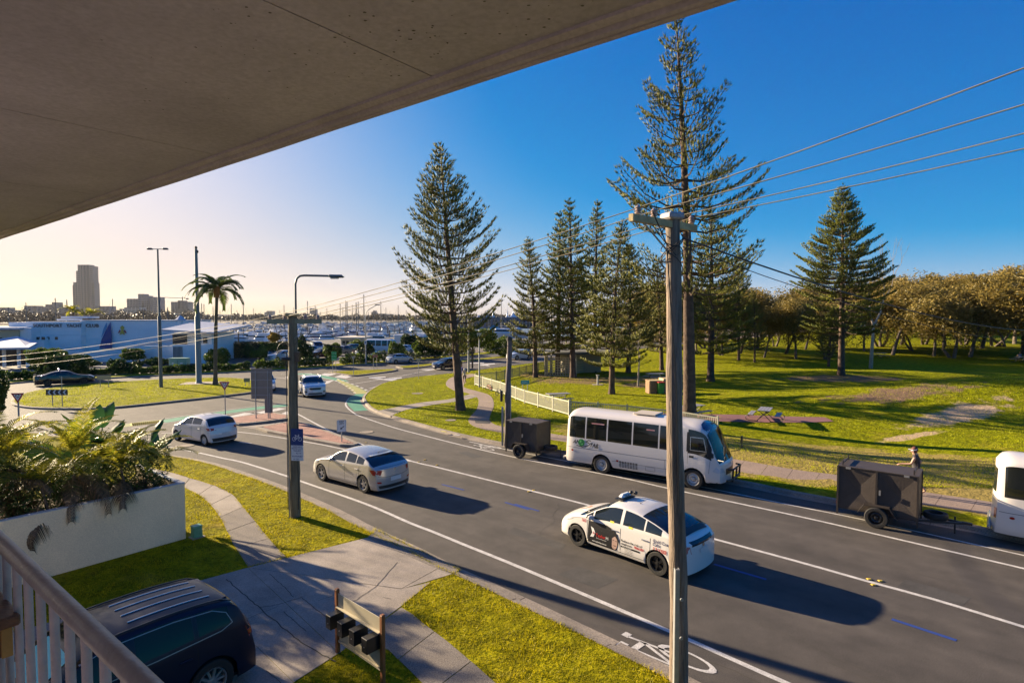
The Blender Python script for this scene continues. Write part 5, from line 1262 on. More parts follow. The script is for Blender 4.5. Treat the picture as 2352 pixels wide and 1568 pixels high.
# box trailers
galv_ = mat('galv_fitting', (.3, .3, .3), .45, metal=.5)
tr_m = mat('trailer_brown', (.055, .042, .034), .6, var=.15, vscale=3, bump=.2, bscale=20); tr_f = mat('trailer_frame', (.035, .028, .024), .5)
def trailer(label, wpt_, hd, L=2.35, W=1.25, H=1.45, bars=True):
    hd = Vector((hd[0], hd[1], 0)).normalized(); left = Vector((-hd.y, hd.x, 0)); c = wpt_+left*(W/2+.05)
    r = empty('box_trailer', (c.x, c.y, 0), math.atan2(hd.y, hd.x), label, 'trailer'); z0 = .42; z1 = z0+H; x0, x1 = -L*.52, L*.48
    for s in (1, -1):
        y = s*W/2; nb_ = 2; m = MB()
        for b in range(nb_):
            xa, xb = x0+(x1-x0)*b/nb_, x0+(x1-x0)*(b+1)/nb_; ce = ((xa+xb)/2, y-s*.05, (z0+z1)/2); C4 = [(xa, y, z0), (xb, y, z0), (xb, y, z1), (xa, y, z1)]
            m.add(C4+[ce], [(0, 1, 4), (1, 2, 4), (2, 3, 4), (3, 0, 4)])
        m.build('side_panel', tr_m, r)
    for x, nm in ((x0, 'rear_panel'), (x1, 'front_panel')):
        m = MB(); sx = -1 if x < 0 else 1; m.add([(x, -W/2, z0), (x, W/2, z0), (x, W/2, z1), (x, -W/2, z1), (x-sx*.05, 0, (z0+z1)/2)], [(0, 1, 4), (1, 2, 4), (2, 3, 4), (3, 0, 4)]); m.build(nm, tr_m, r)
    m = MB(); m.box(((x0+x1)/2, 0, z1+.012), (L+.04, W+.04, .03)); m.build('lid', tr_m, r)
    for s in (1, -1): MB().box((x0-.03, s*(W/2-.12), z0+.12), (.03, .16, .10)).build('tail_lamp', red_l, r)
    for x in (x0+.3, x1-.3): MB().box((x, -W/2-.035, z1-.02), (.14, .03, .06)).build('hinge', galv_, r)
    MB().box(((x0+x1)/2+.1, -W/2-.05, (z0+z1)/2), (.05, .04, .16)).build('latch', galv_, r)
    m = MB(); m.box(((x0+x1)/2, 0, z0-.03), (L, W, .05)); m.tube([(0, -W/2-.05, .33), (0, W/2+.05, .33)], .03, 8); m.build('floor', tr_f, r)
    for s in (1, -1):
        for x in (x0, (x0+x1)/2, x1):
            m = MB(); m.box((x, s*(W/2+.012), (z0+z1)/2-(.12 if x == x0 or x == x1 else 0)), (.055, .04, H+(.26 if x == x0 or x == x1 else 0))); m.build('corner_post', tr_f, r)
        m = MB(); y = s*(W/2+.14)
        pts = [(-.52, .40), (-.34, .68), (.34, .68), (.56, .36)]
        for a, b in zip(pts, pts[1:]): m.beam((a[0], y, a[1]), (b[0], y, b[1]), .24, .02)
        m.build('mudguard', tr_f, r)
        wheel(r, 0, s*(W/2+.21), .33, .19, 'steel', rim_dark)
    m = MB(); m.beam((x1, -.45, .38), (x1+1.15, 0, .42), .06, .06); m.beam((x1, .45, .38), (x1+1.15, 0, .42), .06, .06); m.box((x1+1.2, 0, .43), (.25, .09, .07)); m.tube([(x1+.9, .12, .02), (x1+.9, .12, .55)], .025, 8); m.build('drawbar', tr_f, r)
    sp_w = MB(); sp_w.lathe([(.2, -.09), (.3, -.09), (.33, -.04), (.33, .04), (.3, .09), (.2, .09), (.2, -.08)], 20, Matrix.Translation((x1+.42, 0, .52))); sp_w.build('spare_wheel', tyre_m, r, smooth=35)
    if bars:
        for x in (x0+.12, x1-.12):
            m = MB(); m.beam((x, -W/2+.1, z1+.10), (x, W/2-.1, z1+.10), .03, .04)
            for y in (-W/2+.1, W/2-.1): m.box((x, y, z1+.10), (.03, .03, .18))
            m.build('rack_bar', tr_f, r)
    return r
tl1 = G(1197, 1050); trailer('small dark brown box trailer hitched behind the minibus', tl1+Vector((0, 0, 0)), h, 1.75, 1.2, 1.25, False)
trailer('large dark brown box trailer behind the second minibus', G(2014, 1208), (bd2.x, bd2.y), 2.2, 1.15, 1.34)
# parked cars in the far car park
pw_ = [('ute', 'white ute facing the road behind the green cabinet', 415, 824, (.5, -.87), wh2), ('hatch', 'small dark car with red tail lights beside the coconut palm', 471, 828, (-.3, .95), paint('plum_paint', (.05, .01, .04))),
       ('van', 'pale blue work van parked in front of the dark hedge', 526, 812, (.95, -.3), lb_p), ('sedan', 'silver sedan parked nose out next to the work van', 553, 812, (.85, -.5), wh2),
       ('suv', 'white suv half hidden above the clipped bushes', 592, 802, (-.8, .6), wh2), ('sedan', 'silver sedan behind the bushes left of the lamp pole', 622, 824, (.2, -.98), lb_p), ('suv', 'white suv right against the lamp pole', 648, 828, (-.6, -.8), wh2),
       ('hatch', 'charcoal hatchback seen just behind the lamp pole', 655, 816, (.6, -.8), dk), ('van', 'silver van right of the trimmed double tree', 727, 806, (.5, -.87), lb_p), ('suv', 'blue suv right of the trimmed double tree', 716, 815, (.4, -.9), nb),
       ('suv', 'white and maroon four wheel drive behind the green sign', 738, 822, (-.6, -.8), paint('maroon_paint', (.08, .012, .02))), ('ute', 'tan ute beside the kiosk trees', 789, 816, (-.9, .4), paint('tan_paint', (.30, .24, .17))), ('suv', 'grey four wheel drive below the kiosk', 806, 809, (-.8, -.6), paint('grey_paint', (.12, .12, .12), .5)),
       ('sedan', 'silver sedan beside the tall street light', 846, 820, (.8, -.6), lb_p), ('minibus', 'white coach with dark windows in the car park', 878, 808, (.97, -.2), wh2), ('hatch', 'white hatchback with black stripe under the motorhome', 937, 809, (.9, -.4), wh2),
       ('hatch', 'blue hatchback parked beyond the tall pine', 987, 803, (.8, -.6), paint('blue_paint', (.02, .09, .25)))]
for k_, lab, x, y, hd, pm in pw_:
    simple_car('parked_' + {'ute': 'ute', 'van': 'van', 'minibus': 'coach', 'suv': 'suv'}.get(k_, 'car'), lab, {'van': 'van', 'minibus': 'bus', 'ute': 'ute', 'suv': 'suv'}.get(k_, 'car'), q(x, y+1)[:2]+(.06,), hd, k_, pm, 0, 'vehicles in the marina car park')
c = simple_car('motorhome', 'white motorhome with blue windscreen parked among the trees', 'motorhome', q(936, 800)[:2]+(.06,), (.92, -.4), 'van', wh2, 0)
MB().box((-.7, 0, 2.0), (4.2, 2.2, 1.9), bevel=.15).build('living_box', wh2, c.root); MB().box((1.7, 0, 2.5), (1.0, 2.0, .7), bevel=.2).build('cab_pod', wh2, c.root)
# ------------------------------------------------------------------ poles, wires, signs, street furniture
pole_m = mat('weathered_pole', (.19, .145, .11), .9, var=.45, vscale=2.2, stretch=(6, 6, .5), bump=1.4, bscale=9, coord='World')
arm_m = mat('crossarm_timber', (.42, .33, .17), .85, var=.25, vscale=4, bump=.4, bscale=20); arm_g = mat('crossarm_green', (.20, .21, .14), .85, var=.2, vscale=4)
ins_m = mat('insulator_ceramic', (.35, .26, .22), .3); wire_m = mat('power_wire', (.26, .21, .12), .6); cable_m = mat('black_cable', (.02, .02, .02), .6)
galv = mat('galvanised_steel', (.30, .31, .32), .5, metal=.4, var=.1, vscale=6); steel_d = mat('dark_steel_pole', (.10, .12, .125), .5, metal=.3)
def timber_pole(name, label, base, topz, r0, r1, lean=(0, 0), m=pole_m, group=None, wob=.02):
    r = empty(name, tuple(base), 0, label, 'power pole', group); H = topz-base.z; pts = []; rad = []; n = 22
    for i in range(n+1):
        t = i/n; pts.append((lean[0]*t+wob*math.sin(t*9), lean[1]*t+wob*math.cos(t*7), H*t-(.1 if i == 0 else 0))); rad.append((r0+(r1-r0)*t)*(1+.04*math.sin(t*31)+.03*math.sin(t*57+1)))
    b = MB(); b.tube(pts, rad, 16); b.build('pole', m, r, smooth=50); return r, pts
# big pole in front
b1 = Vector((3.03, 10.32, .1)); topz1 = at(1543, 497, 10.3).z; P1, pp = timber_pole('power_pole', 'tall weathered timber power pole standing nearest on the verge', b1, topz1, .165, .125, (-.22, 0), wob=.018)
cap_ = MB(); cap_.box((-.22, 0, topz1-.1+.0), (.32, .32, .12), bevel=.03, rz=.4); cap_.build('pole_cap', mat('cap_lead', (.33, .31, .32), .7, var=.3, vscale=12), P1)
al = at(1449, 500, 9.55); ar_ = at(1597, 524, 10.75); za = (al.z+ar_.z)/2
def w2(r, v): return Vector(v)-r.location
m = MB(); a_, b_ = w2(P1, (al.x, al.y, za)), w2(P1, (ar_.x, ar_.y, za)); m.beam(a_, b_, .09, .12); m.build('crossarm', arm_m, P1)
def insulator(root, p, s=1.0):
    m = MB(); m.lathe([(.045*s, 0), (.05*s, .02*s), (.03*s, .035*s), (.052*s, .05*s), (.035*s, .07*s), (.05*s, .085*s), (.03*s, .11*s), (.012*s, .125*s)], 12, Matrix.Translation(p)); return m.build('insulator', ins_m, root, smooth=40)
T1p = []
for t in (.10, .33, .72, .93):
    p = a_.lerp(b_, t)+Vector((0, 0, .075)); insulator(P1, p, 1.15); T1p.append(p+P1.location+Vector((0, 0, .10)))
dd = (b_-a_).normalized(); fwd = Vector((-dd.y, dd.x, 0))
for t in (.18, .60): m = MB(); p0_ = a_.lerp(b_, t)-Vector((0, 0, .05)); m.beam(p0_, Vector((-.17, -.02, topz1-.1-.75)), .035, .01); m.build('brace', galv, P1)
def sagcurve(a, b, sag, n=24): return [a.lerp(b, i/n)-Vector((0, 0, sag*4*(i/n)*(1-i/n))) for i in range(n+1)]
def wire(name, a, b, sag, r, m, label, group=None, n=28):
    mb = MB(); mb.tube(sagcurve(Vector(a), Vector(b), sag, n), r, 6); return tag(mb.build(name, m, smooth=60), label, 'wire', group)
wd_ = Vector((.72, -.694, 0))
lbls = ('topmost', 'second', 'third', 'lowest')
for i, (p, y) in enumerate(zip(T1p, (131, 216, 284, 320))):
    d = ray(2352, y); # meet the vertical plane through p along the street
    t = (p.x*wd_.y-p.y*wd_.x)/(d.x*wd_.y-d.y*wd_.x); q_ = Vector((d.x*t, d.y*t, CAMZ+d.z*t)); e_ = p+(q_-p)*2.2
    wire('power_wire', p, e_, .12, .009, wire_m, lbls[i]+' power wire running from the near crossarm to the upper right')
# low cables wound round the pole
m = MB(); Z = topz1-.1
for k in range(5):
    pts = [(-.22+.19*math.cos(t), .19*math.sin(t), Z-.35-.12*k+.18*math.sin(t*1.0+k)) for t in [j*2*math.pi/14 for j in range(15)]]; m.tube(pts, .009, 5)
m.tube([a_+Vector((.35, 0, .1)), Vector((-.35, -.15, Z-.5)), Vector((-.30, -.17, Z-1.2)), Vector((-.16, -.19, Z-3)), Vector((-.1, -.2, Z-5))], .011, 5)
m.tube([a_.lerp(b_, .2)+Vector((0, 0, .1)), Vector((-.45, -.1, Z-.35)), Vector((-.2, -.2, Z-.7)), Vector((.02, -.15, Z-.55)), b_+Vector((-.1, 0, .1))], .009, 5)
m.build('cable_loops', cable_m, P1)['kind'] = 'stuff'
m = MB(); m.box((-.14, -.30, 1.05), (.07, .05, 2.3)); m.box((-.175, -.27, 1.05), (.012, .09, 2.3)); m.box((-.105, -.27, 1.05), (.012, .09, 2.3)); m.build('cable_guard', galv, P1)
for z in (1.6, .9): MB().lathe([(.03, 0), (.03, .02)], 10, Matrix.Translation((-.02, -.17, z)) @ Matrix.Rotation(R(90), 4, 'X')).build('pole_disc', galv, P1)
sc_ = Vector((3.0, 10.3, at(1560, 545, 10.2).z)); wire('service_cable', sc_, at(2640, 690, 42), 1.9, .016, cable_m, 'black service cable sagging from the near pole across the park')
wire('service_cable', sc_-Vector((0, 0, .15)), at(2640, 655, 60), 3.4, .008, cable_m, 'thin lower service cable sagging from the near pole')

# pole with the bicycle route sign
b2 = G(678, 1186, .1); tz2 = at(668, 724, b2.y).z; P2, _ = timber_pole('power_pole', 'timber power pole with bicycle route sign and bent lamp arm', b2, tz2, .17, .145, (0, 0), m=mat('pole_grey_green', (.15, .13, .085), .9, var=.4, vscale=2.5, stretch=(5, 5, .5), bump=1.0, bscale=10, coord='World'), wob=.012)
h2 = tz2-.1; MB().box((0, 0, h2+.02), (.36, .36, .1), bevel=.02).build('pole_cap', arm_m, P2)
m = MB(); aw = Vector((.86, .5, 0)); L2 = 1.95; sL = at(618, 728, b2.y).x-b2.x; sR = at(736, 728, b2.y).x-b2.x
A2, B2 = Vector((sL, -.16, h2-.20)), Vector((sR, .10, h2-.20)); m.beam(A2, B2, .10, .15); m.build('crossarm', arm_g, P2)
T2 = []
for t in (.05, .32, .70, .93): insulator(P2, A2.lerp(B2, t)+Vector((0, 0, .07)), 1.2); T2.append(A2.lerp(B2, t)+P2.location+Vector((0, 0, .16)))
for x in (-.05, .6): MB().beam((x, -.2, h2-.6) if x < 0 else (.1, -.1, h2-.75), (A2.lerp(B2, .85 if x > 0 else .2)), .04, .012).build('brace', galv, P2)
# the lamp arm
m = MB(); X0 = at(677, 728, b2.y).x-b2.x; zt = at(680, 632, b2.y).z-.1; pts = [(X0, .1, h2-1.6), (X0, .1, h2), (X0, .1, zt-.28), (X0+.05, .1, zt-.1), (X0+.16, .1, zt-.015), (X0+.3, .1, zt), (X0+1.15, .06, zt-.02)]
m.tube(pts, .035, 10); m.build('lamp_arm', steel_d, P2, smooth=60)
xe = X0+1.1; m = MB(); m.box((xe+.28, .05, zt-.03), (.46, .2, .10), bevel=.04, taper=.8); m.box((xe+.10, .05, zt-.02), (.2, .12, .09), bevel=.03); lh = m.build('lamp_head', steel_d, P2); m = MB(); m.box((xe+.2, .05, zt-.09), (.26, .15, .05), bevel=.02); m.build('lamp_glass', mat('lamp_diffuser', (.5, .46, .4), .3), lh)
m = MB(); m.lathe([(.05, 0), (.06, .05), (.06, .25), (.05, .3)], 12, Matrix.Translation((-.32, -.1, h2-1.42)) @ Matrix.Rotation(R(90), 4, 'Y')); m.box((.2, -.1, h2-1.35), (.13, .14, .32)); m.build('fuse_boxes', trim_m, P2)
m = MB()
for k in range(6):
    a = random.uniform(0, 6); pts = [(-.25+.28*math.cos(t+a)*(.6+.1*k), -.16+.04*k, h2-1.0-.07*k+.25*math.sin(t+a)) for t in [j*.5 for j in range(11)]]; m.tube(pts, .008, 5)
for t_, x_ in ((.1, -.2), (.3, -.1), (.7, .12), (.93, .2)): m.tube(sagcurve(A2.lerp(B2, t_)+Vector((0, 0, .15)), Vector((x_, -.15, h2-.95)), .18, 8), .008, 5)
for xx in (-.15, .16): m.tube([(xx, -.12, h2-1.2), (xx*1.1, -.14, h2-3), (xx*1.1, -.16, .3)], .014, 5)
m.build('cable_loops', cable_m, P2)['kind'] = 'stuff'
MB().box((-.15, -.05, 1.55), (.05, .05, 3.1)).build('cable_conduit', galv, P2)
for i in range(4):
    wire('power_wire', T1p[i], T2[i], .10, .008, wire_m, lbls[i]+' power wire between the two big timber poles')
    wire('power_wire', T2[i], Vector((-62-i*.4, 46+i*1.2, 5.4-.35*i)), 1.75+.18*(i % 2), .0085, wire_m, ('topmost', 'second', 'third', 'lowest')[i]+' power wire sagging to the left over the roundabout')
sg_m = mat('sign_white', (.62, .64, .66), .4); sg_b = mat('sign_blue_dark', (.008, .035, .17), .35); sg_k = mat('sign_black', (.012, .012, .015), .4)
sgr = empty('route_sign', tuple(b2), 0, 'blue and white bicycle route sign fixed to the pole', 'sign')
fy = -.23; cx_ = at(683, 1020, b2.y-.2).x-b2.x; zt1 = at(683, 984, b2.y-.2).z-.1; zt2 = at(683, 1022, b2.y-.2).z-.1; zt3 = at(683, 1057, b2.y-.2).z-.1; W_ = .42
ang = R(-8); fr = lambda x, z, y=fy: frame4((cx_+x*math.cos(ang), y+x*math.sin(ang), z), (math.cos(ang), math.sin(ang), 0), (0, 0, 1))
m = MB(); m.box((cx_, fy+.012, (zt1+zt2)/2), (W_, .012, zt1-zt2), rz=ang); m.build('blue_panel', sg_b, sgr); m = MB(); m.box((cx_, fy+.012, (zt2+zt3)/2-.003), (W_, .012, zt2-zt3), rz=ang); m.build('white_panel', sg_m, sgr)
m = MB()
for vs, fs in bike2d(): flat(m, [(v[0]*W_*.82-W_*.41, v[1]*W_*.82) for v in vs], fs, fr(0, (zt1+zt2)/2-.13, fy+.001))
m.build('bicycle_pictogram', sg_m, sgr)
m = MB(); hh = zt2-zt3
for s_, sz, zz in (('DARREN SMITH', .045, .88), ('MEMORIAL ROUTE', .045, .76), ('THE SPIT', .066, .60), ('4.2 >', .066, .44), ('SOUTHPORT', .062, .24), ('< 2.8', .066, .06)):
    s_ = s_.replace('>', '\u2192').replace('<', '\u2190') if False else s_
    tv, tf = text2d(s_.replace(' >', '').replace('< ', ''), sz, .0015, 'CENTER'); flat(m, tv, tf, fr(0, zt3+hh*zz, fy+.002))
    if '>' in s_: av = arrow2d(.07, .012, .035, .03); flat(m, [(a+.07, b+.022) for a, b in av], [tuple(range(7))], fr(0, zt3+hh*zz, fy+.002))
    if '<' in s_: av = arrow2d(.07, .012, .035, .03); flat(m, [(-a-.07, b+.022) for a, b in av], [tuple(range(6, -1, -1))], fr(0, zt3+hh*zz, fy+.002))
m.build('lettering', sg_b, sgr)
# old short timber pole by the trailer
b3 = T(1164, 1023); b3 = Vector((b3.x-.0, b3.y, .12)); tz3 = at(1169, 782, b3.y).z; P3, _ = timber_pole('power_pole', 'short old timber pole standing at the kerb beside the small trailer', b3, tz3, .155, .125, (.14, 0), m=mat('pole_dark', (.12, .10, .095), .9, var=.4, vscale=3, stretch=(5, 5, .5), bump=.8, bscale=10, coord='World'))
MB().box((-.27, -.05, 2.55), (.13, .2, .55), bevel=.02).build('meter_box', trim_m, P3); MB().box((-.22, -.08, 1.0), (.10, .10, 2.0)).build('cable_guard', galv, P3); MB().box((.20, -.05, 1.6), (.05, .05, 3.2)).build('cable_conduit', galv, P3); MB().box((.18, -.02, tz3-1.6), (.05, .06, 2.6)).build('conduit', mat('conduit_white', (.45, .45, .45), .5), P3)
MB().lathe([(.15, 0), (.15, .14), (.08, .2), (.01, .22)], 12, Matrix.Translation((.14, 0, tz3-.12))).build('pole_cap', trim_m, P3)
wire('service_cable', Vector((b2.x+.15, b2.y, tz2-.75)), Vector((b3.x+.12, b3.y, tz3-.25)), .55, .016, cable_m, 'black service cable hanging between the sign pole and the short pole')

# round posts and lamps
def post(mb, H, r0, r1, n=12, x=0, y=0): mb.tube([(x, y, 0), (x, y, H*.33), (x, y, H*.34), (x, y, H)], [r0, r0, (r0+r1)/2, r1], n); return mb
lt = G(370, 889, .13); H = hgt(lt, 366, 572); r = empty('light_pole', tuple(lt), 0, 'tall dark light pole with twin floodlight heads on the roundabout', 'light pole')
m = MB(); m.tube([(0, 0, 0), (0, 0, 6.6), (0, 0, 6.7), (0, 0, H)], [.16, .15, .10, .07], 12); m.build('pole', steel_d, r, smooth=50); m = MB(); m.beam((-.55, 0, H), (.55, 0, H), .06, .06); m.build('cross_bar', steel_d, r)
for s in (-1, 1): m = MB(); m.box((s*.72, 0, H+.02), (.5, .35, .16), bevel=.05, taper=.8); m.build('floodlight', trim_m, r)
fp_ = G(457, 880, .13); H = hgt(fp_, 456, 572); r = empty('camera_pole', tuple(fp_), 0, 'tall grey steel pole with a small camera on top beside the palm', 'pole')
m = MB(); m.tube([(0, 0, 0), (0, 0, .15), (0, 0, 6.6), (0, 0, 6.7), (0, 0, H)], [.34, .26, .25, .19, .13], 14); m.build('pole', mat('grey_steel', (.17, .20, .20), .5, metal=.3), r, smooth=50); m = MB(); m.box((0, 0, H+.15), (.18, .3, .25), bevel=.05); m.box((.1, 0, H-.25), (.25, .2, .25), bevel=.05); m.build('camera_head', trim_m, r)
m = MB(); m.box((.2, 0, .01), (3.4, 2.4, .05), rz=.2); m.build('concrete_pad', conc, r)
def street_light(x, y, xt, yt, xe, ye, label, sgn=1, r0=.11):
    b = G(x, y, .13); H = hgt(b, xt, yt); r = empty('street_light', tuple(b), 0, label, 'street light'); dx = at(xe, ye, b.y).x-b.x; dz = at(xe, ye, b.y).z-b.z
    m = MB(); m.tube([(0, 0, 0), (0, 0, H-.9), (dx*.06, 0, H-.35), (dx*.25, 0, H+.05), (dx*.95, 0, dz)], [r0, r0*.65, r0*.5, r0*.45, r0*.35], 10); m.build('pole', galv, r, smooth=60)
    MB().box((dx, 0, dz), (.7, .25, .12), bevel=.04).build('lamp_head', steel_d, r); return r
r = street_light(879.5-39, 836, 840, 712, 867, 700, 'grey street light with curved arm in front of the marina hedge')
MB().box((.02, -.14, 3.0), (.34, .02, .5)).build('sign_plate', sg_m, r); MB().box((.02, -.155, 3.05), (.16, .01, .2)).build('sign_arrow', sg_b, r)
b = G(1076.5, 855, .13); r = empty('street_light', tuple(b), 0, 'plain grey street light pole right of the tall pine', 'street light'); m = MB(); m.tube([(0, 0, 0), (0, 0, hgt(b, 1075, 722))], [.13, .08], 10); m.build('pole', galv, r, smooth=60)
b = T(1101, 890); r = empty('park_lamp', tuple(b), 0, 'park lamp post with square lantern beside the cream fence', 'park lamp'); H = hgt(b, 1101, 766); m = MB(); post(m, H-.3, .075, .06, 10); m.build('pole', galv, r, smooth=50); MB().box((0, 0, H-.14), (.30, .30, .26), taper=1.25).build('lantern', mat('lantern_glass', (.5, .5, .45), .3), r); MB().box((0, 0, H+.02), (.42, .42, .05), bevel=.02).build('lantern_roof', galv, r)
b = T(1266, 857); r = empty('street_light', tuple(b), 0, 'thin grey pole among the pines left of the lattice shelter', 'street light'); m = MB(); m.tube([(0, 0, 0), (0, 0, 9)], [.1, .07], 8); m.build('pole', galv, r, smooth=50)

# signs
red_s = mat('sign_red', (.45, .015, .02), .4); signback = mat('sign_back', (.34, .32, .27), .5, metal=.2)
def sign_post(x, y, ytop, name, label, rz=0.0, n=1, park=False, z=.13, spread=.0, m=galv, r=.03):
    b = T(x, y) if park else G(x, y, z); R_ = empty(name, tuple(b), rz, label, 'sign'); H = hgt(b, x, ytop)
    for i in range(n):
        mb = MB(); mb.tube([(spread*(i-(n-1)/2), 0, 0), (spread*(i-(n-1)/2), 0, H)], r, 8); mb.build('post', m, R_, smooth=60)
    return R_, H, b
def give_way(x, y, ytri, s_px, label, rz=0.0, back=False, park=False, r=.03):
    R_, H, b = sign_post(x, y, ytri, 'give_way_sign', label, rz, park=park, r=r); s = s_px/FOC*b.y; h = s*.87; zt = H+.0
    sg = 1 if back else -1
    tri = lambda k, cz: [(-s/2*k, cz+h/3*k), (s/2*k, cz+h/3*k), (0, cz-2*h/3*k)]
    cz = zt-h/3
    m = MB(); m.prism([(a, b_) for a, b_ in tri(1, 0)], -.008, .008, Matrix.Translation((0, -.045*(1 if not back else -1), cz)) @ Matrix.Rotation(R(90), 4, 'X')); m.build('sign_plate', signback if back else sg_m, R_)
    if not back:
        m = MB(); o, i_ = tri(.95, 0), tri(.62, 0); m.add([(p[0], -.060, cz+p[1]) for p in o+i_], [(0, 1, 4, 3), (1, 2, 5, 4), (2, 0, 3, 5)]); m.build('red_border', red_s, R_)
        m = MB(); vs = []; 
        for k in range(3):
            a0 = k*2*math.pi/3; pts = [(s*.13*math.cos(a0+t), s*.13*math.sin(a0+t)+h*.06) for t in (0, .5, 1, 1.5)]; v2, f2 = thick_line2d(pts, s*.06); m.add([(a, -.062, cz+b_) for a, b_ in v2], [f[::-1] for f in f2])
        m.build('roundabout_pictogram', sg_k, R_)
    return R_
give_way(43.5, 966, 902, 28, 'red and white give way sign at the far left of the roundabout', .15, r=.05)
give_way(518, 966, 876, 24, 'red and white give way sign at the head of the brick splitter island', .1)
give_way(812, 861, 818, 10, 'give way sign seen from behind on the small median', .1, back=True); give_way(961.5, 870, 823, 13, 'give way sign seen from behind on the park corner grass', .1, back=True, park=True)
R_, H, b = sign_post(121, 933, 898, 'chevron_sign', 'black and white chevron board on the left of the roundabout'); wv = 50/FOC*b.y; hv = 13/FOC*b.y
b0x = (132.5-121)/FOC*b.y; m = MB(); m.box((b0x, -.04, H-hv*.2), (wv, .02, hv)); m.build('board', sg_k, R_); m = MB(); m.tube([(wv*.45, 0, 0), (wv*.45, 0, H)], .03, 8); m.build('post', galv, R_)
m = MB()
for k in range(4):
    x = b0x-wv*.42+wv*.235*k; hh = hv*.42; z = H-hv*.2; d_ = wv*.09; m.add([(x, -.055, z), (x+d_, -.055, z+hh), (x+d_*1.9, -.055, z+hh), (x+d_*.9, -.055, z), (x+d_*1.9, -.055, z-hh), (x+d_, -.055, z-hh)], [(0, 3, 2, 1), (0, 5, 4, 3)])
m.build('chevrons', sg_m, R_)
R_, H, b = sign_post(785, 1014, 990, 'keep_left_sign', 'keep left sign with slanting arrow on the tip of the splitter island', .25); s = b.y/FOC; w_, h_ = 21*s, 28*s; zc = H+h_*.5-.03
m = MB(); m.box((0, -.03, zc), (w_, .012, h_), bevel=.004); m.build('sign_plate', sg_m, R_); m = MB(); v2, f2 = thick_line2d([(-w_/2+.015, zc-h_/2+.015), (w_/2-.015, zc-h_/2+.015), (w_/2-.015, zc+h_/2-.015), (-w_/2+.015, zc+h_/2-.015)], .012, True); m.add([(a, -.0375, c2) for a, c2 in v2], [f[::-1] for f in f2])
for s_, zz in (('KEEP', .30), ('LEFT', .12)): tv, tf = text2d(s_, h_*.19, .002, 'CENTER'); m.add([(v[0], -.038, zc+h_*zz+v[1]) for v in tv], tf)
av = arrow2d(h_*.42, h_*.06, h_*.2, h_*.16); ca, sa = math.cos(R(218)), math.sin(R(218)); m.add([(a*ca-b_*sa+w_*.28, -.038, a*sa+b_*ca+zc-h_*.02) for a, b_ in av], [tuple(range(7))]); m.build('lettering', sg_k, R_)
# big sign seen from behind
bA, bB = G(588, 960, .13), G(615, 960, .13); c = (bA+bB)/2; r = empty('direction_sign', tuple(c), 0, 'large grey direction sign seen from behind on the splitter island', 'sign'); s = c.y/FOC
zt = at(600, 846, c.y).z-.13; zb = at(600, 916, c.y).z-.13; x0, x1 = at(576, 880, c.y).x-c.x, at(625, 880, c.y).x-c.x
m = MB(); m.box(((x0+x1)/2, .04, (zt+zb)/2), (x1-x0, .02, zt-zb)); m.build('main_board', mat('sign_back_grey', (.20, .175, .155), .6, var=.08, vscale=3), r); z2 = at(600, 948, c.y).z-.13; xa, xb = at(607, 900, c.y).x-c.x, at(625, 900, c.y).x-c.x
m = MB(); m.box(((xa+xb)/2, .04, (zb+z2)/2-.003), (xb-xa, .02, zb-z2)); m.build('lower_board', _M['sign_back_grey'], r)
for x in (587.5, 615.5, 619.5): xx = at(x, 900, c.y).x-c.x; m = MB(); m.tube([(xx, -.02, 0), (xx, -.02, zt-(.15 if x < 619 else 1.6))], .035, 8); m.build('post', galv, r, smooth=60)
for k in range(4): m = MB(); m.box(((x0+x1)/2, .02, zt-.25-k*(zt-zb-.5)/3), (x1-x0-.05, .02, .04)); m.build('stiffener', galv, r)
# smaller far signs
def board_sign(name, x, y, ytop, wpx, hpx, col, label, n=2, back=False, txt=None, park=False, tcol=None, rows=1):
    R_, H, b = sign_post(x, y, ytop, name, label, 0, n=n, park=park, spread=wpx*.6/FOC*(T(x, y) if park else G(x, y)).y); s = b.y/FOC
    m = MB(); m.box((0, -.05, H-hpx*s/2), (wpx*s, .03, hpx*s)); m.build('board', col, R_)
    if txt:
        m = MB()
        for i, t_ in enumerate(txt):
            tv, tf = text2d(t_, hpx*s*.8/len(txt)*.8, 0, 'CENTER'); mw = max(abs(v[0]) for v in tv)*2; k = min(1, wpx*s*.9/mw); m.add([(v[0]*k, -.068, H-hpx*s*(i+.75)/len(txt)+v[1]*k) for v in tv], tf)
        m.build('lettering', tcol or sg_m, R_)
    return R_
gs = mat('sign_green', (.01, .25, .07), .4); bs = mat('sign_brown', (.22, .06, .03), .5); ts_ = mat('sign_turquoise', (.02, .36, .38), .4)
board_sign('direction_sign', 768, 857, 807, 12, 21, gs, 'green direction sign above brown panel on the median nose', 2, txt=('SOUTHPORT', 'Main Beach', 'The Spit'))
R_ = board_sign('tourist_sign', 768.5, 857.5, 829, 12, 5, bs, 'brown tourist panel low on the green direction sign', 2, txt=('Sea World',)) if False else None
board_sign('tourist_sign', 862, 849, 814, 12, 7, bs, 'small brown tourist sign on the median', 2, txt=('Fishermans', 'Wharf'))
board_sign('fence_board_sign', 240, 889, 863, 32, 9, mat('board_beige', (.36, .30, .20), .6), 'low beige board sign on two posts at the roundabout rear', 2)
board_sign('small_sign_back', 568, 888, 868, 14, 9, mat('sign_back_olive', (.20, .22, .12), .6), 'small sign back on two posts beside the big grey sign', 2)
b = G(160, 871); board_sign('blue_sign', 146, 893, 863, 0.1, .1, sg_b, 'x', 1) if False else None
R_, H, b = sign_post(143, 919, 865, 'thin_post', 'thin bare steel post behind the chevron board', r=.03)
wsg = board_sign('park_sign', 1206, 902, 873, 19, 9, ts_, 'turquoise park name sign on two posts behind the cream fence', 2, txt=('PARK',), park=True)

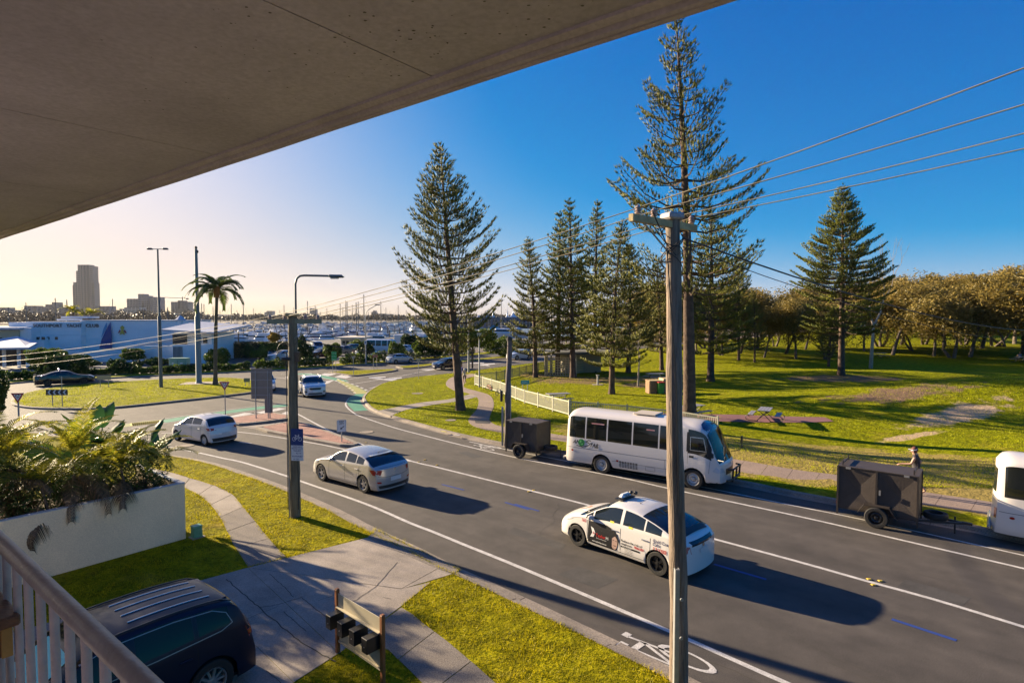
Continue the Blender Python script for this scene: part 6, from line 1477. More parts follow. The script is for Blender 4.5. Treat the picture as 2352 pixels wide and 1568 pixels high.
# ------------------------------------------------------------------ cream picket fence
fen = mat('fence_cream', (.40, .39, .29), .6, var=.08, vscale=3); fen_d = mat('fence_olive', (.30, .29, .16), .6, var=.1, vscale=3)
def fence(label, pts, hpx, m, panel=2.3, slat=.125, Hh=None):
    W = [tw(*p) for p in pts]; r = empty('fence', (0, 0, 0), 0, label, 'fence'); cnt = 0; rest = MB()
    b = T(*pts[0]); H = Hh or 1.05
    for a, b in zip(W, W[1:]):
        A, B = Vector(a), Vector(b); L = (B-A).length; n = max(1, round(L/panel)); d = (B-A)/L; ang = math.atan2(d.y, d.x)
        for k in range(n+1):
            p = A.lerp(B, k/n); z = terr(p.x, p.y); mb = MB(); mb.box((p.x, p.y, z+H/2+.03), (.08, .08, H+.06), rz=ang); mb.build('post', m, r)
            if k == n: break
            q = A.lerp(B, (k+1)/n); z2 = terr(q.x, q.y)
            for hz in (.16, H-.06): mb = MB(); mb.beam((p.x, p.y, z+hz), (q.x, q.y, z2+hz), .035, .07); mb.build('rail', m, r)
            ns = int((q-p).length/slat)
            for j in range(1, ns):
                s = p.lerp(q, j/ns); zz = z+(z2-z)*j/ns
                if s.y < 46 and cnt < 290:
                    mb = MB(); mb.box((0, 0, 0), (.042, .018, H-.16)); o = bpy.data.objects.new('slat', _sl[m.name] if m.name in _sl else _sl.setdefault(m.name, mb.mesh('slat', m))); C.objects.link(o); o.parent = r; o.location = (s.x, s.y, zz+H/2+.02); o.rotation_euler = (0, 0, ang); cnt += 1
                else: rest.box((s.x, s.y, zz+H/2+.02), (.042, .018, H-.16), rz=ang)
    if rest.v: tag(rest.build('slat_run', m, r), kind='stuff')
    return r
_sl = {}
fence('cream picket fence running from the lamp post down to the minibus', [(1119-28, 887-2), (1150, 905), (1205, 927), (1307, 957)], 30, fen)
fence('picket fence behind the minibus roof and big pine', [(1309, 956), (1440, 968), (1560, 983), (1648, 999)], 30, fen)
fence('olive railing fence from the lamp post back to the lattice shelter', [(1093, 883), (1140, 878), (1250, 850)], 24, fen_d, slat=.14)
fence('green mesh fence beyond the lattice shelter', [(1357, 842), (1420, 829), (1425, 826)], 18, mat('fence_green', (.12, .18, .10), .6), slat=.2, Hh=1.5)
# lattice shelter
lat = mat('lattice_cream', (.42, .36, .23), .7); 
A_s, B_s, C_s = T(1252, 864), T(1323, 866), T(1375, 851)
def lattice(name, P, Q, H, parent):
    mb = MB(); d = (Q-P); d.z = 0; L = d.length; n = int(L/.28); ang = math.atan2(d.y, d.x)
    for i in range(n+1): p = P.lerp(Q, i/n); mb.box((p.x-parent.location.x, p.y-parent.location.y, H/2), (.09, .03, H-.1), rz=ang)
    m_ = int(H/.3)
    for j in range(m_+1): c = (P+Q)/2; mb.box((c.x-parent.location.x, c.y-parent.location.y, .1+j*(H-.2)/m_), (L, .045, .09), rz=ang)
    return tag(mb.build(name, lat, parent), kind='stuff')
r = empty('lattice_shelter', tuple(A_s), 0, 'lattice sided toilet shelter with flat dark roof among the pines', 'shelter')
lattice('lattice_wall', A_s, B_s, 2.2, r); lattice('lattice_wall', T(1323, 860), C_s, 2.2, r); lattice('lattice_wall', A_s, A_s+Vector((.6, 5, 0)), 2.2, r)
for P_ in (A_s, B_s, C_s, T(1323, 860)): MB().box((P_.x-A_s.x, P_.y-A_s.y, 1.15), (.14, .14, 2.3)).build('post', lat, r)
cc = (A_s+C_s)/2+Vector((.4, 2.0, 0)); MB().box((cc.x-A_s.x, cc.y-A_s.y, 2.45), ((C_s.x-A_s.x)+1.6, 8.5, .22), rz=.25).build('roof', mat('shelter_roof', (.10, .10, .085), .8), r); MB().box((cc.x-A_s.x+.5, cc.y-A_s.y, 1.1), ((C_s.x-A_s.x)*.6, 3.5, 2.2), rz=.25).build('inner_wall', mat('shelter_wall', (.25, .22, .16), .8), r)
# picnic tables
alu = mat('bench_planks', (.33, .32, .33), .5, metal=.3); frm = mat('bench_frame_black', (.015, .015, .018), .4)
def picnic(x, y, rz, label, s=1.0):
    b = T(x, y); r = empty('picnic_table', tuple(b), rz, label, 'picnic table')
    for k in range(4): MB().box((0, -.285+.19*k, .75), (1.8, .17, .04)).build('top_plank', alu, r)
    for sy in (-1, 1):
        for k in range(2): MB().box((0, sy*(.72+.16*k), .45), (1.8, .14, .035)).build('seat_plank', alu, r)
    for sx in (-.6, .6):
        m = MB()
        for sy in (-1, 1):
            m.tube([(sx, sy*.34, .72), (sx, -sy*.1, .38), (sx, -sy*.42, .05), (sx, -sy*.9, .03)], .025, 7); m.tube([(sx, sy*.35, .04), (sx, sy*.85, .03), (sx, sy*1.08, .12), (sx, sy*1.10, .3), (sx, sy*.95, .42), (sx, sy*.6, .42)], .025, 7)
        m.build('frame', frm, r, smooth=60)
    return r
picnic(1282, 927, .35, 'grey picnic table with curved black frame behind the cream fence'); picnic(1757, 966, 1.05, 'grey picnic table standing on the maroon paved strip'); picnic(1590, 957, .6, 'picnic table half hidden behind the big pine trunk')
picnic(2022, 822, .2, 'far picnic table on the grass beyond the leafless tree'); picnic(2345, 832, .3, 'picnic table with two seated people at the right edge'); picnic(1505, 893-18, .2, 'picnic table beside the brick barbecue')
# barbecue and bins
brick_b = mat('bbq_brick', (.28, .17, .10), .9, var=.2, vscale=6); bt = T(1512, 903); r = empty('barbecue', tuple(bt), .1, 'brick barbecue block with pale top behind the two green bins', 'barbecue')
def brickwall(parent, x0, x1, y, z1, dep=.11, axis='x'):
    mb = MB(); row = 0; z = 0
    while z < z1-.01:
        x = x0-(.12 if row % 2 else 0)
        while x < x1-.01:
            a, b_ = max(x, x0), min(x+.23, x1)
            if b_-a > .03: (mb.box(((a+b_)/2, y, z+.04), (b_-a-.012, dep, .068)) if axis == 'x' else mb.box((y, (a+b_)/2, z+.04), (dep, b_-a-.012, .068)))
            x += .24
        z += .08; row += 1
    tag(mb.build('brickwork', brick_b, parent), kind='stuff')
brickwall(r, -.9, 1.3, -.45, 1.05); brickwall(r, -.9, 1.3, .55, 1.05); brickwall(r, -.45, .55, -.9, 1.05, axis='y'); brickwall(r, -.45, .55, 1.3, 1.05, axis='y')
MB().box((.2, .05, .5), (2.05, .9, 1.0)).build('core', mat('mortar', (.2, .17, .13), .9), r); MB().box((-.35, .05, 1.08), (1.2, 1.1, .06)).build('top_slab', mat('bbq_top', (.5, .4, .2), .7), r); MB().box((.8, .05, 1.16), (1.1, 1.1, .22)).build('hood', mat('bbq_top', (.5, .4, .2), .7), r)
binm = mat('bin_green', (.035, .22, .03), .5); binr = mat('bin_lid_red', (.45, .02, .02), .5)
for i, (x, y) in enumerate(((1499, 903), (1517, 905))):
    b = T(x, y); r = empty('wheelie_bin', tuple(b), .1, ('left', 'right')[i]+' green wheelie bin with red lid in front of the barbecue', 'bin')
    MB().box((0, 0, .50), (.52, .55, .92), M4=Matrix.Rotation(math.pi, 4, 'X'), taper=.82, bevel=.03).build('body', binm, r); MB().box((0, 0, 1.0), (.60, .66, .07), bevel=.03).build('lid', binr, r)
    for s in (-.26, .26): m = MB(); m.tube([(s-.02, .25, .1), (s+.02, .25, .1)], .1, 12); m.build('wheel', tyre_m, r)
b = T(1390, 904); r = empty('tap_post', tuple(T(1486-115+2, 903)), 0, 'short grey drinking fountain post on the park grass', 'drinking fountain'); m = MB(); m.lathe([(.10, 0), (.09, .85), (.17, .9), (.17, .96), (.02, .97)], 12); m.build('pedestal', galv, r); MB().box((0, 0, .01), (1.0, .8, .05)).build('base_slab', conc, r)
r.location = T(1373, 884)
b = G(413, 851, .13); r = empty('utility_cabinet', tuple(b), .1, 'pale green electricity cabinet among the hedge plants', 'utility box'); cg = mat('cabinet_green', (.20, .36, .28), .6); MB().box((0, 0, .75), (2.0, 1.1, 1.5), bevel=.03).build('cabinet', cg, r); MB().box((0, 0, 1.53), (2.1, 1.2, .08), bevel=.02).build('roof', cg, r); MB().box((-.55, -.56, .95), (.2, .02, .2)).build('notice', sg_m, r); MB().box((.45, -.56, .95), (.3, .02, .16)).build('notice', sg_m, r); MB().box((0, -.56, .7), (.02, .02, 1.3)).build('door_gap', dark_m, r)
# bicycles leaning on the fence
def bicycle(x, y, rz, label, fm, s=.6):
    b = T(x, y); r = empty('bicycle', tuple(b), rz, label, 'bicycle')
    for wx in (-.5, .5):
        m = MB(); m.tube([(wx*s*1.05+.33*s*math.cos(t), 0, .33*s+.33*s*math.sin(t)) for t in [k*math.pi/10 for k in range(21)]], .022, 6, cap=False); w_ = m.build('wheel', tyre_m, r)
        m = MB()
        for k in range(6): m.tube([(wx*s*1.05, 0, .33*s), (wx*s*1.05+.32*s*math.cos(k*1.047), 0, .33*s+.32*s*math.sin(k*1.047))], .004, 4)
        m.build('spokes', galv, w_)
    m = MB(); P = {'r': (-.525, .33), 'f': (.525, .33), 'b': (-.05, .32), 's': (-.18, .82), 'h': (.38, .82)}
    for a, c in ('rb', 'rs', 'bs', 'sh', 'bh', 'hf'): m.tube([(P[a][0]*s, 0, P[a][1]*s), (P[c][0]*s, 0, P[c][1]*s)], .02, 6)
    m.build('frame', fm, r); MB().box((-.2*s, 0, .9*s), (.24*s, .1, .05), bevel=.02).build('saddle', trim_m, r); m = MB(); m.tube([(.38*s, 0, .82*s), (.36*s, 0, 1.0*s)], .015, 6); m.tube([(.33*s, -.25*s, 1.0*s), (.36*s, 0, 1.0*s), (.33*s, .25*s, 1.0*s)], .014, 6); m.build('handlebar', trim_m, r)
bicycle(1124, 898, 2.35, 'red child bicycle leaning against the cream fence', mat('bike_red', (.5, .03, .02), .4)); bicycle(1147, 909, 2.3, 'dark child bicycle leaning against the cream fence', mat('bike_grey', (.05, .06, .06), .4))
# ------------------------------------------------------------------ vegetation
bark = mat('pine_bark', (.085, .055, .038), .95, var=.4, vscale=2.5, bump=1.5, bscale=7, coord='World')
bark2 = mat('gum_bark', (.12, .095, .075), .9, var=.35, vscale=3, bump=.8, bscale=8, coord='World'); dead_m = mat('dead_wood', (.34, .28, .22), .8, var=.2, vscale=4)
pine_l = leafmat('pine_foliage', (.06, .085, .018), (.26, .25, .03), .35, .32); pine_l2 = leafmat('pine_foliage_bright', (.06, .09, .015), (.28, .28, .025), .35, .32)
cas_l = leafmat('casuarina_foliage', (.085, .08, .022), (.36, .26, .06), .18, .35)
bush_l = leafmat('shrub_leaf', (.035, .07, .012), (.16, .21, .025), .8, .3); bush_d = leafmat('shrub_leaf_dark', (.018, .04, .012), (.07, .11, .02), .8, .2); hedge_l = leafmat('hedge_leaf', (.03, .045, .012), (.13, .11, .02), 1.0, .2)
palm_l = leafmat('palm_leaf', (.07, .12, .010), (.42, .36, .03), .9, .5, .55); palm_c = leafmat('coconut_leaf', (.03, .06, .015), (.11, .15, .03), .6, .3); banana_l = leafmat('broad_leaf', (.015, .05, .015), (.05, .13, .03), .8, .3, .25)
deadleaf = leafmat('dry_frond', (.06, .045, .03), (.17, .12, .07), 1.5, .15)
FT_V = np.array([[0, 0, 0], [1, 0, .4], [-.5, .866, .4], [-.5, -.866, .4], [0, 0, 1]], dtype=np.float32); FT_F = np.array([[0, 2, 1], [0, 3, 2], [0, 1, 3], [1, 2, 4], [2, 3, 4], [3, 1, 4]])
def fingers(P, D, Ln, Rd):
    """P base, D unit direction, Ln length, Rd radius -> verts, tris"""
    P = np.array(P, dtype=np.float32); D = np.array(D, dtype=np.float32); D /= np.linalg.norm(D, axis=1, keepdims=True)+1e-9; n = len(P)
    ref = np.where(np.abs(D[:, 2:3]) < .9, np.array([[0, 0, 1.0]]), np.array([[1.0, 0, 0]])); A = np.cross(D, ref); A /= np.linalg.norm(A, axis=1, keepdims=True); B = np.cross(D, A)
    Ln = np.asarray(Ln)[:, None, None]; Rd = np.asarray(Rd)[:, None, None]
    V = P[:, None]+A[:, None]*FT_V[None, :, 0:1]*Rd+B[:, None]*FT_V[None, :, 1:2]*Rd+D[:, None]*FT_V[None, :, 2:3]*Ln
    F = FT_F[None]+(np.arange(n)*5)[:, None, None]; return V.reshape(-1, 3), F.reshape(-1, 3)
def norfolk(seed, H, z0, prof, whorl=.62, nb=6, rise=(.45, .1), curl=.3, tuft=(.30, .045), t0=.30, ds=.27, bend=(0, 0), r0=.28, sparse=0.0, side=.75, mat_=None):
    """-> (trunk mesh, branch mesh, foliage V,F); prof(t)->radius for t from crown base 0 to the tip 1"""
    rng = random.Random(seed); tb = MB(); n = 26; tp = lambda z: Vector((bend[0]*(z/H)*(1-.0*z/H)+bend[1]*math.sin(z/H*math.pi), bend[0]*.2*math.sin(z/H*3), z))
    tb.tube([tp(H*i/n) for i in range(n+1)], [r0*(1.25 if i == 0 else 1)*(1-i/n)**.8+.015 for i in range(n+1)], 10)
    bb = MB(); P = []; D = []; Ln = []; Rd = []; z = z0
    while z < H-.15:
        t = (z-z0)/(H-z0); Rr = prof(t); k = nb if t < .9 else 5; a0 = rng.uniform(0, 6.28)
        for b in range(k):
            if rng.random() < sparse*(1-.3*t): continue
            a = a0+6.283*b/k+rng.uniform(-.22, .22); L = Rr*rng.uniform(.84, 1.06); e = rise[0]*t+rise[1]+rng.uniform(-.08, .08); cl = curl*rng.uniform(.6, 1.3)
            base = tp(z+rng.uniform(-.12, .12)); h = Vector((math.cos(a), math.sin(a), 0)); s = Vector((-h.y, h.x, 0))
            f = lambda q: base+h*(L*q*math.cos(e))+Vector((0, 0, L*(q*math.sin(e)-.10*math.sin(q*3.14)+cl*q**2.4)))
            bb.tube([f(0), f(.3), f(.65), f(.97)], [.012+.016*L, .01+.010*L, .008+.005*L, .008], 4, cap=False)
            q = t0 if L > 1.2 else .15
            while q <= 1.0:
                c = f(q); w = (L*.23*(1.1-q)**.6*side+.08) if L > .8 else .1; env = .75+.35*math.sin(min(1, q)*math.pi)
                for sg in (-1, 1):
                    m_ = 2 if w > .28 else 1
                    for j in range(m_):
                        o = c+s*(sg*w*(j+1)/m_*rng.uniform(.75, 1.15))+h*(w*.45*(j+1)/m_)+Vector((0, 0, .06*rng.random()))
                        if rng.random() < .06: continue
                        if j == m_-1 and w > .25: bb.tube([c, o+Vector((0, 0, .03))], [.012, .007], 3, cap=False)
                        for _ in range(4):
                            P.append(o+Vector((rng.uniform(-.05, .05), rng.uniform(-.05, .05), 0))); D.append((h.x*.45+s.x*sg*.35+rng.uniform(-.35, .35), h.y*.45+s.y*sg*.35+rng.uniform(-.35, .35), .85+rng.uniform(-.25, .2)))
                            Ln.append(tuft[0]*rng.uniform(.7, 1.25)*env); Rd.append(tuft[1]*rng.uniform(.8, 1.2))
                for _ in range(2):
                    P.append(c); D.append((h.x*.6+rng.uniform(-.3, .3), h.y*.6+rng.uniform(-.3, .3), .8)); Ln.append(tuft[0]*.9); Rd.append(tuft[1])
                q += ds/L
        z += whorl*(1-.45*t)*rng.uniform(.85, 1.15)
    for _ in range(6): P.append(tp(H)); D.append((rng.uniform(-.6, .6), rng.uniform(-.6, .6), 1)); Ln.append(.35); Rd.append(.035)
    V, F = fingers(P, D, Ln, Rd); return tb, bb, V, F
def plant_pine(t, base, label, name='norfolk_pine', group='Norfolk pines in the park', rz=0, sc=1.0, src=None, fm=pine_l):
    r = empty(name, tuple(base), rz, label, 'pine tree', group); r.scale = (sc, sc, sc)
    tb, bb, V, F = t
    tb.build('trunk', bark, r, smooth=60); bb.build('branches', bark, r)['kind'] = 'stuff'; c = np_obj('crown', V, F, fm, r); return r
def clone(src, base, label, rz, sc, sz=None):
    c = copy_tree(src); c.location = base; c.rotation_euler = (0, 0, rz); c.scale = (sc, sc, sz or sc); c['label'] = label; return c
pf1 = lambda t: 3.6*min(1, (1-t)/.56)**.95*(.8+.2*sstep(0, .15, t))+.15
b = T(1058, 942); H1 = at(1020, 335, b.y).z-b.z
plant_pine(norfolk(3, H1, 4.2, lambda t: pf1(t), whorl=.74, nb=6, rise=(.35, .18), curl=.26, tuft=(.42, .026), ds=.27, sparse=.24, bend=(-1.35, 0), r0=.30), b, 'tall symmetrical pine with a leaning trunk at the bend of the path', rz=0)
b = T(1584, 964); H2 = at(1548, 35, b.y).z-b.z
plant_pine(norfolk(8, H2, 8.4, lambda t: (7.6*(1-t)*(.82+.18*math.sin(t*23))+.25)*(1 if t > .2 else .72), whorl=.95, nb=6, rise=(.35, .02), curl=.26, tuft=(.40, .027), t0=.42, ds=.27, bend=(-1.2, .15), r0=.42, sparse=.32, side=.9), b, 'tallest pine with thin open branches behind the near power pole')
pa = norfolk(21, 15.5, 2.6, lambda t: 4.2*(1-t)**.85*(.6+.4*sstep(0, .2, t))+.12, whorl=.84, nb=6, sparse=.22, rise=(.35, .10), curl=.22, tuft=(.42, .032), ds=.27, bend=(-.9, .2), r0=.26)
pb = norfolk(33, 17.5, 3.0, lambda t: 4.2*(1-t)**.85*(.6+.4*sstep(0, .2, t))+.12, whorl=.82, nb=6, sparse=.22, rise=(.33, .08), curl=.2, tuft=(.42, .032), ds=.27, bend=(-.4, 0), r0=.28)
pc = norfolk(45, 21.5, 5.0, lambda t: 5.2*min(1, (1-t)/.6)**.95*(.75+.25*sstep(0, .2, t))+.12, whorl=.66, nb=7, rise=(.38, .0), curl=.10, tuft=(.42, .036), ds=.26, bend=(-.3, 0), r0=.36, sparse=.28)
def top(b, x, y): return at(x, y, b.y).z-b.z
b = T(1230, 867); sA = plant_pine(pa, b, 'open pine nearest the road left of the lattice shelter', sc=top(b, 1197, 548)/15.5)
b = T(1316, 868); sB = plant_pine(pb, b, 'slim tall pine in front of the lattice shelter corner', sc=top(b, 1297, 460)/17.5, fm=pine_l2)
for (x, y, xt, yt, src, H0, rz, lab, sx) in ((1280, 860, 1264, 490, sB, 17.5, 2.1, 'pine standing against the lattice shelter wall', 1), (1366, 856, 1350, 462, sB, 17.5, 4.0, 'pine just right of the lattice shelter', .9), (1405, 905, 1420, 508, sA, 15.5, 3.3, 'pine with leaning trunk in front of the barbecue lawn', 1.05),
        (1443, 856, 1452, 560, sA, 15.5, 1.2, 'smaller pine between the leaning pine and the barbecue', 1.1), (1632, 876, 1612, 480, sB, 17.5, .8, 'bushy pine just right of the near power pole', 1.25), (1697, 828, 1717, 560, sB, 17.5, 5.2, 'narrow pine on the lawn right of the power pole', .72), (1520, 850, 1500, 600, sA, 15.5, 5.5, 'pine behind the brick barbecue', 1.1),
        (1733, 832, 1740, 665, sA, 15.5, .3, 'small pine under the casuarinas', .8), (1903, 842, 1905, 700, sA, 15.5, 2.5, 'low young pine left of the broad pine', 1.2)):
    b = T(x, y); h = top(b, xt, yt); c = clone(src, b, lab, rz, h/H0*sx, h/H0)
    for ch in c.children:
        if ch.name.startswith('crown') and random.random() < .5: ch.data = ch.data
b = T(1932, 862); plant_pine(pc, b, 'broad dark pine standing alone on the right lawn', sc=top(b, 1922, 425)/21.5, fm=pine_l2)

def leaves(P, size, rng, up=0.0, elong=2.0, drop=0.0):
    """quads at points P (n,3)"""
    P = np.asarray(P, dtype=np.float32); n = len(P); A = rng.normal(size=(n, 3)); A[:, 2] = A[:, 2]*(1-drop)-drop*1.2; A /= np.linalg.norm(A, axis=1, keepdims=True); Nn = rng.normal(size=(n, 3)); Nn[:, 2] += up
    B = np.cross(A, Nn); B /= np.linalg.norm(B, axis=1, keepdims=True)+1e-9; s = size*rng.uniform(.6, 1.3, size=(n, 1)); a = A*s*elong*.5; b = B*s*.5
    V = np.stack([P-a, P+b*.9-a*.1, P+a, P-b*.9+a*.1], 1).reshape(-1, 3); F = np.arange(4*n).reshape(-1, 4); return V, F
def tree_mesh(seed, H, crown_r, trunk_h, lean, nclump, nleaf, lsize, clump=1.15, flat=.75, multi=1, r0=.2, elong=2.6, drop=.35):
    rr = random.Random(seed); rng = np.random.default_rng(seed); wb_ = MB(); tips = []
    def limb(p, d, L, r, lv):
        q1 = p+d*L*.5+Vector((rr.uniform(-.12, .12), rr.uniform(-.12, .12), .02))*L; q2 = p+d*L+Vector((0, 0, .08*L)); wb_.tube([p, q1, q2], [r, r*.8, r*.6], 6 if lv < 2 else 4, cap=False)
        if lv >= 3: tips.append(q2); return
        for k in range(rr.choice((2, 3, 3))):
            a = rr.uniform(0, 6.28); sp = rr.uniform(.45, .95); nd = (d+Vector((math.cos(a)*sp, math.sin(a)*sp, rr.uniform(-.05, .45)))).normalized(); limb(q2, nd, L*rr.uniform(.6, .82), r*.58, lv+1)
        tips.append(q2)
    for m_ in range(multi):
        a = rr.uniform(0, 6.28) if multi > 1 else 0; d = Vector((lean+math.cos(a)*.35*(multi > 1), math.sin(a)*.35*(multi > 1), 1)).normalized(); limb(Vector((math.cos(a)*.2*(multi > 1), math.sin(a)*.2*(multi > 1), -.1)), d, trunk_h, r0*(1 if multi == 1 else .7), 0)
    mx = max(t.z for t in tips); tips = [t for t in tips if t.z > trunk_h*.95] or tips; s = H/mx*.92
    cen = []
    for k in range(nclump):
        t = rr.choice(tips); cen.append((t.x+rr.gauss(0, .7), t.y+rr.gauss(0, .7), t.z+rr.gauss(0, .6)))
    cen = np.array(cen); rad = rng.uniform(.5, 1.25, size=(nclump, 1))*clump; idx = rng.integers(0, nclump, nleaf); u = rng.normal(size=(nleaf, 3)); u /= np.linalg.norm(u, axis=1, keepdims=True); u *= rng.uniform(.25, 1, size=(nleaf, 1))**.5
    P = cen[idx]+u*rad[idx]*np.array([1, 1, flat]); V, F = leaves(P, lsize, rng, .3, elong, drop); return wb_, V*1.0, F, s
def plant_tree(tm, base, label, name, cat, H, group, fm, wm=bark2, rz=0, sxy=1.0):
    wb_, V, F, s = tm; hz = float(V[:, 2].max()); k = H/hz; r = empty(name, tuple(base), rz, label, cat, group); r.scale = (k*sxy, k*sxy, k); wb_.build('trunk', wm, r, smooth=60); np_obj('crown', V, F, fm, r); r['_hz'] = hz; return r
GC = 'broadleaf trees across the back of the park'
TM = [tree_mesh(5, 10, 4, 2.5, .25, 110, 17000, .11), tree_mesh(6, 10, 4, 2.3, -.3, 120, 17000, .11, multi=2), tree_mesh(9, 10, 4, 2.8, .05, 110, 17000, .11), tree_mesh(14, 9, 5, 1.8, .1, 130, 19000, .11, multi=3)]
srcs = []
SP = [(1755, 822, 1760, 690), (1802, 812, 1790, 655), (1828, 824, 1855, 668), (1897, 826, 1885, 660), (2050, 815, 2040, 650), (2098, 806, 2090, 635), (2145, 818, 2125, 660), (2190, 822, 2190, 640), (2228, 820, 2240, 630), (2280, 795, 2280, 622), (2330, 790, 2325, 612), (2390, 800, 2390, 600),
      (1700, 812, 1690, 650), (1660, 816, 1655, 640), (1740, 800, 1742, 660), (1780, 796, 1775, 665), (1850, 802, 1848, 670), (1935, 800, 1930, 668), (1985, 806, 1975, 660), (2020, 796, 2012, 640), (2070, 792, 2066, 628), (2120, 790, 2118, 625), (2170, 796, 2160, 628), (2215, 792, 2208, 618), (2255, 800, 2262, 612), (2310, 796, 2300, 606), (2350, 812, 2352, 610), (2420, 830, 2420, 590), (2470, 850, 2470, 570),
      (1600, 812, 1600, 640), (1560, 806, 1556, 640), (1500, 806, 1500, 660), (1450, 808, 1450, 655), (1620, 800, 1625, 655), (1580, 830, 1585, 640), (1545, 822, 1540, 650)]
desc = ['leaning', 'upright', 'spreading', 'forked', 'low crowned', 'tall', 'twin stemmed', 'dense', 'thin crowned', 'wide', 'small', 'rounded']
for i, (x, y, xt, yt) in enumerate(SP):
    b = T(x, y); h = top(b, xt, yt+random.uniform(-8, 16)); h = max(5, min(17, h)); k = i % 4
    ref = 'behind the near power pole' if x < 1620 else 'right of the near power pole' if x < 1760 else 'left of the broad dark pine' if x < 1920 else 'near the leafless tree' if x < 2060 else 'at the right edge' if x > 2300 else 'on the right rear lawn'
    lab = '%s olive tree number %s along the back %s' % (desc[i % 12], 'one two three four five six'.split()[i % 6], ref); lab = '%s olive brown tree %s' % (desc[i % 12], ref)
    if i < 4: r = plant_tree(TM[k], b, lab, 'casuarina_tree', 'tree', h, GC, cas_l, rz=i*1.3); srcs.append(r)
    else:
        s = srcs[k]; r = copy_tree(s); r.location = b; r.rotation_euler = (0, 0, random.uniform(0, 6.28) if k != 0 else 0); kk = h/s['_hz']; sx = kk*random.uniform(.95, 1.25); r.scale = (sx, sx, kk); r['label'] = lab
for i in range(34):      # second and third rows, the wood behind
    x = 1480+i*30+random.uniform(-10, 10); Y = random.uniform(135, 210); X = (x-CX)/FOC*Y; b = Vector((X, Y, terr(X, Y))); s = srcs[i % 4]; r = copy_tree(s); r.location = b; r.rotation_euler = (0, 0, random.uniform(0, 6.28))
    h = random.uniform(8, 14.5)*(1 if x > 1900 else .95); kk = h/s['_hz']; r.scale = (kk*1.5, kk*1.5, kk); r['label'] = 'olive brown tree in the wood at the back of the park'; r['group'] = 'trees of the wood behind the park'
for s in srcs:
    s['_hz'] = 0.0
for o in list(bpy.data.objects):
    if '_hz' in o: del o['_hz']
# leafless tree
def bare(seed, H, label, base, m=dead_m, name='leafless_tree', cat='tree'):
    rr = random.Random(seed); w_ = MB()
    def limb(p, d, L, r, lv):
        q1 = p+d*L*.5+Vector((rr.uniform(-.1, .1), rr.uniform(-.1, .1), 0))*L; q2 = p+d*L; w_.tube([p, q1, q2], [r, r*.8, r*.55], 6 if lv < 2 else 4, cap=False)
        if lv >= 5: return
        for k in range(2 if lv == 0 else rr.choice((2, 2, 3))):
            a = rr.uniform(0, 6.28); sp = rr.uniform(.2, .6); limb(q2, (d+Vector((math.cos(a)*sp, math.sin(a)*sp*.6, .25))).normalized(), L*rr.uniform(.6, .8), r*.55, lv+1)
    limb(Vector((0, 0, 0)), Vector((.04, 0, 1)), H*.36, H*.018, 0); r = empty(name, tuple(base), 0, label, cat); w_.build('trunk', m, r, smooth=60); return r
b = T(2000, 846); bare(4, top(b, 2045, 575)*1.0, 'tall leafless tree with pale bare twigs right of the broad pine', b)
b = T(1568, 900); bare(12, 6, 'dead pale branches hanging beside the near power pole', b+Vector((-3, 4, 0)))
# bushes, garden trees, hedges
def bush(x, y, yt, wpx, label, fm=bush_l, name='shrub', cat='shrub', group=None, seed=None, ls=.16, dens=1.0, trunk=0.0, z=.13, gp=None, flat=None):
    b = gp or G(x, y, z); h = hgt(b, x, yt); w_ = wpx/FOC*b.y/2; rng = np.random.default_rng(seed or int(x*7+y)); r = empty(name, tuple(b), 0, label, cat, group)
    n = int(900*dens*max(.5, min(5, w_*h*.7))*(.16/ls)**.5); u = rng.normal(size=(n, 3)); u /= np.linalg.norm(u, axis=1, keepdims=True); lump = 1+.22*np.sin(u[:, :1]*5+x)+.18*np.cos(u[:, 1:2]*6+u[:, 2:3]*4+y); u *= lump*rng.uniform(.45, 1, size=(n, 1))**.35
    c0 = trunk+(h-trunk)/2; P = u*np.array([w_, w_*.9, (h-trunk)/2*.92])+np.array([0, 0, c0]); P[:, 2] = np.maximum(P[:, 2], .03); V, F = leaves(P, ls, rng, .2, 1.6, .05); np_obj('foliage', V, F, fm, r)
    m = MB()
    for k in range(4 if trunk else 3):
        a = k*1.7; m.tube([(0, 0, 0), (.1*math.cos(a), .1*math.sin(a), c0*.6), (w_*.5*math.cos(a), w_*.4*math.sin(a), c0*1.1)], [.03+.03*trunk, .03+.015*trunk, .015], 5, cap=False)
    m.build('stem', bark2, r); return r
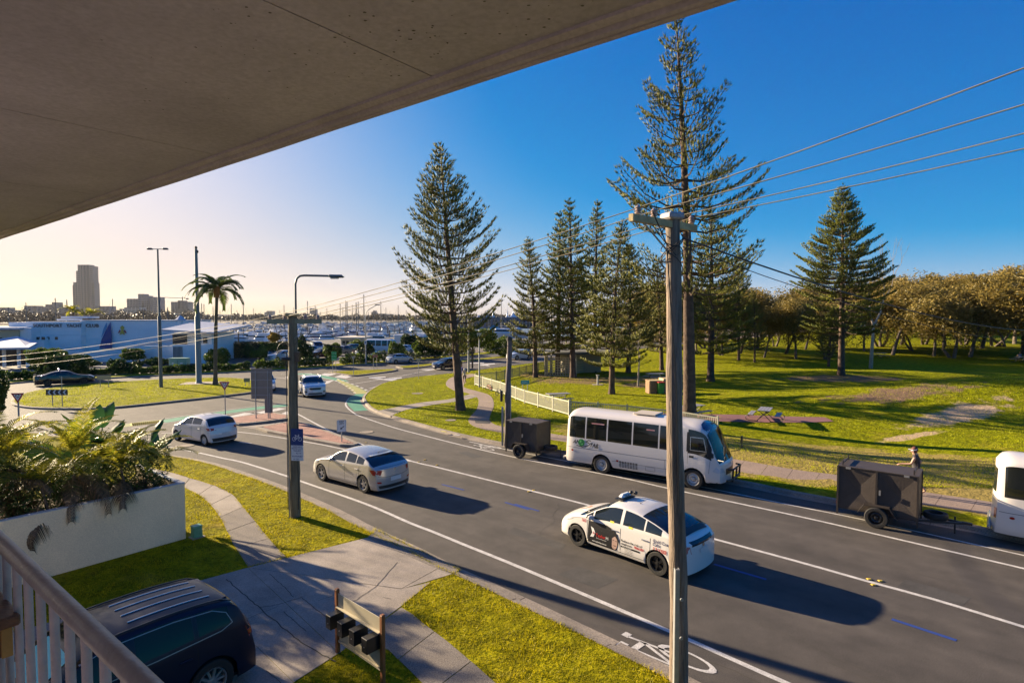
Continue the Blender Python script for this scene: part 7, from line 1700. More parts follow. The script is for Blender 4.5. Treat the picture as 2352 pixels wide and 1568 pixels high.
BB = [(105, 862, 800, 66, 'light green ornamental tree left of the black sedan', bush_l, 1.2), (155, 868, 812, 78, 'dark rounded tree behind the black sedan', bush_d, .4), (102, 852, 834, 62, 'low shrub mound behind the light green tree', bush_d, 0), (210, 822, 794, 30, 'small light green tree before the yacht club wall', bush_l, .6),
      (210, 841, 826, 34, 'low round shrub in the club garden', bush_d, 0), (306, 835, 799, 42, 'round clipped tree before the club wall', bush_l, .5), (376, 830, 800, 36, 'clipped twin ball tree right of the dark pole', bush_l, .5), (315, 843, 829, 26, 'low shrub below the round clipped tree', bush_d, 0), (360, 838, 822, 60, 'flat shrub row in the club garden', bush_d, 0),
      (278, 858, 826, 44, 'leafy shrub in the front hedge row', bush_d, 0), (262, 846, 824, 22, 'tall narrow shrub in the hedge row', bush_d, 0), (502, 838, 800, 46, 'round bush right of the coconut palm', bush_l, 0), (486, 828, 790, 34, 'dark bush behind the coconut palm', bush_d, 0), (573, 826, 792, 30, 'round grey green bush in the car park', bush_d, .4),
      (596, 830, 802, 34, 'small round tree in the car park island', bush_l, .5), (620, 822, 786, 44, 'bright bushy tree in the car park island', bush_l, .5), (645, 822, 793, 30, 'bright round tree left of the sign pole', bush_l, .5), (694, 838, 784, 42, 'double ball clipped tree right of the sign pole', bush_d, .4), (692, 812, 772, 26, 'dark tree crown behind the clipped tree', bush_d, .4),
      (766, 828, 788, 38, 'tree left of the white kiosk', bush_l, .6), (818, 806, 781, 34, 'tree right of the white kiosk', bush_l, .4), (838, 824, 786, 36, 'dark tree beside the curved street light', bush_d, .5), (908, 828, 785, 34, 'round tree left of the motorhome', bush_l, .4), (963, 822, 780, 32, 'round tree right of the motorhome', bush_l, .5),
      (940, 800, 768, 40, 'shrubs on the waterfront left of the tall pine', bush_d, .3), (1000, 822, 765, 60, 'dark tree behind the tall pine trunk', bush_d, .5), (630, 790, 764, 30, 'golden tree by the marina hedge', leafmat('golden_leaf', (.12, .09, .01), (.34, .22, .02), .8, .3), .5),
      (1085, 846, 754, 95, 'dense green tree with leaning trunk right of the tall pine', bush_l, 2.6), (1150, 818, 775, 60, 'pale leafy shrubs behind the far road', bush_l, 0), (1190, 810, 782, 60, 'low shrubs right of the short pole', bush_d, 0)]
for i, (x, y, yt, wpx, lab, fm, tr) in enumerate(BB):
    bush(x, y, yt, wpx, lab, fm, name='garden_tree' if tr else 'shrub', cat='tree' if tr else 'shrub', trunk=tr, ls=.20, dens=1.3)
# hedge row along the far footpath: single plants
k = 0
for (xa, xb, ya, yb, hh, st) in ((12, 130, 872, 868, 20, 15), (168, 410, 862, 855, 17, 15), (425, 575, 853, 848, 16, 15), (592, 760, 846, 839, 20, 14), (790, 900, 836, 829, 22, 14), (930, 1080, 826, 814, 20, 16)):
    x = xa
    while x < xb:
        t = (x-xa)/(xb-xa); y = ya+(yb-ya)*t; k += 1
        bush(x, y, y-hh*random.uniform(.75, 1.15), st*1.35, 'leafy hedge plant beside the far footpath '+('left of the green cabinet', 'between cabinet and coconut palm', 'right of the sign pole', 'near the green direction sign', 'by the curved street light', 'behind the tall pine')[min(5, int(x)//185)], bush_l if k % 3 else bush_d, name='hedge_plant', group='hedge plants along the far footpath', ls=.16, dens=.8, seed=k)
        x += st*random.uniform(.85, 1.1)
def hedge(x0, x1, y, yt, dep, label, fm=hedge_l):
    a, b = G(x0, y, .1), G(x1, y, .1); h = hgt(a, x0, yt); c = (a+b)/2; L = (b-a).length; n = int(260*L*h/2); rng = np.random.default_rng(int(x0)); P = rng.uniform(-.5, .5, size=(n, 3)); f = rng.integers(0, 3, n)
    for ax, (k_, v) in enumerate(((1, -.5), (1, .5), (2, .5))): P[f == ax, k_] = v
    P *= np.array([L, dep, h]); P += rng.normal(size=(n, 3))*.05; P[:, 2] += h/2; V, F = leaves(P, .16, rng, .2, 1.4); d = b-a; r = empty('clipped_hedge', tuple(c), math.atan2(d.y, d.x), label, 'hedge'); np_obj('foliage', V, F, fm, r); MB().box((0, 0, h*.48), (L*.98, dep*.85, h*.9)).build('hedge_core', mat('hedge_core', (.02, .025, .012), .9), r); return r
hedge(534, 700, 822, 786, 1.6, 'long clipped dark hedge between car park and marina')

# fronds
def frond(rng, L, n, leaf, droop, wid=.05, vee=.5, fold=.3, a0=0.6, taper=True):
    """frond along +x rising at a0, drooping; returns V,F(quads)"""
    pts = []; ang = a0; p = np.array([0., 0., 0.]); N = 14; seg = L/N; dirs = []
    for i in range(N+1):
        pts.append(p.copy()); d = np.array([math.cos(ang), 0, math.sin(ang)]); dirs.append(d); p = p+d*seg; ang -= droop/N*(.5+1.2*i/N)
    V = []; F = []
    def quad(a, b, c, d): k = len(V); V.extend([a, b, c, d]); F.append((k, k+1, k+2, k+3))
    for i in range(N): s = .012*(1-i/N)+.004; quad(pts[i]+[0, -s, 0], pts[i+1]+[0, -s*.8, 0], pts[i+1]+[0, s*.8, 0], pts[i]+[0, s, 0])
    for k in range(n):
        t = .16+.84*k/n; i = min(N-1, int(t*N)); fr_ = t*N-i; p = pts[i]*(1-fr_)+pts[i+1]*fr_; d = dirs[i]; up = np.array([-d[2], 0, d[0]]); ll = leaf*math.sin(min(1, .25+t*.95)*math.pi*.86+.15)*rng.uniform(.85, 1.1)
        for s in (-1, 1):
            out = d*.62+np.array([0, s*.85, 0])+up*(vee-.2*rng.random()); out /= np.linalg.norm(out); m = p+out*ll*.55; e = p+out*ll*.95+np.array([0, 0, -ll*fold]); w_ = d*wid*.5*(1 if not taper else .9)
            quad(p-w_*.6, m-w_, m+w_, p+w_*.6); quad(m-w_, e-w_*.15, e+w_*.15, m+w_)
    return np.array(V), np.array(F)
def rotz(V, a): c, s = math.cos(a), math.sin(a); return V@np.array([[c, s, 0], [-s, c, 0], [0, 0, 1]])
def palm(base, trunk_h, lean, nf, L, label, cat='palm', name='palm_tree', leaf=.5, droop=(1.2, 2.0), group=None, fm=palm_l, tr=.05, el=(.2, 1.3), seed=1, n=34, wid=.05, dry=0, trm=None, tiltmax=0, boots=False, wind=None):
    rng = random.Random(seed); r = empty(name, tuple(base), 0, label, cat, group); m = MB(); N = 12; pts = [(lean[0]*(i/N)**1.6, lean[1]*(i/N)**1.6, trunk_h*i/N-.05) for i in range(N+1)]; m.tube(pts, [tr*(1.5 if i == 0 else 1.0-.3*i/N)*(1+.05*(i % 2)) for i in range(N+1)], 9); m.build('trunk', trm or bark2, r, smooth=60)
    for k in range(nf+dry):
        isd = k >= nf; a = 2.4*k+rng.uniform(-.3, .3); e = rng.uniform(*el) if not isd else rng.uniform(-.6, .1); 
        if wind is not None: a = a+.35*math.sin(wind-a)
        V, F = frond(rng, L*rng.uniform(.8, 1.1)*(.85 if isd else 1), n, leaf, rng.uniform(*droop)*(1 if not isd else .9), wid, .45 if not isd else -.1, .25 if not isd else .6, e)
        V = rotz(V, a)+np.array([pts[-1][0], pts[-1][1], trunk_h-.1-.3*isd]); np_obj('frond', V, F, deadleaf if isd else fm, r)
    if boots: mm = MB(); mm.tube([pts[-2], (pts[-1][0], pts[-1][1], trunk_h+.3)], [tr*1.1, tr*1.6], 8); mm.lathe([(.02, -.35), (.22, -.25), (.26, -.1), (.1, .1)], 9, Matrix.Translation((pts[-1][0]-.1, pts[-1][1], trunk_h-.15))); mm.build('crown_heart', mat('coconut_husk', (.22, .10, .03), .8), r)
    return r
b = G(495, 883, .13); palm(b, hgt(b, 497, 664), (.35, 0), 25, 3.3, 'tall coconut palm with windswept fronds on the roundabout', name='coconut_palm', leaf=.85, droop=(1.3, 2.1), fm=palm_c, tr=.19, el=(-.1, 1.25), seed=4, n=46, wid=.10, trm=mat('palm_trunk', (.10, .085, .06), .9, var=.3, vscale=4), boots=True, wind=2.6)
for i, (x, y, lab) in enumerate(((168, 716, 'left palm crown rising behind the yacht club roof'), (210, 722, 'right palm crown rising behind the yacht club roof'))):
    P_ = at(x, y, 118); b = Vector((P_.x, P_.y, .1)); palm(b, P_.z-.1, (0, 0), 14, 2.9, lab, name='palm', leaf=.7, droop=(1.2, 2.1), fm=palm_l, tr=.2, el=(0, 1.3), seed=9+i, n=26, wid=.12)
# palm bed behind the garden wall
spots = [(.6, 1.3, 1.2, .9), (1.3, .7, 1.5, 1.0), (1.6, 2.2, 1.3, 1.0), (2.4, 1.2, 1.9, 1.1), (3.1, .6, 1.3, 1.0), (3.3, 2.4, 1.8, 1.1), (4.1, 1.4, 2.0, 1.15), (4.6, .6, 1.6, 1.0), (5.0, 2.5, 1.9, 1.1), (5.6, 1.3, 2.1, 1.15), (6.2, .7, 1.6, 1.0), (6.6, 2.2, 2.0, 1.1), (7.3, 1.3, 1.9, 1.1), (7.9, .6, 1.5, 1.0), (8.2, 2.3, 1.9, 1.0), (9.0, 1.2, 1.8, 1.0), (9.8, 2.0, 1.7, 1.0), (10.4, 1.0, 1.6, 1.0)]
side_w = ('at the corner of the wall', 'near the wall corner', 'in the middle of the bed', 'left of the broad leaved plant', 'at the left edge of the picture')
for i, (s, d, th_, k) in enumerate(spots):
    p = wpt(s, d, WH-.4); palm(p, th_*.85+(.15 if s > 4 else -.1), (random.uniform(-.2, .2), random.uniform(-.2, .2)), 9, 1.9*k, 'cane palm with '+('feathery yellow fronds ', 'upright green fronds ', 'arching fronds ', 'brown hanging skirt ')[i % 4]+side_w[min(4, i//4)], name='cane_palm', leaf=.50, droop=(1.0, 2.0), group='cane palms in the walled bed', fm=palm_l, tr=.04, el=(.5, 1.4), seed=50+i, n=40, wid=.036, dry=6 if d > 1 else 2)
rng = np.random.default_rng(5); n = 26000; sU = rng.uniform(.2, 11, n); dU = rng.uniform(.25, 3.2, n); zz = rng.uniform(0, 1.0, n)**.8*(1.35+.35*np.sin(sU*1.9)+.25*np.sin(sU*4.3+dU*3)); P = np.stack([wc.x+wdir.x*sU+wn.x*dU, wc.y+wdir.y*sU+wn.y*dU, WH-.35+zz], 1)
V, F = leaves(P, .032, rng, 0, 6, .4); o = np_obj('undergrowth', V, F, bush_d); tag(o, 'dark undergrowth leaves between the palm stems in the walled bed', 'undergrowth', kind='stuff')
def broadleaf(base, n, L, w_, label, seed, stem=.9, fm=banana_l):
    rng = random.Random(seed); r = empty('strelitzia', tuple(base), 0, label, 'broad leaved plant')
    for k in range(n):
        a = rng.uniform(0, 6.28); tilt = rng.uniform(.15, .75); Ls = stem*rng.uniform(.6, 1.2); d = Vector((math.cos(a)*math.sin(tilt), math.sin(a)*math.sin(tilt), math.cos(tilt))); sd = Vector((-math.sin(a), math.cos(a), 0)); nn = d.cross(sd); LL = L*rng.uniform(.7, 1.1); m = MB(); rows = 9; vs = []
        for i in range(rows+1):
            t = i/rows; c = d*(Ls+LL*t)+Vector((math.cos(a), math.sin(a), -.5))*(.35*LL*t*t); ww = w_*math.sin(min(1, t*1.02+.04)*math.pi)**.6*.5+.005
            for s_ in (-1, -.5, 0, .5, 1): vs.append(c+sd*(ww*s_)+nn*(-.25*ww*abs(s_)+.02*math.sin(i*2.5+k)*abs(s_)))
        fs = [(i*5+j, i*5+j+1, i*5+5+j+1, i*5+5+j) for i in range(rows) for j in range(4)]; m.add(vs, fs); m.build('leaf', fm, r, smooth=60)
        m = MB(); m.tube([(0, 0, 0), d*Ls], [.03, .018], 5); m.build('leaf_stalk', fm, r)
    return r
def wlook(x, Y): return at(x, 900, Y)
pz = at(212, 1010, 19.0); broadleaf(Vector((pz.x, pz.y, 1.2)), 15, 1.15, .42, 'tall broad leaved plant rising above the palms', 3, 1.55)
pz = at(330, 1050, 19.6); broadleaf(Vector((pz.x, pz.y, 1.3)), 11, .85, .30, 'smaller broad leaved plant at the right of the palms', 5, 1.0)
bush(-405, 1100, 330, 340, 'unseen leafy tree added outside the left edge to shade the driveway', bush_d, name='garden_tree', cat='tree', dens=3.0, ls=.14, gp=Vector((-21, 17.8, .1)), trunk=2.0, seed=77)  # unseen tree, added to throw shade on the parked SUV and driveway
b = G(-18, 1005, .1); bush(-18, 1005, 850, 70, 'dark leafy shrub at the left edge before the roundabout', bush_d, dens=2.2, ls=.12, gp=G(-22, 1000, .1), trunk=1.2)

# grass blades: one tuft object per lawn
def inside_np(poly, X, Y):
    c = np.zeros(len(X), dtype=bool); j = len(poly)-1
    for i in range(len(poly)):
        xi, yi = poly[i][:2]; xj, yj = poly[j][:2]; m = ((yi > Y) != (yj > Y)) & (X < (xj-xi)*(Y-yi)/(yj-yi+1e-12)+xi); c ^= m; j = i
    return c
blade_m = leafmat('grass_blade', (.14, .15, .003), (.56, .46, .008), 1.2, .45, .6); blade_d = leafmat('grass_blade_park', (.12, .16, .003), (.50, .49, .008), .5, .45, .6)
def blades(name, X, Y, Z, h, w_, m, label):
    n = len(X); rng = np.random.default_rng(len(X)); a = rng.uniform(0, 6.28, n); hh = h*rng.uniform(.5, 1.4, n)*(.7+.6*(np.sin(X*2.1+np.sin(Y*1.7)*2)*np.sin(Y*2.9)+.2)); hh = np.clip(hh, h*.3, h*2); l = rng.normal(size=(n, 2))*.5
    P = np.stack([X, Y, Z], 1); D = np.stack([np.cos(a)*w_, np.sin(a)*w_, np.zeros(n)], 1); Tp = P+np.stack([l[:, 0]*hh, l[:, 1]*hh, hh], 1); V = np.stack([P-D, P+D, Tp], 1).reshape(-1, 3); F = np.arange(3*n).reshape(-1, 3); o = np_obj(name, V, F, m); return tag(o, label, 'grass', kind='stuff')
EDG = 'x'
drv = gd((-600, 1620), (208, 1402), (439, 1338), (569, 1303), (843, 1232), (862, 1216), (1058, 1308), (1041, 1318), (990, 1336), (924, 1390), (946, 1408), (985, 1440), (1030, 1473), (1070, 1507), (1115, 1546), (1300, 1710), (1180, 1800), (965, 1564), (925, 1525), (889, 1490), (805, 1480), (675, 1567), (480, 1780), (100, 2700))
fpath = outer+inner[::-1]; N = 330000; X = RNG.uniform(-16, 8, N); Y = RNG.uniform(8.2, 30, N); keep = inside_np(lawn_poly, X, Y) & ~inside_np(drv, X, Y) & ~inside_np(fpath, X, Y) & (np.abs(X) < Y*.93+1) & (RNG.random(N) < np.clip(14/Y, 0, 1)**1.3); keep &= ~((((X-wc.x)*wn.x+(Y-wc.y)*wn.y) > -.03) & (((X-wc.x)*wdir.x+(Y-wc.y)*wdir.y) > -.03) & (((X-wc.x)*wn.x+(Y-wc.y)*wn.y) < 3.6))
X, Y = X[keep], Y[keep]; blades('grass', X, Y, np.full(len(X), .10), .045, .006, blade_m, 'short green grass blades on the verge and front lawn')
N = 420000; Y = 22+60*RNG.random(N)**1.5; X = RNG.uniform(-14, 45, N); keep = inside_np(park_poly, X, Y) & (np.abs(X) < Y*.93+1); X, Y = X[keep], Y[keep]; Z = np.array([terr(a, b_) for a, b_ in zip(X, Y)]); 
allp = []
for o in bpy.data.objects:
    if o.name.startswith('slab') and o.parent and o.parent.name.startswith('path'): allp.append([(v.co.x, v.co.y) for v in o.data.vertices][:8])
cov = np.zeros(len(X), dtype=bool)
for pl in allp: cov |= inside_np(pl, X, Y)
X, Y, Z = X[~cov], Y[~cov], Z[~cov]; ii_ = np.random.default_rng(1).permutation(len(X))[:200000]; X, Y, Z = X[ii_], Y[ii_], Z[ii_]; blades('grass', X, Y, Z, .055, .014, blade_d, 'green grass tufts over the park lawn')
N = 60000; X = RNG.uniform(-45, -18, N); Y = RNG.uniform(40, 66, N); rbp = GP([(24, 925), (63, 904), (225, 882), (438, 871), (575, 875), (598, 890), (500, 912), (250, 937), (75, 938)]); keep = inside_np(rbp, X, Y); X, Y = X[keep], Y[keep]; blades('grass', X, Y, np.full(len(X), .13), .06, .02, blade_d, 'green grass tufts on the roundabout island')

ed_ = densify(offs(Ew, -.5), .02, closed=False)+densify(drv[3:12], .02, closed=False)+densify(outer, .02, closed=False)+densify(inner, .02, closed=False); ed_ = [p for p in ed_ if 8 < p[1] < 28 and abs(p[0]) < p[1]]
ex = np.array(ed_*2); ex = ex+np.random.default_rng(8).normal(size=ex.shape)*.035; blades('grass', ex[:, 0], ex[:, 1], np.full(len(ex), .10), .06, .007, blade_m, 'ragged grass growing over the edges of kerb and paths')
# ------------------------------------------------------------------ yacht club
def bx(mb, x0, x1, yt, Y, dep, zb=.1, yb=None):
    a, b = at(x0, yt, Y), at(x1, yt, Y); z0 = at(x0, yb, Y).z if yb else zb
    mb.box(((a.x+b.x)/2, Y+dep/2, (a.z+z0)/2), (b.x-a.x, dep, a.z-z0)); return mb
clw = mat('club_wall', (.78, .78, .80), .8, var=.05, vscale=.3, coord='World'); clr = mat('club_roof', (.45, .48, .55), .6); cld = mat('club_dark_glass', (.03, .035, .04), .15); clc = mat('club_cream', (.48, .40, .27), .8)
r = empty('yacht_club', (0, 0, 0), 0, 'long low white yacht club building with big lettering and blue sail mural', 'building'); YC = 92
def part(nm, m_, *a, **k): return bx(MB(), *a, **k).build(nm, m_, r)
part('wall', clw, 184, 409, 736.5, YC, 10); part('wall', clw, 20, 183.5, 740, YC+1.5, 9); part('parapet', clr, 183, 410, 734.8, YC-.15, 10.3, yb=736.3); part('wall', clw, 60, 186, 770, YC-1, 2.3)
part('wall', clw, 70, 100, 776, YC-2, 2); part('wall', clc, -80, 43, 758, YC-3, 12); part('wall', clw, 42.7, 71, 753, YC-2.8, 10); part('roof', clr, -90, 45, 752, YC-3.6, 13, yb=757)
for x in (-2, 13, 28): part('window', cld, x, x+6.5, 775, YC-3.05, .2, yb=781)
for x in (73, 83.5, 95, 107, 126): part('window', cld, x, x+6, 773.5, YC-2.08 if x < 100 else YC-1.06, .2, yb=780)
m = MB(); a, b_, c1 = at(-110, 781, 76), at(66, 792, 74), at(62, 787, 84); m.add([(a.x, 74, a.z-1.0), (b_.x, 74, b_.z-.3), (c1.x, 86, c1.z), (a.x, 86, a.z+.2), (a.x, 74, a.z-1.25), (b_.x, 74, b_.z-.55), (c1.x, 86, c1.z-.25), (a.x, 86, a.z-.05)], [(0, 1, 2, 3), (7, 6, 5, 4), (0, 4, 5, 1), (1, 5, 6, 2)]); m.build('porch_roof', clr, r)
for x in (-30, 4, 38, 58): part('column', clw, x, x+3, 795, 76, .4)
part('porch_glazing', cld, -110, 60, 798, 83, .3); part('wall', clw, 409.5, 428, 745, YC+3, 5)
part('tower', clw, 407, 421, 737, YC+1, 1.8); m = MB(); t_ = at(414, 731, YC+1.9); m.lathe([(.08, .8), (.6, .3), (.8, .1), (.8, 0), (.2, -.1)], 8, Matrix.Translation((t_.x, t_.y, t_.z-.3))); m.build('tower_roof', clr, r); part('tower_window', cld, 412, 416, 739, YC+.9, .2, yb=744)
a, b_ = at(388, 757, 86), at(490, 763, 84); m = MB(); m.add([(a.x, 84, a.z+.1), (b_.x, 84, b_.z), (b_.x+.6, 94, b_.z+.9), (a.x, 94, a.z+1.2), (a.x, 84, a.z-.15), (b_.x, 84, b_.z-.2), (b_.x+.6, 94, b_.z+.65), (a.x, 94, a.z+.9)], [(0, 1, 2, 3), (7, 6, 5, 4), (0, 4, 5, 1), (1, 5, 6, 2)]); m.build('skillion_roof', clr, r)
part('wing_wall', clw, 398, 486, 763.6, 86.5, 7); part('wing_glass', cld, 396, 428, 768, 86.3, .3, yb=795); 
for x in (452, 466): part('window', cld, x, x+9, 775, 86.35, .3, yb=788)
part('fence_wall', clw, 396, 500, 791, 83, .3); part('fence_wall', clw, 330, 396, 794, 84, .3); part('garden_wall', clw, 60, 330, 806, 86, .3)
m = MB()
for k in range(8): a = at(398+k*2.8, 795, 82.9); m.box((a.x, 82.92, a.z-.9), (.05, .06, 1.7))
m.build('gate_bars', cld, r)['kind'] = 'stuff'
def wallpoly(pts, Y, m_, nm): mb = MB(); P = [at(x, y, Y) for x, y in pts]; mb.prism([(p.x, p.z) for p in P][::-1], Y-.06, Y, Matrix(((1, 0, 0, 0), (0, 0, 1, 0), (0, 1, 0, 0), (0, 0, 0, 1)))); return mb.build(nm, m_, r)
wallpoly([(229, 800), (234, 779), (242, 762), (254, 739), (256, 763), (257.5, 800)], YC-.3, mat('sail_blue', (.01, .05, .22), .4), 'sail_mural'); wallpoly([(233, 775), (238, 755), (245, 741), (246, 751), (241, 762)], YC-.22, mat('sail_pale_blue', (.12, .3, .5), .5), 'sail_mural')
gold = mat('crest_gold', (.55, .40, .05), .5); wallpoly([(276, 752), (281, 747), (286, 752), (283, 757), (285, 763), (287, 769), (281, 766), (275, 769), (277, 763), (279, 757)], YC-.12, gold, 'crest'); wallpoly([(271, 765), (275, 757), (277, 759), (275, 764)], YC-.12, mat('crest_red', (.4, .04, .04), .5), 'crest'); wallpoly([(291, 765), (287, 757), (285, 759), (287, 764)], YC-.12, _M['crest_red'], 'crest')
def letters(s, x0, x1, yb, Y, size, m_, parent, dep=.12):
    tv, tf = text2d(s, size, .012, spacing=1.12); a, b = at(x0, yb, Y), at(x1, yb, Y); wmax = max(v[0] for v in tv); k = (b.x-a.x)/wmax; mb = MB(); mb.add([(a.x+v[0]*k, Y, a.z+v[1]) for v in tv], tf); mb.add([(a.x+v[0]*k+.03, Y+dep, a.z+v[1]-.03) for v in tv], tf); return mb.build('lettering', m_, parent)
let = mat('letter_brown', (.16, .13, .11), .5); letters('SOUTHPORT', 91, 143, 750.5, YC-.2+1.5, .75, let, r) if False else letters('SOUTHPORT', 91-16, 171-29, 751, YC-.15-1.2, .72, let, r); part('letter_band', clw, 60, 186, 738.5, YC-1, 2.3, yb=769.7)
letters('YACHT', 152, 187, 751, YC-1.35, .72, let, r); letters('CLUB', 196, 226, 751, YC-.25, .72, let, r); letters('YACHT CLUB', 233, 253, 792, YC-.45, .35, sg_m, r)
part('vent', clw, 130, 158, 732.5, YC+4, 3, yb=736); part('skylight_roof', clr, 140, 200, 726, YC+9, 3, yb=731)
# ------------------------------------------------------------------ far skyline
hzc = [mat('tower_concrete', (.26, .22, .19), .9), mat('tower_pale', (.42, .38, .33), .9), mat('tower_grey', (.20, .20, .21), .9)]; band = mat('tower_bands', (.09, .08, .075), .5)  # grey-brown haze tint is worked into these far concrete colours
def tower(label, blocks, Y, ci=0, name='apartment_tower', fl=3.3, dep=24):
    r = empty(name, (0, 0, 0), 0, label, 'building'); first = True
    for (x0, x1, yt) in blocks:
        bx(MB(), x0, x1, yt, Y, dep, 0).build('block', hzc[ci % 3], r); a, b = at(x0, yt, Y), at(x1, yt, Y); n = max(1, int(a.z/fl/(1 if a.z < 60 else 2))); m = MB(); W = b.x-a.x
        for k in range(n): z = a.z*(k+.5)/n+1; m.box(((a.x+b.x)/2, Y-.3, z), (W*.92, .8, a.z/n*.42))
        m.build('window_bands', band, r)['kind'] = 'stuff'
        nv = max(2, int(W/9)); m = MB()
        for k in range(1, nv): m.box((a.x+W*k/nv, Y-.9, a.z/2), (1.6, 1.2, a.z*.99))
        m.build('fins', hzc[ci % 3], r)['kind'] = 'stuff'
    return r
tower('tallest stepped tower rising over the yacht club', [(178, 205, 608), (182, 213.5, 611), (174.5, 180, 622), (166.5, 178, 655), (168, 177, 648), (204, 216.5, 649)], 1900, 0)
for i, (bl, lab, Y, ci) in enumerate((([(55, 82, 702), (78, 104, 704)], 'low grey block left of the tallest tower', 1500, 2), ([(104, 119, 699), (112, 146, 707), (119, 128, 694)], 'long low building with rooftop box left of the tallest tower', 1500, 0), ([(140, 166, 705)], 'low block hard against the tallest tower', 1450, 0),
        ([(217, 252, 703)], 'wide flat roofed block right of the tallest tower', 1500, 2), ([(264, 286, 712), (274, 281, 709)], 'small low block beside the white banded office', 1500, 2), ([(285, 321, 706)], 'white office block with horizontal window bands', 1400, 1), ([(291, 318, 686)], 'mid height block behind the white banded office', 1800, 0),
        ([(317, 331, 675), (331, 341, 679), (325, 340, 691)], 'tall pair of grey towers left of the dark light pole', 1800, 2), ([(345, 349, 684), (350, 368, 682)], 'slim tower partly behind the dark light pole', 1800, 2), ([(373, 396, 720)], 'low pale building right of the dark light pole', 1500, 1), ([(-10, 14, 706), (0, 30, 712)], 'low building at the far left edge', 1300, 0), ([(30, 56, 713)], 'low flat building near the left edge', 1300, 1),
        ([(607, 620, 717), (612, 626, 714)], 'pale stepped block behind the sign pole', 2200, 1), ([(711, 725, 708)], 'pale square tower right of the sign pole', 2300, 1), ([(749, 757, 722), (756, 768, 726)], 'low dark block on the treed far shore', 2000, 2), ([(831, 848, 726)], 'low wide block left of the grey bay tower', 2200, 2), ([(853, 864, 716), (857, 862, 713)], 'dark blue grey tower across the water', 2200, 2),
        ([(871, 884, 720)], 'pale apartment block right of the grey bay tower', 2200, 1), ([(886, 902, 721)], 'second pale apartment block across the water', 2200, 1), ([(908, 919, 729)], 'small building across the water by the pine', 2200, 0), ([(1196, 1232, 716)], 'pale building seen between the pines', 900, 1))): tower(lab, bl, Y, ci, name='city_building')
r = tower('unfinished concrete tower with a crane on top', [(395, 437, 709), (392.5, 433, 693), (408, 420, 690)], 1700, 0, name='unfinished_tower'); a = at(417, 690, 1700)
rc_ = empty('tower_crane', (a.x, 1705, a.z), 0, 'tower crane standing on the unfinished tower', 'crane'); m = MB(); m.box((0, 0, 5), (1.8, 1.8, 12)); m.build('mast', trim_m, rc_); m = MB(); m.beam((-52, 0, 9), (18, 0, 6), 1.4, 1.4); m.box((14, 0, 5), (6, 3, 4)); m.build('jib', trim_m, rc_)
m = MB(); pts = [(x, 722-6*math.exp(-((x-60)/70)**2)-9*math.exp(-((x-170)/60)**2)*.6+random.uniform(-.6, .6)) for x in range(-200, 560, 12)]; Pm = [at(x, y, 5600) for x, y in pts]; m.add([(p.x, p.y, p.z) for p in Pm]+[(p.x, p.y, -5) for p in Pm]+[(p.x, p.y+600, -5) for p in Pm], [(i, i+1, len(Pm)+i+1, len(Pm)+i) for i in range(len(Pm)-1)]+[(i+1, i, 2*len(Pm)+i, 2*len(Pm)+i+1) for i in range(len(Pm)-1)]); tag(m.build('hills', hzc[2]), kind='structure')
far_l = leafmat('far_tree_foliage', (.10, .08, .05), (.17, .135, .085), .01, .05)
def farwood(x0, x1, Y0, Y1, h, n, label, sz):
    rng = np.random.default_rng(n); Y = rng.uniform(Y0, Y1, n); x = rng.uniform(x0, x1, n); X = (x-CX)/FOC*Y; hh = h*(.5+.14*np.sin(x*.043+Y*.03)+.12*np.sin(x*.117+1)+.10*np.sin(x*.29+Y*.1)+.22*rng.random(n)**3); P = np.stack([X, Y, hh*rng.random(n)**.6+1], 1); V, F = leaves(P, sz, rng, .1, 1.3); tag(np_obj('far_trees', V, F, far_l), label, 'trees', kind='stuff')
farwood(440, 1250, 1090, 1180, 13, 26000, 'low wooded far shore across the water', 3.2); farwood(-60, 470, 560, 700, 15, 42000, 'hazy brown trees behind the yacht club roof', 1.2)
sb_ = MB(); sb_.box((0, 1086, -.9), (2600, 14, .9)); tag(sb_.build('beach', mat('beach_sand', (.42, .36, .27), .9)), kind='structure')
lt_ = MB(); lt_.add([(-600, 250, -.8), (-150, 250, -.8), (-190, 1000, -.8), (-1200, 1000, -.8)], [(0, 1, 2, 3)]); tag(lt_.build('left_shore', far_land_m), kind='structure')

# ------------------------------------------------------------------ marina
hull_w = mat('hull_white', (.68, .68, .70), .25, coat=.5); hull_b = mat('hull_navy', (.015, .03, .10), .25, coat=.5); deck_m = mat('boat_deck', (.55, .53, .50), .6); bglass = mat('boat_glass', (.01, .013, .018), .08); canv = mat('canvas_blue', (.02, .06, .2), .8); mast_m = mat('mast_alloy', (.14, .13, .125), .5, metal=.2)
def hull(mb, L, B, H, flare=.75):
    n = 10; vs = []
    for i in range(n+1):
        t = i/n; x = L*(t-.5); b = B/2*(1-max(0, (t-.55)/.45)**2.2)*(1 if t > 0 else .93); b = max(b, .02); sh = H*(1+.35*t*t)
        vs += [(x+(.06*L*max(0, t-.6)), b, sh), (x, b*flare, 0), (x, -b*flare, 0), (x+(.06*L*max(0, t-.6)), -b, sh)]
    fs = []
    for i in range(n):
        a = i*4
        for k in range(3): fs.append((a+k, a+4+k, a+5+k, a+1+k)[::-1])
        fs.append((a+3, a+7, a+4, a)[::-1])
    fs.append((0, 1, 2, 3)); mb.add(vs, fs)
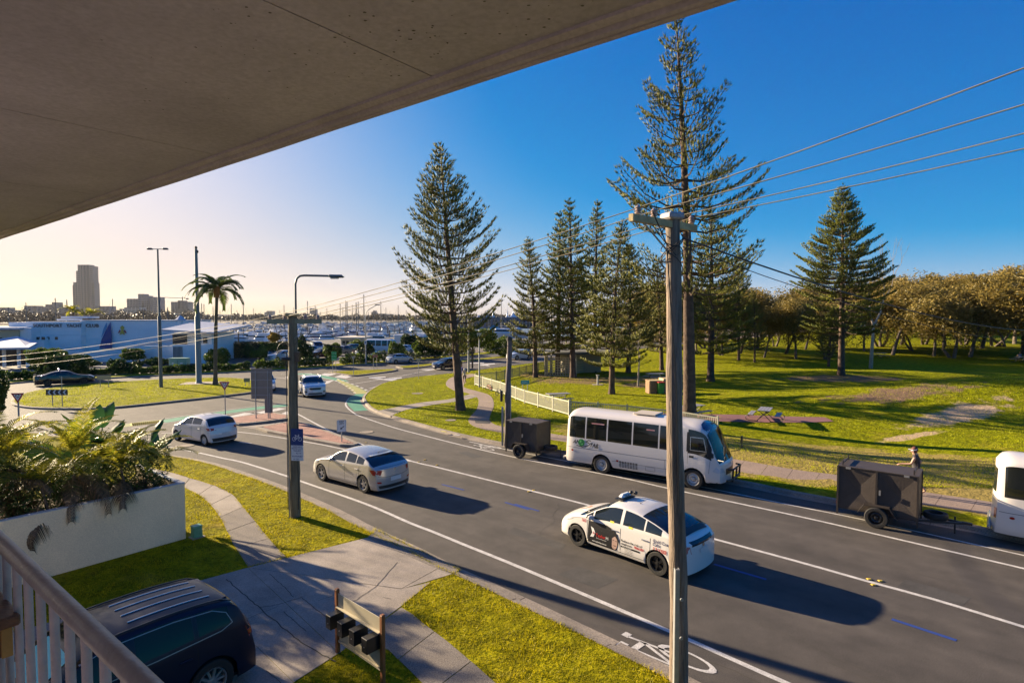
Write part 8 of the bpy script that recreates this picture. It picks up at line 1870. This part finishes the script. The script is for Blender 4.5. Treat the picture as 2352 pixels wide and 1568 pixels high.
def motor(label, fly=True, hm=hull_w, L=12, cov=False):
    r = empty('motor_cruiser', (0, 0, -1.7), 0, label, 'boat', 'motor boats in the marina'); m = MB(); hull(m, L, L*.3, 1.25); m.build('hull', hm, r); h = 1.45
    m = MB(); m.box((-L*.02, 0, h+.45), (L*.5, L*.22, 1.3), taper=.84, bevel=.15); m.build('cabin', hull_w, r); m = MB(); m.box((-L*.02, 0, h+.62), (L*.505, L*.226, .42), taper=.95); m.build('cabin_windows', bglass, r)
    if fly: m = MB(); m.box((-L*.06, 0, h+1.45), (L*.28, L*.19, .6), taper=.85, bevel=.1); m.box((-L*.08, 0, h+2.75), (L*.25, L*.19, .08)); m.build('flybridge', hull_w, r); m = MB(); [m.tube([(-L*.08+sx*L*.1, sy*L*.085, h+1.6), (-L*.08+sx*L*.1, sy*L*.085, h+2.75)], .03, 5) for sx in (-1, 1) for sy in (-1, 1)]; m.tube([(-L*.1, 0, h+2.8), (-L*.12, 0, h+4.3)], .03, 5); m.build('canopy_frame', mast_m, r)['kind'] = 'stuff'
    if cov: m = MB(); m.box((-L*.32, 0, h+1.1), (L*.22, L*.24, .10), bevel=.04); m.build('canopy', canv, r)
    m = MB(); m.tube([(L*.1, L*.13, h+.3), (L*.42, L*.06, h+.75), (L*.53, 0, h+.9), (L*.42, -L*.06, h+.75), (L*.1, -L*.13, h+.3)], .025, 5); m.build('bow_rail', mast_m, r); return r
def yacht(label, L=11, MH=14.5, cover=True, hm=hull_w):
    r = empty('sailing_yacht', (0, 0, -1.7), 0, label, 'sailing boat', 'sailing yachts in the marina'); m = MB(); hull(m, L, L*.28, 1.05); m.build('hull', hm, r); m = MB(); m.box((0, 0, 1.45), (L*.4, L*.17, .5), taper=.8, bevel=.08); m.build('cabin', deck_m, r)
    m = MB(); m.tube([(L*.08, 0, 1), (L*.08, 0, MH)], [.17, .12], 6); m.tube([(L*.08, -1.0, MH*.6), (L*.08, 1.0, MH*.6)], .03, 4); m.build('mast', mast_m, r)
    m = MB(); [m.tube([p, (L*.08, 0, MH)], .018, 3) for p in ((L*.52, 0, 1.3), (-L*.48, 0, 1.2), (L*.05, L*.14, 1.2), (L*.05, -L*.14, 1.2))]; m.build('rigging', cable_m, r); m = MB(); m.tube([(L*.07, 0, 2.4), (-L*.35, 0, 2.3)], [.2, .12], 7); m.build('boom_cover', canv, r); return r
protoM = [motor('white flybridge motor cruiser moored in the marina'), motor('white open motor boat moored in the marina', False, cov=True, L=9), motor('navy hulled flybridge cruiser moored in the marina', True, hull_b, 13), motor('large white flybridge cruiser moored in the marina', True, L=15)]
protoY = [yacht('white sailing yacht with bare mast in the marina'), yacht('navy hulled sailing yacht with bare mast in the marina', hm=hull_b)]
used = set()
def placeb(src, X, Y, rz, sc=1.0, lab=None):
    r = src if src.name not in used else copy_tree(src); used.add(src.name); r.location = (X, Y, -1.7); r.rotation_euler = (0, 0, rz); r.scale = (sc, sc, sc)
    if lab: r['label'] = lab
    return r
def Xat(x, Y): return (x-CX)/FOC*Y
masts = [(464, 698), (468, 696), (488, 703), (527, 698), (542, 712), (554, 698), (702, 691), (762, 722), (777, 696), (792, 692), (799, 690), (815, 694), (821, 718), (828, 692), (830, 676), (870, 692), (912, 701), (15, 705), (55, 694), (122, 684), (152, 688), (254, 686), (328, 716), (383, 705), (455, 716), (1068, 722), (1156, 690), (1165, 716), (640, 712), (735, 716), (845, 716), (957, 712), (1000, 716), (650, 700), (785, 705), (806, 700), (822, 698), (840, 708), (856, 712), (884, 706), (898, 714), (748, 708), (722, 700), (672, 706), (580, 708), (596, 716), (930, 712), (508, 712)]
for i, (x, yt) in enumerate(masts):
    Y = random.uniform(185, 300) if yt < 700 else random.uniform(300, 480)
    if x < 450: Y = random.uniform(185, 240)
    zt = at(x, yt, Y).z+1.7; placeb(protoY[i % 5 == 4], Xat(x, Y), Y, random.choice((.3, .6, 2.9, -.4))+random.uniform(-.2, .2), zt/14.5, 'sailing yacht whose bare mast stands %s in the marina' % ('left of the palm' if x < 480 else 'between palm and sign pole' if x < 660 else 'right of the sign pole' if x < 800 else 'in the dense mast group' if x < 860 else 'near the tall pine' if x < 1000 else 'behind the park pines'))
rows_y = [184, 200, 218, 240, 265, 295, 330, 370, 420, 480, 560, 650]; cnt = 0
for ri, Y in enumerate(rows_y):
    x = 488 if Y < 300 else 520; 
    while x < (1000 if Y < 260 else 1190):
        wpx = 10.5/Y*FOC*random.uniform(.62, 1.15); X = Xat(x, Y)
        if not (900 < x < 1050 and 215 < Y < 350) and random.random() < .86:
            k = random.choice((0, 0, 1, 1, 2, 3, 0)); blast = placeb(protoM[k], X, Y+random.uniform(-4, 4), random.choice((.1, 1.2, 2.6, -.5, 3.0)), random.uniform(.75, 1.1), None); lo = 'left of the sign pole' if x < 665 else 'behind the white kiosk' if x < 850 else 'right of the curved street light' if x < 1000 else 'behind the park pines'; ro = 'near berths' if Y < 230 else 'middle berths' if Y < 340 else 'far berths'; blast['label'] = ('white flybridge cruiser', 'small white open boat', 'navy hulled cruiser', 'large white cruiser')[k]+' in the '+ro+' '+lo; cnt += 1
        x += max(9, wpx*.95)
pil = MB().tube([(0, 0, -3), (0, 0, 3.2)], .2, 7).mesh('pile', mat('pile_timber', (.07, .055, .045), .9)); pc_ = MB().lathe([(.24, 0), (.02, .35)], 7).mesh('pile_cap', hull_w)
for i in range(70):
    Y = random.uniform(178, 330); x = random.uniform(495, 1130); o = bpy.data.objects.new('mooring_pile', pil); C.objects.link(o); o.location = (Xat(x, Y), Y, -1.0); tag(o, 'dark timber mooring pile with white cap '+('in front of the hedge' if x < 650 else 'behind the white kiosk' if x < 850 else 'beside the open water' if x < 1000 else 'behind the park pines')+(' close to shore' if Y < 230 else ' farther out'), 'mooring pile', 'mooring piles in the marina'); c = bpy.data.objects.new('pile_cap', pc_); C.objects.link(c); c.parent = o; c.location = (0, 0, 3.2)
for Y in (192, 228, 280, 350, 450): m = MB(); m.box(((Xat(500, Y)+Xat(1150, Y))/2, Y, -1.35), (Xat(1150, Y)-Xat(500, Y), 1.8, .4)); tag(m.build('pontoon', mat('pontoon', (.35, .32, .28), .8)), {192: 'nearest', 228: 'second nearest', 280: 'middle', 350: 'fourth', 450: 'farthest'}[Y]+' floating pontoon walkway crossing the marina', 'pontoon', 'pontoons in the marina')
# waterfront buildings
wl = mat('kiosk_white', (.6, .57, .5), .7)
def shed(label, x0, x1, yt, Y, dep, m_, roofm, wins=0, name='waterfront_building', over=.4, rh=.35):
    a, b = at(x0, yt, Y), at(x1, yt, Y); c = empty(name, ((a.x+b.x)/2, Y, .1), 0, label, 'building'); W = b.x-a.x; H = a.z-.1; MB().box((0, dep/2, (H-rh)/2), (W, dep, H-rh)).build('wall', m_, c); MB().box((0, dep/2, H-rh/2), (W+2*over, dep+2*over, rh), bevel=.05).build('roof', roofm, c)
    for k in range(wins): xx = -W/2+W*(k+.5)/wins; f = MB().box((xx, -.03, (H-rh)*.5), (W/wins*.7, .08, (H-rh)*.62)).build('window', cld, c); m = MB(); m.box((xx, -.09, (H-rh)*.5), (.08, .04, (H-rh)*.62)); m.box((xx, -.09, (H-rh)*.55), (W/wins*.7, .04, .08)); m.build('window_frame', wl, f)
    return c
shed('small white marina kiosk with flat roof and glass doors', 783, 826, 774, 118, 6, wl, mat('kiosk_roof', (.65, .55, .4), .6), 2, 'kiosk', 1.0); shed('low cream marina building behind the tall pine', 968, 1008, 786, 128, 6, wl, hull_w, 3); shed('long dark grey marina building behind the pines', 1050, 1240, 728, 330, 30, mat('marina_grey', (.13, .13, .16), .7), hzc[2], 12); shed('blue roofed boat shed by the far road', 1083, 1150, 759, 215, 14, mat('shed_blue', (.12, .25, .4), .6), mat('shed_roof_blue', (.35, .45, .55), .5), 4); shed('low pale marina building left of the tent roofs', 1000, 1052, 735, 400, 20, hzc[1], clr, 5)
for i, (x, yt, wd_2) in enumerate(((1118, 712, 26), (1132, 705, 10), (1165, 706, 10), (1178, 713, 26), (1098, 722, 20))):
    a = at(x, yt, 336); R0 = wd_2/FOC*336/2; m = MB(); n = 16; prof = [(R0, 0), (R0*.55, .16), (R0*.28, .38), (R0*.1, .72), (.1, 1)]; H = a.z-at(x, 729, 336).z; m.lathe([(p, q*H) for p, q in prof], 12); o = m.build('tent_roof', hull_w, smooth=30); o.location = (a.x, 340, at(x, 729, 336).z); tag(o, ('leftmost wide', 'left slender', 'right slender', 'rightmost wide', 'low left')[i]+' white peaked tent roof of the marina building', 'tent roof', 'white tent roofs')
a = G(609, 800, .1); a = Vector((Xat(609, 150), 150, .1)); zt = at(609, 772, 150).z; m = MB(); m.lathe([(1.3, zt-2.0), (.8, zt-1.4), (.1, zt-.1)], 4, Matrix.Rotation(R(45), 4, 'Z')); o = empty('marquee', tuple(a), .2, 'small white peaked marquee tent behind the dark hedge', 'tent'); m.build('canopy', hull_w, o); [MB().box((sx, sy, (zt-2)/2), (.08, .08, zt-2)).build('leg', mast_m, o) for sx in (-.9, .9) for sy in (-.9, .9)]
t1 = motor('white yacht hull on stands under trees by the far road', False, L=13); t1.location = (Xat(1164, 150), 150, 1.2); t1.rotation_euler = (0, 0, .1)
tb_ = MB(); rng = np.random.default_rng(3); nn_ = 9; tb_.add([(i*.6-2.4+rng.normal()*.15, j*.5, 2.6*math.sin((i+1)/nn_*2.4)*(1-.25*j)+rng.normal()*.12) for j in range(4) for i in range(nn_)], [(j*nn_+i, j*nn_+i+1, (j+1)*nn_+i+1, (j+1)*nn_+i) for j in range(3) for i in range(nn_-1)]); o = tb_.build('tarpaulin', mat('tarp_blue', (.01, .25, .65), .5), loc=(Xat(1134, 160), 160, 1.6)); tag(o, 'bright blue tarpaulin beside the yacht hull on stands', 'tarpaulin')

# ------------------------------------------------------------------ people
skin = mat('skin', (.42, .25, .17), .55)
def figure(base, rz, label, H=1.65, pose='walk', shirt=(.3, .3, .3), legs=(.03, .03, .04), hair=(.08, .04, .02), band_=None, bare=True, phase=1):
    k = H/1.72; J = {'pel': (0, 0, .95), 'chest': (.03, 0, 1.28), 'neck': (.04, 0, 1.47), 'head': (.06, 0, 1.56), 'top': (.07, 0, 1.66)}; E = [('pel', 'chest'), ('chest', 'neck'), ('neck', 'head'), ('head', 'top')]; Rr = {'pel': .15, 'chest': .155, 'neck': .055, 'head': .098, 'top': .075}
    for s, n in ((1, 'L'), (-1, 'R')):
        st = s*phase
        if pose == 'sit': L = {'hip': (0, .10*s, .50), 'knee': (.42, .12*s, .50), 'ank': (.42, .12*s, .10), 'toe': (.56, .12*s, .04)}
        else: L = {'hip': (0, .10*s, .90), 'knee': (.12 if st > 0 else -.02, .10*s, .49), 'ank': (.18 if st > 0 else -.28, .10*s, .09 if st > 0 else .16), 'toe': (.32 if st > 0 else -.16, .10*s, .03 if st > 0 else .06)}
        if pose == 'reach': Am = {'sh': (.03, .20*s, 1.40), 'el': (.14 if s > 0 else -.12, .26*s, 1.14), 'wr': (.42 if s > 0 else .02, .24*s, 1.10 if s > 0 else .98)}
        elif pose == 'sit': Am = {'sh': (.03, .20*s, .98), 'el': (.16, .25*s, .76), 'wr': (.38, .15*s, .78)}
        else: Am = {'sh': (.02, .20*s, 1.40), 'el': (-.08 if st > 0 else .06, .26*s, 1.12), 'wr': (.02 if st > 0 else .22, .25*s, .90)}
        for q_, v in {**L, **Am}.items(): J[q_+n] = v
        E += [('pel', 'hip'+n), ('hip'+n, 'knee'+n), ('knee'+n, 'ank'+n), ('ank'+n, 'toe'+n), ('chest', 'sh'+n), ('sh'+n, 'el'+n), ('el'+n, 'wr'+n)]; Rr.update({'hip'+n: .095, 'knee'+n: .06, 'ank'+n: .04, 'toe'+n: .035, 'sh'+n: .062, 'el'+n: .042, 'wr'+n: .028})
        w_ = Vector(J['wr'+n]); dv = (w_-Vector(J['el'+n])).normalized(); J['palm'+n] = tuple(w_+dv*.08); E.append(('wr'+n, 'palm'+n)); Rr['palm'+n] = .032
        for f_ in range(5): a = (f_-2)*.018; J['f%d%s' % (f_, n)] = tuple(w_+dv*(.16 if 0 < f_ < 4 else .13)+Vector((0, a, -.02-abs(a)))); E.append(('palm'+n, 'f%d%s' % (f_, n))); Rr['f%d%s' % (f_, n)] = .009
    if pose == 'sit':
        for q_ in ('pel', 'chest', 'neck', 'head', 'top'): x, y, z = J[q_]; J[q_] = (x, y, z-.42)
    if pose == 'reach': 
        for q_ in ('head', 'top'): x, y, z = J[q_]; J[q_] = (x+.03, y, z)
    nm_ = list(J); me = bpy.data.meshes.new('person_body'); me.from_pydata([tuple(c*k for c in J[n]) for n in nm_], [(nm_.index(a), nm_.index(b)) for a, b in E], []); o = bpy.data.objects.new('body', me); C.objects.link(o); sk = o.modifiers.new('s', 'SKIN'); sub = o.modifiers.new('d', 'SUBSURF'); sub.levels = 2; sub.render_levels = 2
    for i, n in enumerate(nm_): v = me.skin_vertices[0].data[i]; v.radius = (Rr[n]*k*(1.0 if n not in ('pel', 'chest') else .8), Rr[n]*k); v.use_root = n == 'pel'
    dg = bpy.context.evaluated_depsgraph_get(); me2 = bpy.data.meshes.new_from_object(o.evaluated_get(dg)); bpy.data.objects.remove(o); o = bpy.data.objects.new('body', me2); C.objects.link(o)
    me2.materials.clear(); hx = '%d%d' % (int(base.x*10), int(base.y*10)); ms = [skin, mat('shirt'+hx, shirt, .8), mat('legwear'+hx, legs, .8)]; [me2.materials.append(q_) for q_ in ms]
    dz = -.42 if pose == 'sit' else 0
    for p in me2.polygons:
        c = p.center/k; z = c.z-dz*(1 if c.z > .6 or pose != 'sit' else 1); p.use_smooth = True; p.material_index = 1 if .93 < z < 1.45 and (abs(c.y) < .235 and (abs(c.y) < .17 or z > 1.22)) else 2 if ((.52 < z <= .93 and abs(c.y) < .21) or (pose == 'sit' and .35 < c.z < .6 and abs(c.y) < .25)) else 0
    r = empty('person', tuple(base), rz, label, 'person'); o.parent = r; hz = J['head']; m = MB(); m.lathe([(.02, .135), (.07, .115), (.108, .05), (.112, -.01), (.10, -.06), (.06, -.10)], 12, Matrix.Translation((hz[0]*k-.018, 0, (hz[2]+.045)*k)) @ Matrix.Rotation(R(-14), 4, 'Y')); m.build('hair', mat('hair'+hx, hair, .7), r, smooth=60)
    m = MB(); m.add([(hz[0]*k+.135, 0, hz[2]*k-.01), (hz[0]*k+.095, .018, hz[2]*k-.02), (hz[0]*k+.095, -.018, hz[2]*k-.02), (hz[0]*k+.095, 0, hz[2]*k+.03)], [(0, 1, 3), (0, 3, 2), (0, 2, 1)]); m.build('nose', skin, r); m = MB(); [m.box((hz[0]*k+.092, s*.034, hz[2]*k+.022), (.02, .022, .012)) for s in (-1, 1)]; m.box((hz[0]*k+.09, 0, hz[2]*k-.05), (.02, .04, .01)); m.build('eyes_and_mouth', mat('eye_dark', (.05, .02, .015), .4), r); m = MB(); [m.box((hz[0]*k, s*.10, hz[2]*k), (.03, .02, .05), bevel=.008) for s in (-1, 1)]; m.build('ears', skin, r)
    if band_: m = MB(); m.lathe([(.118, -.02), (.121, .02)], 14, Matrix.Translation((hz[0]*k-.01, 0, (hz[2]+.06)*k)) @ Matrix.Rotation(R(16), 4, 'Y'), cap=False); m.box((hz[0]*k+.13, 0, (hz[2]+.055)*k), (.09, .15, .012)); m.build('visor', mat('visor_white', band_, .6), r)
    return r
b = T(2103, 1136); dW = (T(1829, 1090)-T(2103, 1136)); figure(b, math.atan2(dW.y, dW.x), 'person in dark t shirt and white visor walking behind the large trailer', 1.75, 'reach', (.035, .03, .035), (.03, .03, .05), (.10, .025, .015), (.7, .65, .65))
b = T(1067, 880); figure(b, R(-75), 'white haired person in grey shirt and dark shorts walking on the path', 1.45, 'walk', (.30, .28, .28), (.02, .02, .025), (.55, .52, .5)); b = T(1059, 868); figure(b, R(-80), 'person in lilac top walking just behind the tall pine trunk', 1.4, 'walk', (.35, .30, .55), (.45, .42, .6), (.3, .15, .08), phase=-1)
for i, (x, lab, cl) in enumerate(((2337, 'person in blue grey shirt sitting at the far right picnic table', (.12, .14, .22)), (2349, 'second seated person in dark top at the right picnic table', (.06, .04, .07)))): b = T(x, 829); figure(b+Vector((0, -.4, 0)), R(80-30*i), lab, 1.72, 'sit', cl)

# ------------------------------------------------------------------ haze
hm_ = bpy.data.materials.new('haze_air'); hm_.use_nodes = True; nt_ = hm_.node_tree; nt_.nodes.remove(nt_.nodes['Principled BSDF']); pv = nt_.nodes.new('ShaderNodeVolumePrincipled'); pv.inputs['Color'].default_value = (.93, .95, 1, 1); pv.inputs['Density'].default_value = HAZE; pv.inputs['Anisotropy'].default_value = .2
nt_.links.new(pv.outputs[0], nt_.nodes['Material Output'].inputs['Volume']); m = MB(); m.box((0, 3200, 104), (12400, 6900, 222)); tag(m.build('haze', hm_), kind='stuff')
